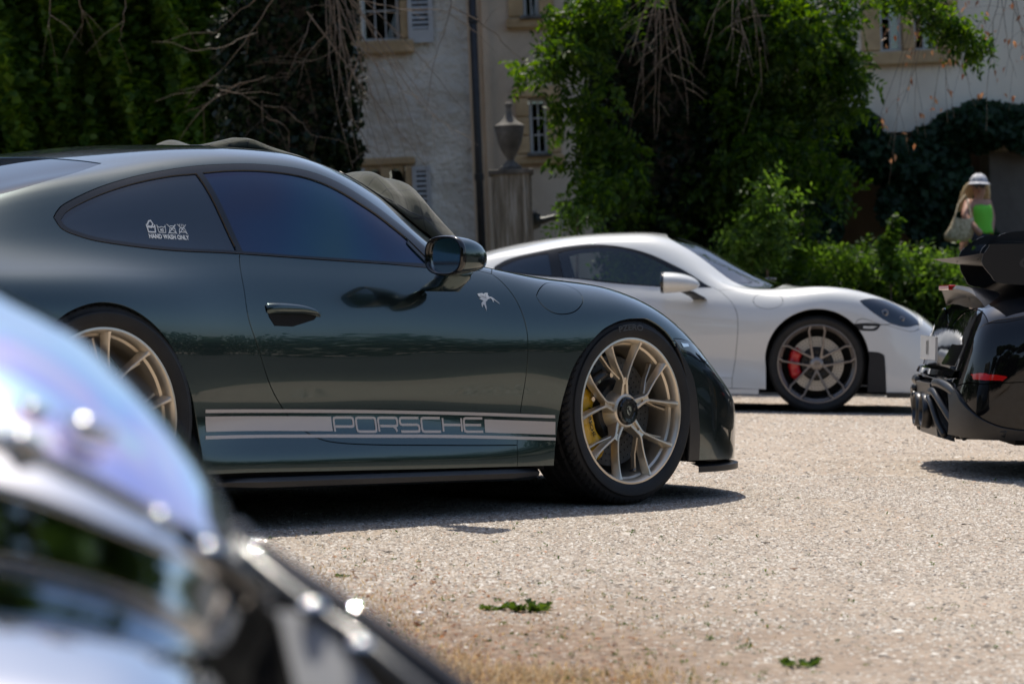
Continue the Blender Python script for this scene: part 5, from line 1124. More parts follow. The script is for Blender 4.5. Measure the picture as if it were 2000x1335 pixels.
# ---------------------------------------------------------------- ground
def ground():
    g = mesh('gravel_ground', [(-260, -260, 0), (330, -260, 0), (330, 330, 0), (-260, 330, 0)], [(0, 1, 2, 3)], M['ground'])
    tag(obj('gravel_ground', g), kind='structure')
ground()
tag(obj('added_dark_ground', mesh('added_dark_ground', [(2.0, -4.0, .004), (-1.0, -9.5, .004), (-12, -120, .004), (70, -120, .004), (70, 28, .004)], [(0, 1, 2, 3, 4)], M['dark_ground'])), kind='structure')  # added out of view to darken the reflections in the green door
def shard(n, cx, cy, size, zf=0.55, zoff=0.15):
    """n small angular stones as squashed, jittered octahedra"""
    base = np.array([(1, 0, 0), (0, 1, 0), (-1, 0, 0), (0, -1, 0), (0, 0, 1), (0, 0, -1)], float)
    tri = np.array([(0, 1, 4), (1, 2, 4), (2, 3, 4), (3, 0, 4), (1, 0, 5), (2, 1, 5), (3, 2, 5), (0, 3, 5)])
    V = np.repeat(base[None], n, 0)*(1+rng.uniform(-.4, .35, (n, 6, 3)))+rng.uniform(-.22, .22, (n, 6, 3))
    w = rng.uniform(0, 2*math.pi, n); c, s = np.cos(w)[:, None], np.sin(w)[:, None]
    a = rng.uniform(.6, 1.4, (n, 1)); V[:, :, 0] *= a; tl = rng.uniform(-.5, .5, (n, 1)); V[:, :, 2] = V[:, :, 2]*zf*.7+V[:, :, 0]*tl*.4
    x, y = V[:, :, 0]*c-V[:, :, 1]*s, V[:, :, 0]*s+V[:, :, 1]*c
    V = np.stack([x, y, V[:, :, 2]], 2)*size[:, None, None]
    V[:, :, 0] += cx[:, None]; V[:, :, 1] += cy[:, None]; V[:, :, 2] += (size*.08)[:, None]
    F = tri[None, :4]+(np.arange(n)*6)[:, None, None]; return V.reshape(-1, 3), F.reshape(-1, 3)
def view_scatter(n, D0, D1, margin=1.15, power=2.0):
    """points on the ground in the wedge the camera looks at, evenly per ground area"""
    D = (D0**power+(D1**power-D0**power)*rng.random(n))**(1/power); lat = (rng.random(n)*2-1)*0.1905*margin*D
    f = np.array([math.cos(YAW), math.sin(YAW)]); r = np.array([math.sin(YAW), -math.cos(YAW)])
    return CAM[0]+D*f[0]+lat*r[0], CAM[1]+D*f[1]+lat*r[1], D, lat
def gravel():
    Vs, Fs, o = [], [], 0
    for n, D0, D1, s0, s1, e in ((290000, 4.7, 11.8, .0028, .0072, 1.8), (14000, 4.7, 13, .006, .011, 3.0), (90000, 11.5, 24, .005, .011, 2), (900, 4.9, 20, .010, .019, 3)):
        x, y, D, lat = view_scatter(n, D0, D1)
        keep = np.ones(n, bool)
        if s1 < .01: keep = rng.random(n) < 0.45+0.55*(np.sin(x*2.1+1.3*np.sin(y*1.7))*np.sin(y*2.6+np.sin(x*3.1)) > -.25)
        vq = at(740, 1330, 5.6); keep &= rng.random(n) < np.clip((np.hypot(x-vq[0], y-vq[1])+.25*np.sin(x*9)*np.sin(y*8)-.4)/1.0, .08, 1)
        size = s0+(s1-s0)*rng.random(n)**e
        V, F = shard(int(keep.sum()), x[keep], y[keep], size[keep]); Vs.append(V); Fs.append(F+o); o += len(V)
    me = mesh('gravel', np.concatenate(Vs), np.concatenate(Fs), M['stone']); tag(obj('gravel', me), 'loose pale gravel stones strewn over the courtyard ground', None, None, 'stuff')
gravel()

# ---------------------------------------------------------------- leaves
def leaf_mesh(name, P, size, mat, up=0.35, aspect=1.7, droop=0.25, face=None, facew=0.0):
    """one small folded leaf (two triangles each side of a midrib = 4 tris) at every point of P"""
    n = len(P); N = rng.normal(size=(n, 3)); N[:, 2] = np.abs(N[:, 2])*(1+up)+up
    if face is not None: N = N*(1-facew)+np.asarray(face)*facew*2
    N /= np.linalg.norm(N, axis=1, keepdims=True)
    A = rng.normal(size=(n, 3)); A[:, 2] -= droop*2; A -= (A*N).sum(1, keepdims=True)*N; A /= np.linalg.norm(A, axis=1, keepdims=True); B = np.cross(N, A)
    s = (size*(0.6+0.8*rng.random(n)))[:, None]; w = s/aspect
    bend = N*s*rng.uniform(-.15, .05, (n, 1))
    V = np.stack([P-A*s*.5, P-A*s*.05+B*w*.5+N*s*.08, P+A*s*.5+bend, P-A*s*.05-B*w*.5+N*s*.08], 1).reshape(-1, 3)
    i = (np.arange(n)*4)[:, None]; F = np.concatenate([i+np.array([[0, 1, 2]]), i+np.array([[0, 2, 3]])]).astype(int)
    # keep islands: both triangles share the midrib
    return mesh(name, V, F, mat)
def pinnate(name, P, length, mat, pairs=5, down=0.7, leaf=0.05, spread=1.0):
    """compound leaves: a stem with leaflets in pairs, hanging outwards"""
    n = len(P); D = rng.normal(size=(n, 3))*spread; D[:, 2] -= down; D /= np.linalg.norm(D, axis=1, keepdims=True)
    S_ = np.cross(D, rng.normal(size=(n, 3))); S_ /= np.linalg.norm(S_, axis=1, keepdims=True); L = (length*(.6+.7*rng.random(n)))[:, None]; Q = []
    for k in range(pairs):
        t = (k+.6)/pairs; c = P+D*L*t+np.array([0, 0, -.15])*L*t*t
        for sg in (-1, 1): Q.append((c, D*.55+S_*sg, 1-.35*abs(t-.45)))
    Vs = []
    for c, d, sc in Q:
        d = d/np.linalg.norm(d, axis=1, keepdims=True); N = np.cross(d, S_+rng.normal(size=(n, 3))*.5); N /= np.linalg.norm(N, axis=1, keepdims=True)+1e-9
        s = leaf*sc*(.8+.4*rng.random((n, 1))); b = np.cross(N, d)
        Vs.append(np.stack([c, c+d*s*.5+b*s*.22, c+d*s-np.array([0, 0, .15])*s, c+d*s*.5-b*s*.22], 1))
    V = np.concatenate(Vs).reshape(-1, 3); m = len(V)//4; i = (np.arange(m)*4)[:, None]; F = np.concatenate([i+np.array([[0, 1, 2]]), i+np.array([[0, 2, 3]])])
    return mesh(name, V, F, mat)
def blob(n, c, r, hollow=0.35):
    d = rng.normal(size=(n, 3)); d /= np.linalg.norm(d, axis=1, keepdims=True); q = (hollow+(1-hollow)*rng.random(n)**.6)[:, None]
    return np.asarray(c)+d*q*np.asarray(r)
def lump(P, f, amp):
    return P+amp*np.stack([np.sin(P[:, 1]*f+P[:, 2]*f*.7), np.sin(P[:, 0]*f*1.1+P[:, 2]*f*1.3), np.sin(P[:, 0]*f*.9+P[:, 1]*f*1.2)], 1)

# ---------------------------------------------------------------- the manor: facade plane facing the camera
DF = 31.0; MPP = DF/F_PX
R2 = np.array([math.sin(YAW), -math.cos(YAW), 0.0]); F2 = np.array([math.cos(YAW), math.sin(YAW), 0.0])
LEAN = math.radians(3.1)      # the old walls lean over a little
UP = np.array([0, 0, 1.0])*math.cos(LEAN)-R2*math.sin(LEAN); RT = R2*math.cos(LEAN)+np.array([0, 0, 1.0])*math.sin(LEAN)
O_ = at(1000, 600, DF); O_[2] = 0.0
def plane_coords(px, py, D=DF):
    p = at(px, py, D)-O_; return float(p@RT), float(p@UP)
MF = Matrix([[RT[0], -F2[0], UP[0], O_[0]], [RT[1], -F2[1], UP[1], O_[1]], [RT[2], -F2[2], UP[2], O_[2]], [0, 0, 0, 1]])   # local x right, y towards the camera, z up
def facade_thing(name, label, cat, D=DF):
    o = bpy.data.objects.new(name, None); COL.objects.link(o); m = MF.copy(); sh = Vector(F2)*(D-DF); m.translation = m.translation+sh; o.matrix_world = m; return tag(o, label, cat)
def px2(x, y): return plane_coords(x, y)
def holed_wall(name, x0, x1, z0, z1, holes, mat, parent, depth=0.5, y=0.0, cell=0.25, rough=0.0):
    """wall front with real openings and reveals, slightly uneven"""
    xs = sorted({x0, x1, *[h[0] for h in holes], *[h[1] for h in holes]}); zs = sorted({z0, z1, *[h[2] for h in holes], *[h[3] for h in holes]})
    def dens(a):
        out = []
        for p, q in zip(a[:-1], a[1:]):
            k = max(1, int((q-p)/cell)); out += [p+(q-p)*i/k for i in range(k)]
        return np.array(out+[a[-1]])
    X, Z = dens(xs), dens(zs); idx = {}; V = []; F = []
    def vid(i, j):
        if (i, j) not in idx:
            x, z = X[i], Z[j]; d = rough*(math.sin(x*3.1+z*1.3)*math.sin(z*2.3-x*.8)+.5*math.sin(x*7.7)*math.sin(z*6.1))
            idx[(i, j)] = len(V); V.append((x, y+d, z))
        return idx[(i, j)]
    for i in range(len(X)-1):
        for j in range(len(Z)-1):
            cx, cz = (X[i]+X[i+1])/2, (Z[j]+Z[j+1])/2
            if any(h[0] < cx < h[1] and h[2] < cz < h[3] for h in holes): continue
            F.append((vid(i, j), vid(i, j+1), vid(i+1, j+1), vid(i+1, j)))
    mb = MB(); mb.add(V, F)
    for (a, b, c, d) in holes:
        mb.add([(a, y, c), (b, y, c), (b, y, d), (a, y, d), (a, y-depth, c), (b, y-depth, c), (b, y-depth, d), (a, y-depth, d)], [(0, 1, 5, 4), (1, 2, 6, 5), (2, 3, 7, 6), (3, 0, 4, 7)])
    return mb.build(name, mat, parent, smooth=rough > 0)
def cbox(name, x0, x1, z0, z1, y0, y1, mat, parent, bev=0.012):
    mb = MB(); mb.box((x0, y0, z0), (x1, y1, z1), bev); return mb.build(name, mat, parent)
def surround(parent, gx0, gx1, gz0, gz1, wl, wt, wb, mat, y=0.05, mull=None, sillmat=None):
    """dressed stone round an opening, in blocks"""
    h = gz1-gz0; nb = 3
    for (a, b) in ((gx0-wl, gx0), (gx1, gx1+wl)):
        for k in range(nb): cbox('jamb_stone', a+(.0 if k % 2 else .0), b, gz0+h*k/nb+.004, gz0+h*(k+1)/nb-.004, -.25, y+.004*(k % 2), mat, parent, .015)
    cbox('lintel', gx0-wl-.02, gx1+wl+.02, gz1+.004, gz1+wt, -.25, y+.012, mat, parent, .02)
    cbox('sill', gx0-wl-.03, gx1+wl+.03, gz0-wb, gz0-.004, -.25, y+.05, mat, parent, .025)
    if mull: cbox('mullion', mull[0], mull[1], gz0, gz1, -.22, y-.01, mat, parent, .02)
    if sillmat: cbox('sill_ledge', gx0-.04, gx1+.04, gz0-.035, gz0+.01, -.1, y+.10, sillmat, parent, .01)
def casement(parent, x0, x1, z0, z1, nx, nz, y=-.14, frame=.035, bar=.016, mat=None):
    mat = mat or M['white_wood']; f = MB()
    for b in (((x0, y-.03, z0), (x0+frame, y, z1)), ((x1-frame, y-.03, z0), (x1, y, z1)), ((x0+frame, y-.03, z1-frame), (x1-frame, y, z1)), ((x0+frame, y-.03, z0), (x1-frame, y, z0+frame))): f.box(*b)
    X = np.linspace(x0+frame, x1-frame, nx+1); Z = np.linspace(z0+frame, z1-frame, nz+1)
    for x in X[1:-1]: f.box((x-bar/2, y-.022, z0+frame), (x+bar/2, y-.004, z1-frame))
    for z in Z[1:-1]:
        for i in range(nx): f.box((X[i]+bar/2, y-.020, z-bar/2), (X[i+1]-bar/2, y-.006, z+bar/2))
    w = f.build('window', mat, parent)
    for i in range(nx):
        for j in range(nz):
            t = rng.uniform(-.004, .004); g = MB(); g.add([(X[i], y-.016+t, Z[j]), (X[i+1], y-.016-t, Z[j]), (X[i+1], y-.016+t, Z[j+1]), (X[i], y-.016-t, Z[j+1])], [(0, 1, 2, 3)]); g.build('pane', M['pane_glass'], w)
    d = MB(); d.box((x0, y-.9, z0), (x1, y-.85, z1)); d.build('dark_room', M['void'], w)
def shutter(parent, x0, x1, z0, z1, y=.06):
    f = MB(); e = .05
    for b in (((x0, y-.02, z0), (x0+e, y+.015, z1)), ((x1-e, y-.02, z0), (x1, y+.015, z1)), ((x0+e, y-.02, z1-e), (x1-e, y+.015, z1)), ((x0+e, y-.02, z0), (x1-e, y+.015, z0+e*3))): f.box(*b)
    s = f.build('shutter', M['grey_wood'], parent); sl = MB(); n = max(3, int((z1-z0-e*4)/.055))
    for k in range(n):
        z = z0+e*3+(z1-z0-e*4)*(k+.5)/n; sl.add([(x0+e, y-.015, z+.018), (x1-e, y-.015, z+.018), (x1-e, y+.012, z-.012), (x0+e, y+.012, z-.012), (x0+e, y-.015, z+.010), (x1-e, y-.015, z+.010), (x1-e, y+.012, z-.020), (x0+e, y+.012, z-.020)], [(0, 1, 2, 3), (7, 6, 5, 4), (3, 2, 6, 7), (0, 4, 5, 1)])
    tag(sl.build('louvre_slat', M['grey_wood'], s), kind='stuff')
    bk = MB(); bk.box((x0+e, y-.03, z0+e), (x1-e, y-.022, z1-e)); bk.build('shutter_backing', M['matt_black'], s)
ZT = 5.5  # unseen house tops kept low so the sun reaches the woman
def house_left():
    h = facade_thing('old_house', 'whitewashed rubble house with louvred shutters beside the drain pipe', 'building')
    xr = px2(935, 240)[0]; x0 = -14.0
    ax0, z1 = px2(703, 60)[0], 0; ax1 = px2(783, 60)[0]; az0 = px2(745, 80)[1]
    bx0, bx1 = px2(717, 360)[0], px2(793, 360)[0]; bz1 = px2(750, 325)[1]; bz0 = bz1-1.15
    holes = [(ax0, ax1, az0, az0+1.35), (bx0, bx1, bz0, bz1)]
    holed_wall('wall', x0, xr-.09, -.5, ZT, holes, M['whitewash'], h, rough=.045, cell=.13)
    surround(h, ax0, ax1, az0, az0+1.35, .12, .18, .17, M['sandstone'], mull=None); casement(h, ax0+.02, ax1-.02, az0, az0+1.35, 3, 4)
    surround(h, bx0, bx1, bz0, bz1, .10, .10, .10, M['sandstone'], mull=((bx0+bx1)/2-.06, (bx0+bx1)/2+.04)); casement(h, bx0+.01, (bx0+bx1)/2-.07, bz0, bz1, 1, 2, mat=M['satin_black']); casement(h, (bx0+bx1)/2+.05, bx1-.01, bz0, bz1, 1, 2, mat=M['satin_black'])
    for k, c in enumerate(((bx0+(bx1-bx0)*.22), (bx0+(bx1-bx0)*.73))):       # small pointed heads of the two lights
        w = (bx1-bx0)*.22; mb = MB(); P = [(c-w, bz1)]+[(c-w*math.cos(t), bz1-.16+.13*math.sin(t)) for t in np.linspace(0, math.pi, 9)]+[(c+w, bz1)]
        mb.add([(x, .02, z) for x, z in P]+[(x, -.1, z) for x, z in P], [tuple(range(11))[::-1]]+[(i, i+1, 11+i+1, 11+i) for i in range(10)]); mb.build('pointed_head', M['sandstone'], h)
    s0, s1 = px2(797, 40)[0], px2(846, 40)[0]; shutter(h, s0, s1, az0-.05, az0+1.35)
    shutter(h, ax0-.12-(s1-s0), ax0-.13, az0-.05, az0+1.35)
    shutter(h, px2(806, 360)[0], px2(842, 360)[0], bz0, bz1-.02); shutter(h, px2(682, 360)[0], px2(714, 360)[0], bz0, bz1-.02)
    mb = MB(); mb.box((x0, -6, ZT-.02), (xr+.2, .5, ZT+.15)); mb.build('roof_eave', M['bark'], h)
house_left()
def drain():
    d = facade_thing('drain_pipe', 'tall dark iron drain pipe between the white house and the beige house', 'drain pipe')
    x = px2(932, 240)[0]; mb = MB(); mb.tube([(x, .10, -.3), (x, .10, ZT-.2)], .045, 14); mb.build('pipe', M['dark_iron'], d, smooth=True)
    for z in (.4, 2.2, 4.0): mb = MB(); mb.lathe([(.046, -.04), (.056, -.035), (.056, .035), (.046, .04)][::-1], 16, 'z', origin=(x, .10, z)); mb.build('pipe_collar', M['dark_iron'], d)
drain()
def house_mid():
    h = facade_thing('beige_house', 'beige plastered house with ochre stone windows behind the stone urn', 'building', DF+.35)
    x0, x1 = px2(905, 240)[0], px2(1600, 240)[0]
    a0, a1, c0, c1 = px2(1034, 240)[0], px2(1070, 240)[0], px2(1050, 298)[1], px2(1050, 187)[1]
    b0, b1, d0 = px2(1022, 20)[0], px2(1054, 20)[0], px2(1040, 28)[1]
    holed_wall('wall', x0, x1, -.5, ZT, [(a0, a1, c0, c1), (b0, b1, d0, d0+.7)], M['beige_plaster'], h, rough=.006)
    surround(h, a0, a1, c0, c1, .15, .14, .13, M['sandstone'], .04, sillmat=M['grey_stone']); casement(h, a0+.005, a1-.005, c0, c1, 2, 3, y=-.10)
    surround(h, b0, b1, d0, d0+.7, .17, .14, .14, M['sandstone'], .04, sillmat=M['grey_stone']); casement(h, b0+.005, b1-.005, d0, d0+.7, 2, 3, y=-.10)
    cbox('plaster_strip', px2(948, 240)[0], px2(962, 240)[0], -.5, ZT, -.1, .03, M['beige_plaster'], h)
    mb = MB(); mb.box((x0, -6, ZT-.02), (x1, .5, ZT+.15)); mb.build('roof_eave', M['bark'], h)
house_mid()
def house_right():
    h = facade_thing('cream_house', 'cream plastered house with a double stone window above the creeper and dark passage', 'building', DF-.2)
    x0, x1 = px2(1560, 240)[0], 9.5
    g0, g1, s0 = px2(1712, 60)[0], px2(1822, 60)[0], px2(1740, 104)[1]
    p0, p1, q1 = px2(1585, 400)[0], px2(1928, 400)[0], px2(1700, 262)[1]
    pz = px2(1960, 369)
    holed_wall('wall', x0, x1, -.5, ZT, [(g0, g1, s0, s0+1.5), (p0, p1, -.5, q1)], M['cream_plaster'], h, depth=.6, rough=.004)
    m0, m1 = px2(1757, 60)[0], px2(1778, 60)[0]
    surround(h, g0, g1, s0, s0+1.5, .21, .2, .17, M['sandstone'], .05, mull=(m0, m1)); casement(h, g0+.01, m0-.005, s0, s0+1.5, 2, 4, y=-.12); casement(h, m1+.005, g1-.01, s0, s0+1.5, 2, 4, y=-.12)
    # unlit porch behind the passage opening
    mb = MB(); Y = -4.0
    V = [(p0-1, Y, -.5), (p1+1, Y, -.5), (p1+1, Y, q1+.3), (p0-1, Y, q1+.3), (p0-1, -.6, -.5), (p1+1, -.6, -.5), (p1+1, -.6, q1+.3), (p0-1, -.6, q1+.3)]
    mb.add(V, [(0, 1, 2, 3), (0, 3, 7, 4), (1, 5, 6, 2), (3, 2, 6, 7)]); mb.build('passage_interior', M['beige_plaster'], h)
    mb = MB(); mb.box((x0, -6, ZT-.02), (x1, .5, ZT+.15)); mb.build('roof_eave', M['bark'], h)
    pl = facade_thing('wall_plaque', 'dark rectangular plaque on the shaded wall behind the woman in green', 'plaque', DF-.2)
    a, b = px2(1938, 356), px2(1985, 384); cbox('plate', a[0], b[0], b[1], a[1], .012, .04, M['dark_iron'], pl)
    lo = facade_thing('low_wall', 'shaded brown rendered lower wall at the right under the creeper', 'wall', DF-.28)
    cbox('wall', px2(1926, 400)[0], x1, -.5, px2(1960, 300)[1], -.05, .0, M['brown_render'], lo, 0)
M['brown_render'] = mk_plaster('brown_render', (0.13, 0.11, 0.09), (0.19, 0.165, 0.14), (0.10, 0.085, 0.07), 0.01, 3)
house_right()
# higher ground in front of the houses
def terrace():
    P = []
    for (lat, D, z) in ((-9, 22.5, 0), (12, 22.5, 0), (12, 24.0, .35), (-9, 24.0, .02), (12, 34.5, .62), (-9, 34.5, .30)): P.append(np.array([CAM[0], CAM[1], 0])+F2*D+R2*lat+np.array([0, 0, z+.004]))
    tag(obj('terrace', mesh('terrace', P, [(0, 1, 2, 3), (3, 2, 4, 5)], M['soil'])), kind='structure')
terrace()

# ---------------------------------------------------------------- fountain column with its urn
def fountain():
    D = 26.0; b = at(998, 332, D); up = UP
    base = b-up*(b[2]/up[2])
    f = bpy.data.objects.new('fountain_pillar', None); COL.objects.link(f); tag(f, 'fluted limestone fountain pillar with a dark spout, in front of the beige house', 'fountain')
    m = Matrix([[RT[0], -F2[0], UP[0], base[0]], [RT[1], -F2[1], UP[1], base[1]], [RT[2], -F2[2], UP[2], base[2]], [0, 0, 0, 1]]); f.matrix_world = m
    H = float(np.linalg.norm(b-base)); s = D/F_PX; w = 39*s
    mb = MB(); n = 96; V = []
    for z in np.linspace(0, H-.05, 12):
        for k in range(n):
            t = 2*math.pi*k/n; c, q = math.cos(t), math.sin(t); e = .25
            x, y = math.copysign(abs(c)**e, c), math.copysign(abs(q)**e, q); fl = .93+.07*abs(math.sin(k*math.pi/6)); V.append((w*x*fl, w*y*fl, z))
    mb.add(V, [(i*n+k, i*n+(k+1) % n, (i+1)*n+(k+1) % n, (i+1)*n+k) for i in range(11) for k in range(n)]); mb.build('shaft', M['limestone'], f)
    mb = MB(); mb.box((-w*1.12, -w*1.12, H-.05), (w*1.12, w*1.12, H), .008); mb.build('capital', M['grey_stone'], f)
    mb = MB(); mb.box((-w*1.3, -w*1.3, 0), (w*1.3, w*1.3, .18), .02); mb.build('plinth', M['limestone'], f)
    # basin at its foot
    mb = MB(); mb.lathe([(.0, .30), (.62, .30), (.66, .55), (.72, .56), (.76, .52), (.70, .0)][::-1], 40, 'z', origin=(w+.72, .1, 0)); mb.build('basin', M['limestone'], f, auto=40)
    z = H-(433-334)*s; mb = MB(); mb.lathe([(.0, .10), (.05, .09), (.085, .06), (.10, .02), (.10, 0)][::-1], 20, 'z'); 
    V = [(w+v[2]-.02, v[1]*1.0, z+v[0]) for v in mb.V]; m2 = MB(); m2.add(V, [g[::-1] for g in mb.F]); 
    for (dy, dz, r) in ((.05, .05, .03), (-.05, .05, .03), (.0, -.06, .035)): m2.tube([(w+.02, dy, z+dz), (w+.07, dy*.7, z+dz*.8)], [r, r*.6], 8)
    m2.build('spout_mask', M['bronze'], f, smooth=True)
    mb = MB(); mb.tube([(w+.02, 0, z-.01), (w+.10, 0, z-.01), (w+.17, 0, z+.01), (w+.22, 0, z+.015), (w+.25, 0, z+.0)], [.05, .035, .028, .036, .024], 12); mb.build('spout', M['bronze'], f, smooth=True)
    mb = MB(); mb.tube([(w+.25, 0, z), (w+.27, 0, z-.02), (w+.29, 0, z-.08), (w+.30, 0, z-.20), (w+.31, 0, .5)], [.010, .010, .009, .008, .007], 8); mb.build('water_jet', M['water'], f, smooth=True)
    u = bpy.data.objects.new('stone_urn', None); COL.objects.link(u); tag(u, 'weathered grey stone urn with a lidded finial standing on the fountain pillar', 'urn')
    m3 = m.copy(); m3.translation = Vector(b); u.matrix_world = m3
    q = lambda r, y: (r*s, (328-y)*s)
    body = [q(0, 328), q(22, 328), q(22, 322), q(17, 319), q(12, 314), q(7, 310), q(7, 306), q(11, 300), q(17, 290), q(23, 275), q(27, 258), q(28.5, 249), q(28, 247)]
    mb = MB(); mb.lathe([(r, h) for r, h in body][::-1], 40, 'z'); o_ = mb.build('bowl', M['grey_stone'], u, auto=35)
    lid = [q(28, 247), q(29.5, 246), q(29.5, 242), q(24, 238), q(18, 234), q(12, 228), q(8, 222), q(6, 214), q(5.5, 207), q(7, 203), q(7, 199), q(4, 195.5), q(0, 195)]
    mb = MB(); mb.lathe(lid[::-1], 40, 'z'); mb.build('lid', M['grey_stone'], u, auto=35)
fountain()

# ---------------------------------------------------------------- ivy wall, trees, creeper, undergrowth
def garden():
    # ivy wall on the left
    D = 27.5; w = thing('ivy_wall', 'high garden wall completely covered by green creeper at the left', 'ivy wall', tuple(at(200, 640, D)*[1, 1, 0]))
    o = np.array(w.location)
    mb = MB(); a, b = at(-500, 600, D+.6), at(520, 600, D+.6); V = [(p[0], p[1], z) for z in (-.2, 8.5) for p in (a, b)]; V = [np.array(v)-o for v in V]; mb.add(V, [(0, 1, 3, 2)]); mb.build('wall', M['soil'], w)
    n = 95000; px = rng.uniform(-260, 500, n); z = rng.uniform(.2, 5.4, n)
    dep = .16*np.sin(px*.021+.8*np.sin(z*1.1))+.22*np.sin(px*.055+z*2.1)+.16*np.sin(z*4.3+px*.03)+.10*np.sin(px*.15+z*7)-.25*np.exp(-((px-155)/14)**2)*2
    P = np.array([CAM[0], CAM[1], 0])+F2*(D-dep-rng.random(n)**2*.35)[:, None]+R2*((px-1000)/F_PX*D)[:, None]; P[:, 2] = z
    keep = rng.random(n) < .62+.38*(np.sin(px*.06+z*5)*np.sin(z*6.1-px*.04) > -.2)
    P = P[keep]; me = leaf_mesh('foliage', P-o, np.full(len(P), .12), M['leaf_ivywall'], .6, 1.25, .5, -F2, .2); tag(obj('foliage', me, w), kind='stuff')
    # ivy-clad trunk left of the white house
    def clad_tree(nm, label, trunk, crowns, mat, leafsize, nleaf, pin=None):
        t = thing(nm, label, 'tree', tuple(at(trunk[0][0], 600, trunk[0][2])*[1, 1, 0])); o = np.array(t.location)
        mb = MB(); mb.tube([at(x, y, d)-o for x, y, d, r in trunk], [r for *_, r in trunk], 12); mb.build('trunk', M['bark'], t, smooth=True)
        Ps = []; T = curve([np.r_[at(x, y, d), r] for x, y, d, r in trunk], 12)
        for _ in range(nleaf):
            i = int(rng.integers(0, len(T))); c = T[i, :3]; r = T[i, 3]+.05+rng.random()**2*.22; a = rng.uniform(0, 2*math.pi)
            Ps.append(c+np.array([math.cos(a)*r, math.sin(a)*r, rng.uniform(-.25, .25)]))
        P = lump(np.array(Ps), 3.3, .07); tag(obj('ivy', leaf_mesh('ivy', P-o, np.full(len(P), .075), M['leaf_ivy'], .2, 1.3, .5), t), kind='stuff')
        Q = []
        for (x, y, d, rx, rz, ry, k) in crowns: Q.append(blob(k, at(x, y, d), (rx, ry, rz), .25))
        if Q:
            Q = lump(np.concatenate(Q), 4.0, .10)
            me = pinnate('crown', Q-o, np.full(len(Q), .20), mat, 5, .45, leafsize, 1.0) if pin else leaf_mesh('crown', Q-o, np.full(len(Q), leafsize), mat, .2, 1.8, .4)
            tag(obj('crown', me, t), kind='stuff')
        return t
    clad_tree('ivy_tree', 'dark ivy-covered trunk with bare drooping twigs left of the white house', [(560, 700, 24.5, .42), (562, 330, 24.5, .40), (566, 150, 24.5, .38), (572, -50, 24.4, .36), (585, -500, 24, .33)],
              [(640, 20, 24.2, .25, .35, .25, 900), (655, 300, 24.2, .16, .20, .2, 700), (470, 60, 24.3, .22, .35, .2, 900), (600, -150, 24, .8, .4, .8, 2200), (640, 180, 24.4, .10, .4, .12, 500)], M['leaf_ivy'], .075, 15000)
    cr = []
    for (x, y, rx, rz, k) in ((1125, 40, .24, .34, 180), (1075, 108, .14, .14, 55), (1170, 20, .3, .3, 200), (1120, 110, .16, .14, 70), (1135, 190, .20, .14, 90), (1160, 260, .18, .2, 110), (1125, 318, .14, .10, 50), (1185, 340, .22, .22, 130), (1165, 395, .18, .12, 80), (1228, 440, .24, .2, 150),
                              (1440, 60, .45, .5, 420), (1540, 40, .5, .45, 420), (1620, 60, .32, .4, 250), (1640, 140, .22, .25, 150), (1520, 170, .45, .4, 420), (1430, 220, .4, .4, 380), (1600, 220, .32, .25, 220), (1500, 300, .45, .35, 400), (1580, 330, .3, .3, 220), (1430, 380, .4, .35, 330), (1520, 430, .30, .35, 260), (1480, 500, .3, .3, 220), (1300, 520, .55, .2, 260)):
        cr.append((x, y, (23.7 if x < 1215 else 24.5)+rng.uniform(-.3, .3), rx, rz, .45, int(k*.7)))
    cr += [(1250, -300, 25.8, 1.9, .6, 1.2, 700), (1500, -300, 25.6, 1.5, .6, 1.2, 400)]
    clad_tree('big_tree', 'massive ivy-clad tree with hanging feathery foliage in the centre of the courtyard edge', [(1300, 720, 25, .44), (1296, 480, 25, .45), (1290, 260, 25, .46), (1284, 60, 25, .50), (1270, -160, 25, .58), (1260, -420, 25, .55)], cr, M['leaf_tree'], .085, 22000, True)
    # sunlit sprays on the flanks of the big tree
    for k, (x, y, rx, rz, n_) in enumerate(((1500, 430, .22, .40, 150), (1128, 428, .13, .07, 30), (1470, 480, .30, .2, 110))):
        D = 22.9; c = at(x, y, D); t = thing('leafy_shoot', ['bright sunlit leafy shoot rising right of the big trunk above the white car', 'bright yellow-green spray beside the fountain spout', 'low bright leaves behind the windscreen of the white car'][k], 'shrub', (c[0], c[1], 0)); o = np.array(t.location)
        P = blob(n_, c, (rx, .25, rz), .1); tag(obj('foliage', pinnate('foliage', P-o, np.full(len(P), .22), M['leaf_bush'], 4, -.2, .075), t), kind='stuff')
        mb = MB(); mb.tube([(0, 0, 0), (.03, .02, c[2]*.6), (0, 0, c[2]+rz*.5)], [.02, .014, .006], 6); mb.build('stem', M['bark'], t)
    # creeper arch over the passage
    t = facade_thing('creeper', 'dark green creeper arching over the passage below the cream house wall', 'creeper', DF-.25); Q = []
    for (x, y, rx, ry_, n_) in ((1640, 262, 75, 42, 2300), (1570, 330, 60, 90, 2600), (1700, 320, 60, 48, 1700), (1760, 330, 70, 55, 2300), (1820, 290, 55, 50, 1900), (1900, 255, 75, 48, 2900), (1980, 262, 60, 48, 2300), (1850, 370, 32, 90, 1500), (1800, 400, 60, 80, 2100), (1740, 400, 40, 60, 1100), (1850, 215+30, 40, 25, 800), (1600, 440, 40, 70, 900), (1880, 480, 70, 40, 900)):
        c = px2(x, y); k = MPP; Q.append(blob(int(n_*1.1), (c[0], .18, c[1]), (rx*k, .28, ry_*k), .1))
    Q = lump(np.concatenate(Q), 5, .05); tag(obj('foliage', leaf_mesh('foliage', Q, np.full(len(Q), .10), M['leaf_vine'], .2, 1.35, .6, (0, 1, 0), .35), t), kind='stuff')
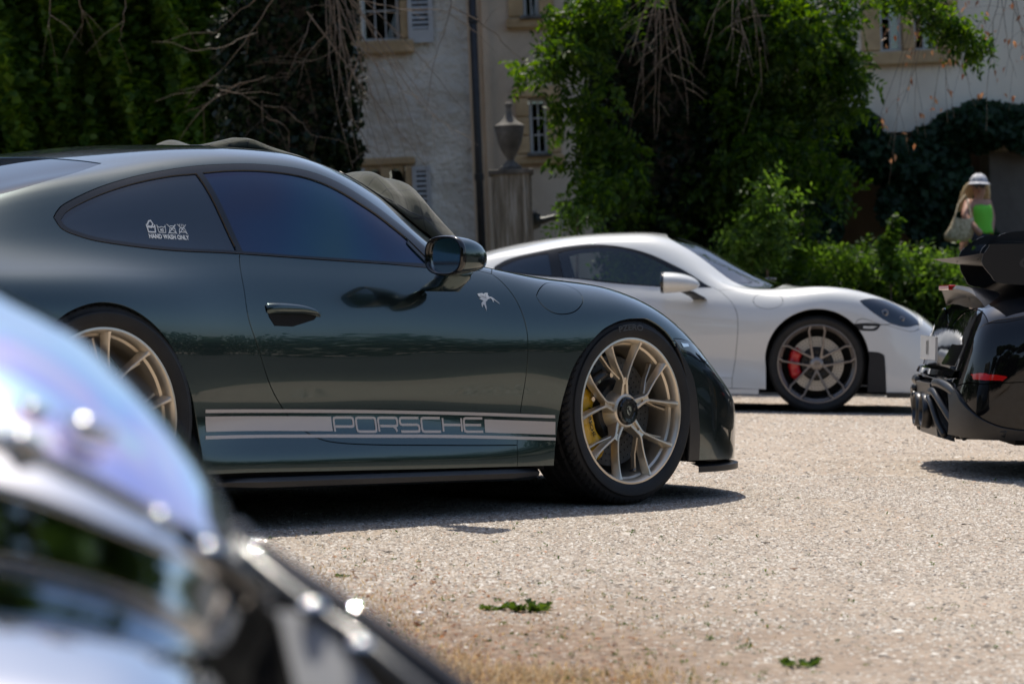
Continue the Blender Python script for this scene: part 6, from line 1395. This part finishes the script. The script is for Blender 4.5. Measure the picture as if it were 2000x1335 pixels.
    # undergrowth in front of the passage: separate clumps
    spots = [(1545, 545, 24.6, .34, .26, 260), (1600, 548, 25.2, .36, .26, 320), (1660, 548, 24.9, .34, .28, 320), (1720, 552, 25.3, .36, .28, 330), (1780, 555, 24.8, .35, .28, 320), (1840, 560, 25.1, .36, .28, 320), (1895, 565, 24.7, .3, .26, 240), (1950, 560, 25.5, .4, .3, 260), (1500, 540, 25.4, .3, .26, 200)]
    desc = ['pale leafy clump behind the bonnet of the white car', 'spreading low clump left of the tall weed', 'dense low clump just left of the tall weed', 'yellow-green clump at the foot of the tall weed', 'leafy clump right of the tall weed', 'clump above the headlight of the white car', 'leafy clump next to the spoiler of the black car', 'clump behind the wing of the black car', 'clump below the hanging tree leaves']
    for (x, y, d, rx, rz, k), ds in zip(spots, desc):
        c = at(x, y, d); t = thing('undergrowth_plant', ds, 'plant', (c[0], c[1], .1), group='undergrowth plants in front of the passage'); o = np.array(t.location); P = blob(k, c, (rx, .35, rz), .1); P[:, 2] = np.maximum(P[:, 2], .15)
        tag(obj('foliage', pinnate('foliage', P-o, np.full(len(P), .26), M['leaf_bush'], 4, -.1, .085, 1.1), t), kind='stuff')
        Q = blob(k, c-np.array([0, 0, .45]), (rx, .3, .3), .1); Q[:, 2] = np.maximum(Q[:, 2], .1); tag(obj('foliage', leaf_mesh('foliage', Q-o, np.full(len(Q), .10), M['leaf_vine']), t), kind='stuff')
    c = at(1742, 470, 24.3); t = thing('tall_weed', 'tall leafy weed rising above the undergrowth before the dark passage', 'plant', (c[0], c[1], .1)); o = np.array(t.location)
    P = np.concatenate([blob(int(70*w), at(1742+dx, y, 24.3), (.09*w, .1, .07), .1) for y, w, dx in ((432, .5, 6), (450, .8, 2), (470, 1.2, -4), (492, 1.6, -10), (515, 1.9, 0), (540, 2.1, 4))]); tag(obj('foliage', leaf_mesh('foliage', P-o, np.full(len(P), .075), M['leaf_bush'], .4, 1.6, .1), t), kind='stuff')
    mb = MB(); mb.tube([(0, 0, 0), (0, 0, c[2]+.1)], [.012, .005], 6); mb.build('stem', M['bark'], t)
garden()

# ---------------------------------------------------------------- bare twigs hanging into the picture from above
def twigs(label, D, starts, group=None, leaves=0, thick=.006):
    c = at(starts[0][0][0], -120, D); t = thing('hanging_branch', label, 'branch', tuple(c), group=group or 'bare branches hanging in from above'); o = np.array(c); L = []
    for pts in starts:
        d = D+rng.uniform(-.35, .35); P = curve([at(x, y, d+.05*rng.normal()) for x, y in pts], 5); P = P+rng.normal(size=P.shape)*.006
        n = len(P); mb = MB(); mb.tube(P-o, np.linspace(thick*1.4, thick*.35, n), 5)
        for _ in range(int(rng.integers(2, 5))):       # side shoots
            i = int(rng.integers(n//4, n-1)); q = P[i]; dr = (P[min(i+1, n-1)]-P[i-1]); dr /= np.linalg.norm(dr)+1e-9; sd_ = rng.normal(size=3)*.6+dr; sd_ /= np.linalg.norm(sd_); l = rng.uniform(.12, .5)
            mb.tube([q-o, q-o+sd_*l*.5, q-o+sd_*l+np.array([0, 0, -.15])*l], [thick*.5, thick*.4, thick*.22], 4, False)
            for _k in range(leaves): L.append(q+sd_*l*rng.uniform(.5, 1.0)+rng.normal(size=3)*.03)
        mb.build('twig', M['twig'], t)
    if leaves and L:
        L = np.array(L); tag(obj('dead_leaf', leaf_mesh('dead_leaf', L-o, np.full(len(L), .055), M['dry_leaf'], -.2, 2.2, 1.5), t), kind='stuff')
def fan(x0, y0, ends, bend=25):
    out = []
    for (x, y) in ends: mx, my = (x0+x)/2+rng.uniform(-bend, bend), (y0+y)/2-rng.uniform(0, bend); out.append([(x0+rng.uniform(-14, 14), y0), (mx, my), (x, y)])
    return out
twigs('drooping dry twigs spreading over the white house wall from the ivy trunk', 23.2, fan(640, -60, [(690, 250), (700, 310), (740, 300), (770, 330), (800, 330), (660, 200), (720, 210), (640, 150), (755, 240), (690, 330), (830, 300), (875, 265), (905, 215)]) + [[(650, -20), (760, 15), (860, 20), (925, 60)], [(660, 40), (700, 90), (740, 130), (800, 190)], [(600, 20), (700, 160), (760, 230), (850, 350)], [(690, 60), (760, 120), (830, 210), (905, 265)], [(870, -40), (880, 20), (850, 110), (830, 240)], [(880, 10), (960, 60), (1010, 110), (1080, 150)], [(700, 110), (680, 200), (720, 290), (745, 330)]], thick=.0048)
twigs('pale forked twigs reaching left across the creeper wall', 22.6, [[(560, -40), (500, 50), (440, 130), (362, 192)], [(540, -30), (470, 20), (410, 70)], [(500, 60), (440, 90), (358, 104)], [(520, 150), (440, 175), (400, 210)], [(430, 175), (500, 190)], [(470, 160), (420, 195), (358, 222)], [(100, -20), (97, 30), (95, 62)], [(250, -30), (240, 40), (232, 85)], [(150, -30), (158, 20), (162, 55)]], thick=.0035)
twigs('thin curved twigs over the dark ivy trunk', 22.9, [[(515, 195), (512, 230), (515, 252)], [(515, 208), (560, 215), (610, 262), (630, 268)], [(520, 228), (560, 250), (565, 285)], [(640, 60), (600, 110), (580, 170)], [(610, 30), (580, 110), (555, 160)], [(660, 90), (610, 120), (500, 120)], [(680, -20), (700, 80), (710, 190), (720, 270)]], thick=.003)
twigs('straight pale twigs hanging before the ivy-clad trunk', 22.8, fan(1290, -80, [(1284, 270), (1278, 272), (1310, 168), (1232, 120), (1277, 95), (1240, 200), (1330, 110), (1355, 180), (1270, 60), (1345, 240)], 8)+fan(1440, -80, [(1420, 100), (1430, 120), (1470, 150), (1490, 185), (1500, 140), (1380, 100), (1210, 60)], 14), thick=.004)
twigs('brown leafy twigs drooping before the right window', 22.4, fan(1830, -60, [(1745, 275), (1710, 250), (1735, 285), (1790, 262), (1815, 240), (1865, 230), (1880, 160), (1905, 210), (1775, 200), (1850, 240)], 22)+fan(1960, -80, [(1925, 255), (1985, 155), (1965, 150), (1935, 120), (1998, 120), (1880, 110), (2040, 160)], 18), leaves=3, thick=.0036)
def spray():
    c = at(1790, 40, 22.2); t = thing('leafy_branch', 'green leafy branch hanging in front of the double stone window', 'branch', tuple(c)); o = c
    Q = np.concatenate([blob(n, at(x, y, 22.2), (r, .2, r*.8), .1) for x, y, r, n in ((1765, -5, .16, 60), (1840, 40, .15, 70), (1865, 60, .10, 45), (1885, 80, .12, 45), (1905, 100, .08, 28), (1810, 5, .14, 50), (1925, 95, .05, 14), (1690, -20, .10, 26))])
    tag(obj('foliage', pinnate('foliage', Q-o, np.full(len(Q), .16), M['leaf_tree'], 3, .4, .07), t), kind='stuff'); mb = MB(); mb.tube([at(1700, -120, 22.2)-o, at(1780, -20, 22.2)-o, at(1860, 40, 22.2)-o, at(1920, 100, 22.2)-o], [.02, .014, .008, .004], 6); mb.build('stem', M['bark'], t)
spray()

# ---------------------------------------------------------------- garden table and chairs in the shade
def furniture():
    D = 28.5
    def legs(parent, w, d, h, r, mat):
        for sx in (-1, 1):
            for sy in (-1, 1): mb = MB(); mb.tube([(sx*w, sy*d, 0), (sx*w*.92, sy*d*.92, h)], r, 6); mb.build('leg', mat, parent)
    rz = YAW-math.pi/2; zg = .42
    def foot(px, D=D): p = at(px, 560, D); return (p[0], p[1], zg)
    t = thing('garden_table', 'small pale round garden table in the dark passage', 'table', foot(1670), rz); mb = MB(); mb.lathe([(0, .70), (.33, .70), (.34, .715), (.33, .73), (0, .73)][::-1], 28, 'z'); mb.build('table_top', M['grey_wood'], t); legs(t, .22, .22, .70, .015, M['grey_wood'])
    for px, ds, dd, a in ((1590, 'grey slatted garden chair left of the small table', 28.7, .5), (1715, 'grey slatted garden chair right of the small table', 28.8, -.5)):
        c = thing('garden_chair', ds, 'chair', foot(px, dd), rz+a, 'garden chairs in the passage'); legs(c, .2, .2, .43, .014, M['dark_chair']); mb = MB(); mb.box((-.22, -.22, .43), (.22, .22, .455), .005); mb.build('seat', M['dark_chair'], c)
        for k in range(5): mb = MB(); x = -.18+.09*k; mb.box((x-.02, .20, .455), (x+.02, .215, .86)); mb.build('back_slat', M['dark_chair'], c)
        mb = MB(); mb.box((-.23, .195, .86), (.23, .22, .91), .004); mb.build('back_rail', M['dark_chair'], c)
M['dark_chair'] = simple('weathered_chair_wood', (.10, .10, .095), .7)
furniture()

# ---------------------------------------------------------------- the woman
def woman():
    D = 26.3; k = D/F_PX; hip = at(1898, 478, D)
    rzw = YAW-math.pi/2       # local x = to the right in the picture, y = away from the camera
    w = thing('person', 'woman with blond hair, white cap, sunglasses and bright green top walking with a bag', 'person', (hip[0], hip[1], hip[2]-.86), rzw); h0 = .86
    def P(px, py, y=0.0): q = at(px, py, D)-hip; return Vector((float(q@R2), y, h0+float(q[2])))
    def skin(name, verts, edges, radii, mat, lv=2, root=0):
        me = bpy.data.meshes.new(name); me.from_pydata([tuple(v) for v in verts], edges, []); o = obj(name, me, w); me.materials.append(mat)
        md = o.modifiers.new('s', 'SKIN'); sv_ = me.skin_vertices[0].data if me.skin_vertices else None
        if sv_ is None: o.modifiers.remove(md); md = o.modifiers.new('s', 'SKIN'); sv_ = me.skin_vertices[0].data
        for i, r in enumerate(radii): sv_[i].radius = (r, r) if not isinstance(r, tuple) else r
        sv_[root].use_root = True; md.use_smooth_shade = True; md.use_x_symmetry = False
        sb = o.modifiers.new('d', 'SUBSURF'); sb.levels = lv; sb.render_levels = lv; return o
    head, chin, neck = P(1911, 366), P(1913, 380), P(1910, 392)
    shL, shR = P(1889, 399, -.05), P(1931, 397, .06); chest = P(1909, 410); waist = P(1910, 440); pelvis = P(1904, 470)
    elbR, wrR, haR = P(1879, 424, -.16), P(1897, 448, -.26), P(1908, 460, -.27)
    elbL, wrL = P(1938, 425, .05), P(1935, 450, -.02)
    knL, anL, ftL = Vector((-.04, -.10, .46)), Vector((-.12, .02, .08)), Vector((-.20, -.02, .04)); knR, anR, ftR = Vector((.16, .06, .46)), Vector((.26, .16, .10)), Vector((.18, .14, .04))
    hl, hr = pelvis+Vector((-.08, -.02, -.06)), pelvis+Vector((.08, .03, -.06))
    V = [pelvis, waist, chest, neck, chin, head, P(1911, 356), shL, elbR, wrR, haR, shR, elbL, wrL, P(1934, 459, -.03), hl, knL, anL, ftL, hr, knR, anR, ftR]
    E_ = [(0, 1), (1, 2), (2, 3), (3, 4), (4, 5), (5, 6), (2, 7), (7, 8), (8, 9), (9, 10), (2, 11), (11, 12), (12, 13), (13, 14), (0, 15), (15, 16), (16, 17), (17, 18), (0, 19), (19, 20), (20, 21), (21, 22)]
    r = [.125, .10, .115, .045, .055, .078, .07, .056, .043, .032, .034, .056, .040, .030, .028, .10, .06, .04, .035, .10, .06, .04, .035]
    skin('body', V, E_, r, M['skin'])
    # face: nose, mouth, ears
    fc = Vector((-.02, -.085, 0)); mb = MB(); mb.tube([head+Vector((-.012, -.082, .012)), head+Vector((-.018, -.105, -.022))], [.008, .013], 8); mb.build('nose', M['skin'], w, smooth=True)
    mb = MB(); mb.tube([head+Vector((-.035, -.084, -.045)), head+Vector((-.012, -.092, -.047)), head+Vector((.012, -.084, -.045))], [.003, .006, .003], 8); mb.build('lips', simple('lips', (.35, .08, .07), .4), w, smooth=True)
    mb = MB()
    for dx in (-.036, .024): mb.lathe([(0, -.006), (.020, -.004), (.026, 0), (.020, .004)][::-1], 14, 'y', origin=head+Vector((dx, -.090, .010)))
    mb.tube([head+Vector((-.085, -.03, .015)), head+Vector((-.06, -.085, .015)), head+Vector((-.006, -.098, .016)), head+Vector((.05, -.085, .015)), head+Vector((.078, -.02, .015))], .004, 6); mb.build('sunglasses', M['gloss_black'], w, smooth=True)
    # hair: many thin locks
    mb = MB(); rr = random.Random(3)
    for i in range(110):
        a = rr.uniform(-.2, math.pi+.2); s_ = head+Vector((.085*math.cos(a), .055+.085*abs(math.sin(a))*rr.uniform(.2, 1), .045)); side_ = 1 if math.cos(a) > 0 else -1; l = rr.uniform(.18, .29) if side_ < 0 else rr.uniform(.12, .19); wv = rr.uniform(0, 6)
        pts = [s_]; 
        for t in (.25, .5, .75, 1.0): pts.append(s_+Vector((side_*.03*math.sin(t*2)+.012*math.sin(wv+t*7)-.06*t*(side_ < 0), .02*t+.01*math.cos(wv+t*6), -l*t)))
        mb.tube(pts, [.010, .013, .012, .009, .003], 5, False)
    mb.build('hair', M['hair'], w, smooth=True)
    # cap
    mb = MB(); mb.lathe([(0, .085), (.03, .082), (.062, .062), (.084, .03), (.090, 0), (.088, -.006)][::-1], 24, 'z', origin=head+Vector((0, .005, .052))); mb.build('cap_crown', M['cap'], w, smooth=True)
    mb = MB(); c = head+Vector((0, .005, .048)); V = []
    for k in range(11):
        a = math.radians(-160+14*k); V += [tuple(c+Vector((.085*math.cos(a), .085*math.sin(a), .004))), tuple(c+Vector((.125*math.cos(a)-.004, .155*math.sin(a), -.020)))]
    mb.add(V, [(2*i, 2*i+1, 2*i+3, 2*i+2) for i in range(10)]); o = mb.build('cap_peak', M['cap'], w, smooth=True); md = o.modifiers.new('t', 'SOLIDIFY'); md.thickness = .005
    # green top, loose, and dark shorts
    def shell(name, rings, mat, n=24):
        V = []
        for (c, rx, ry) in rings:
            for j in range(n): a = 2*math.pi*j/n; f = 1+.05*math.sin(5*a+c[2]*30); V.append((c[0]+rx*f*math.cos(a), c[1]+ry*f*math.sin(a), c[2]+.004*math.sin(a*7)))
        F = [(i*n+j, i*n+(j+1) % n, (i+1)*n+(j+1) % n, (i+1)*n+j) for i in range(len(rings)-1) for j in range(n)]; o = obj(name, mesh(name, V, F, mat, True), w); md = o.modifiers.new('t', 'SOLIDIFY'); md.thickness = .004; return o
    shell('top', [(P(1914, 401), .105, .085), (P(1913, 408), .122, .112), (P(1913, 420), .120, .115), (P(1914, 436), .112, .105), (P(1914, 450), .125, .115), (P(1913, 456), .128, .118)], M['lime'])
    shell('shorts', [(P(1908, 452), .12, .11), (P(1906, 466), .135, .125), (pelvis+Vector((0, 0, -.10)), .16, .14), (pelvis+Vector((.02, 0, -.26)), .19, .15)], M['denim'])
    b = at(1877, 446, D-.22); g = thing('straw_bag', 'cream woven shoulder bag hanging at the side of the woman in green', 'bag', tuple(b), rzw)
    V = []; n = 20
    for (z, rx, ry, dx) in ((-.15, .02, .02, -.03), (-.145, .15, .05, -.03), (-.08, .165, .06, -.02), (0, .145, .055, .01), (.09, .12, .045, .02), (.12, .112, .035, .02)):
        for j in range(n): a = 2*math.pi*j/n; V.append((dx+.85*rx*math.cos(a)*(1+.05*math.sin(3*a)), ry*math.sin(a), .85*z+(.012*math.cos(2*a))))
    mb = MB(); mb.add(V, [(i*n+j, i*n+(j+1) % n, (i+1)*n+(j+1) % n, (i+1)*n+j) for i in range(5) for j in range(n)]+[tuple(range(n))[::-1]]); mb.build('bag_body', M['straw_weave'], g, smooth=True)
    mb = MB(); mb.tube([(-.06, 0, .11), (-.02, .06, .24), (.055, .12, .33), (.08, .08, .24), (.10, 0, .11)], .008, 6, False); mb.build('strap', M['straw_weave'], g, smooth=True)
M['hair'] = simple('blond_hair', (.72, .52, .27), .45); M['cap'] = mottled('printed_white_cap', [(.45, (.62, .62, .64)), (.62, (.30, .31, .36))], 28, .8); M['lime'] = simple('lime_green_cloth', (.16, .62, .05), .8); M['denim'] = simple('dark_cloth', (.03, .035, .05), .9)
M['straw_weave'] = mottled('woven_straw', [(.35, (.32, .25, .15)), (.6, (.62, .53, .36))], 38, .9, .01, 60)
woman()

# ---------------------------------------------------------------- litter and weeds in the verge
def verge():
    def gp(px, py): d = np.array([(px-1000)/F_PX, -(py-667.5)/F_PX, 1.0])@RC; t = -CAM[2]/d[2]; return CAM+d*t
    # dry grass tufts
    V, F = [], []
    def blade(p, h, mat=None):
        a = rng.uniform(0, 2*math.pi); l = rng.uniform(.3, 1.6)*h; w = .0016; d = np.array([math.cos(a), math.sin(a), 0]); s_ = np.array([-d[1], d[0], 0])*w; o = len(V)
        V.extend([p-s_, p+s_, p+d*l*.5+[0, 0, h*.7]+s_*.8, p+d*l*.5+[0, 0, h*.7]-s_*.8, p+d*l+[0, 0, h*.8]]); F.extend([(o, o+1, o+2), (o, o+2, o+3), (o+3, o+2, o+4)])
    for (px, py, sx, sy, n, h) in ((620, 1140, 50, 20, 160, .012), (900, 1322, 60, 14, 300, .028), (1010, 1328, 60, 10, 300, .026), (870, 1290, 40, 12, 200, .02), (700, 1150, 90, 50, 400, .012), (1150, 1330, 120, 14, 700, .02), (760, 1240, 60, 50, 500, .015), (1250, 1250, 120, 60, 250, .010), (1000, 1200, 160, 40, 450, .010)):
        for _ in range(n): blade(gp(px+rng.normal()*sx, py+rng.normal()*sy), h*rng.uniform(.4, 1.2))
    tag(obj('dry_grass', mesh('dry_grass', V, F, M['straw'])), 'dry straw-coloured grass and chaff at the edge of the gravel', None, None, 'stuff')
    # fallen leaves and chaff
    n = 7000; px = rng.uniform(480, 1350, n); py = 1335-rng.random(n)**1.3*250; P = np.array([gp(a, b) for a, b in zip(px, py)]); keep = rng.random(n) < np.clip(1.15-np.abs(px-800)/600-(1335-py)/330, .02, 1); P = P[keep]; P[:, 2] = rng.uniform(.003, .010, len(P))
    tag(obj('leaf_litter', leaf_mesh('leaf_litter', P, rng.uniform(.004, .016, len(P)), M['dry_leaf'], 2.5, 1.6, 0)), 'scattered brown dead leaves and chaff on the bare soil', None, None, 'stuff')
    Q = []
    for _ in range(420):
        a, b = (rng.uniform(520, 1500), 1335-rng.random()**1.5*300) if rng.random() < .7 else (rng.uniform(1000, 2000), rng.uniform(930, 1335)); p = gp(a, b); k = int(rng.integers(2, 7))
        Q += [p+[rng.normal()*.006, rng.normal()*.006, rng.uniform(.003, .010)] for _k in range(k)]
    Q = np.array(Q); tag(obj('ground_sprigs', leaf_mesh('ground_sprigs', Q, rng.uniform(.006, .013, len(Q)), M['weed'], .3, 2.6, -.3)), 'tiny scattered green sprigs growing through the gravel', None, None, 'stuff')
    # larger single leaves / bark chips
    for (px, py, s_, mat, nm, lb) in ((817, 1199, .022, M['white_film'], 'pale_leaf', 'pale curled leaf on the brown soil near the front car'), (758, 1080, .022, M['bark'], 'bark_chip', 'dark bark chip on the gravel below the green car'), (1495, 1062, .022, M['bark'], 'bark_chip', 'dark brown chip lying alone on the open gravel'), (1550, 1113, .018, M['dry_leaf'], 'curled_leaf', 'rust brown curled leaf on the open gravel')):
        p = gp(px, py); V = []; n = 7
        for i in range(n):
            t = i/(n-1)-.5; wv = s_*.35*math.cos(t*math.pi*.95); V += [(t*s_*1.3, -wv, .004+.006*abs(t)), (t*s_*1.3, 0, .008-.004*abs(t)), (t*s_*1.3, wv, .005+.005*abs(t))]
        o = obj(nm, mesh(nm, V, [(i*3+k, (i+1)*3+k, (i+1)*3+k+1, i*3+k+1) for i in range(n-1) for k in range(2)], mat), None, tuple(p), (0, 0, rng.uniform(-1, 0))); tag(o, lb, 'leaf' if 'leaf' in nm else 'wood chip'); md = o.modifiers.new('t', 'SOLIDIFY'); md.thickness = .0015
    for (px, py, r, n, lb) in ((1035, 1192, .085, 60, 'flat green weed in the brown verge'), (960, 1190, .05, 40, 'smaller thin weed left of the flat green weed'), (1562, 1300, .06, 36, 'green weed at the bottom edge of the open gravel'), (668, 1126, .03, 22, 'tiny weed beside the near car'), (703, 1180, .02, 16, 'tiny single shoot close to the near car edge'), (1372, 1122, .018, 14, 'tiny tuft in the middle of the gravel')):
        p = gp(px, py); t = thing('weed', lb, 'weed', tuple(p), group='small weeds in the gravel'); V, F = [], []
        for _ in range(n):
            a = rng.uniform(0, 2*math.pi); q = rng.random()**.5*r*.5; c = np.array([math.cos(a)*q, math.sin(a)*q*.8, 0]); l = rng.uniform(.3, .9)*r*.6; w = l*.22; d = np.array([math.cos(a+.5), math.sin(a+.5), 0]); s_ = np.array([-d[1], d[0], 0]); z = rng.uniform(.25, .9)*l; o = len(V)
            V += [c, c+d*l*.5+s_*w+[0, 0, z*.8], c+d*l+[0, 0, z*.6], c+d*l*.5-s_*w+[0, 0, z*.8]]; F += [(o, o+1, o+2), (o, o+2, o+3)]
        tag(obj('leaves', mesh('leaves', V, F, M['weed']), t), kind='stuff')
verge()

# ---------------------------------------------------------------- far trees and hedge round the rest of the courtyard (seen only in reflections)
def back_trees():
    for k, (az, d, lb) in enumerate(((214, 13, 'large leafy courtyard tree standing behind the photographer'), (236, 17, 'second leafy courtyard tree behind the photographer'), (190, 20, 'leafy tree to the left behind the photographer'), (254, 15, 'leafy tree to the right behind the photographer'), (274, 18, 'leafy tree at the far right behind the photographer'), (170, 17, 'leafy tree at the far left of the courtyard'))):
        a = math.radians(az); c = np.array([CAM[0]+d*math.cos(a), CAM[1]+d*math.sin(a), 0]); t = thing('courtyard_tree', lb, 'tree', tuple(c), group='trees behind the photographer')
        mb = MB(); mb.tube([(0, 0, 0), (.1, .05, 2.2), (0, 0, 5.5), (.3, -.2, 10)], [.30, .25, .20, .1], 10); mb.build('trunk', M['bark'], t, smooth=True)
        Q = np.concatenate([blob(750, (rng.uniform(-3.4, 3.4), rng.uniform(-3.4, 3.4), rng.uniform(1.2, 10.5)), (1.5, 1.5, 1.2), .2) for _ in range(38)]); tag(obj('crown', leaf_mesh('crown', Q, np.full(len(Q), .38), M['leaf_far'], .2, 1.5, .4), t), kind='stuff')
back_trees()
def surroundings():
    Ps = []; o = np.array([CAM[0], CAM[1], 0])
    for az in np.arange(75, 385, 1.6):
        a = math.radians(az); h = 3.4+1.5*abs(math.sin(az*.13))+1.0*abs(math.sin(az*.37)); d = 42+3*math.sin(az*.21)
        if 225 < (az % 360) < 300: h *= .9
        c = o+d*np.array([math.cos(a), math.sin(a), 0]); Ps.append(blob(230, c+[0, 0, h*.5], (1.5, 1.5, h*.55), .2))
    P = np.concatenate(Ps); P[:, 2] = np.abs(P[:, 2]); me = leaf_mesh('distant_woods', P, np.full(len(P), .55), M['leaf_far'], .2, 1.3, .2)
    tag(obj('distant_woods', me), 'belt of dark green trees closing off the far side of the courtyard', None, None, 'stuff')
surroundings()
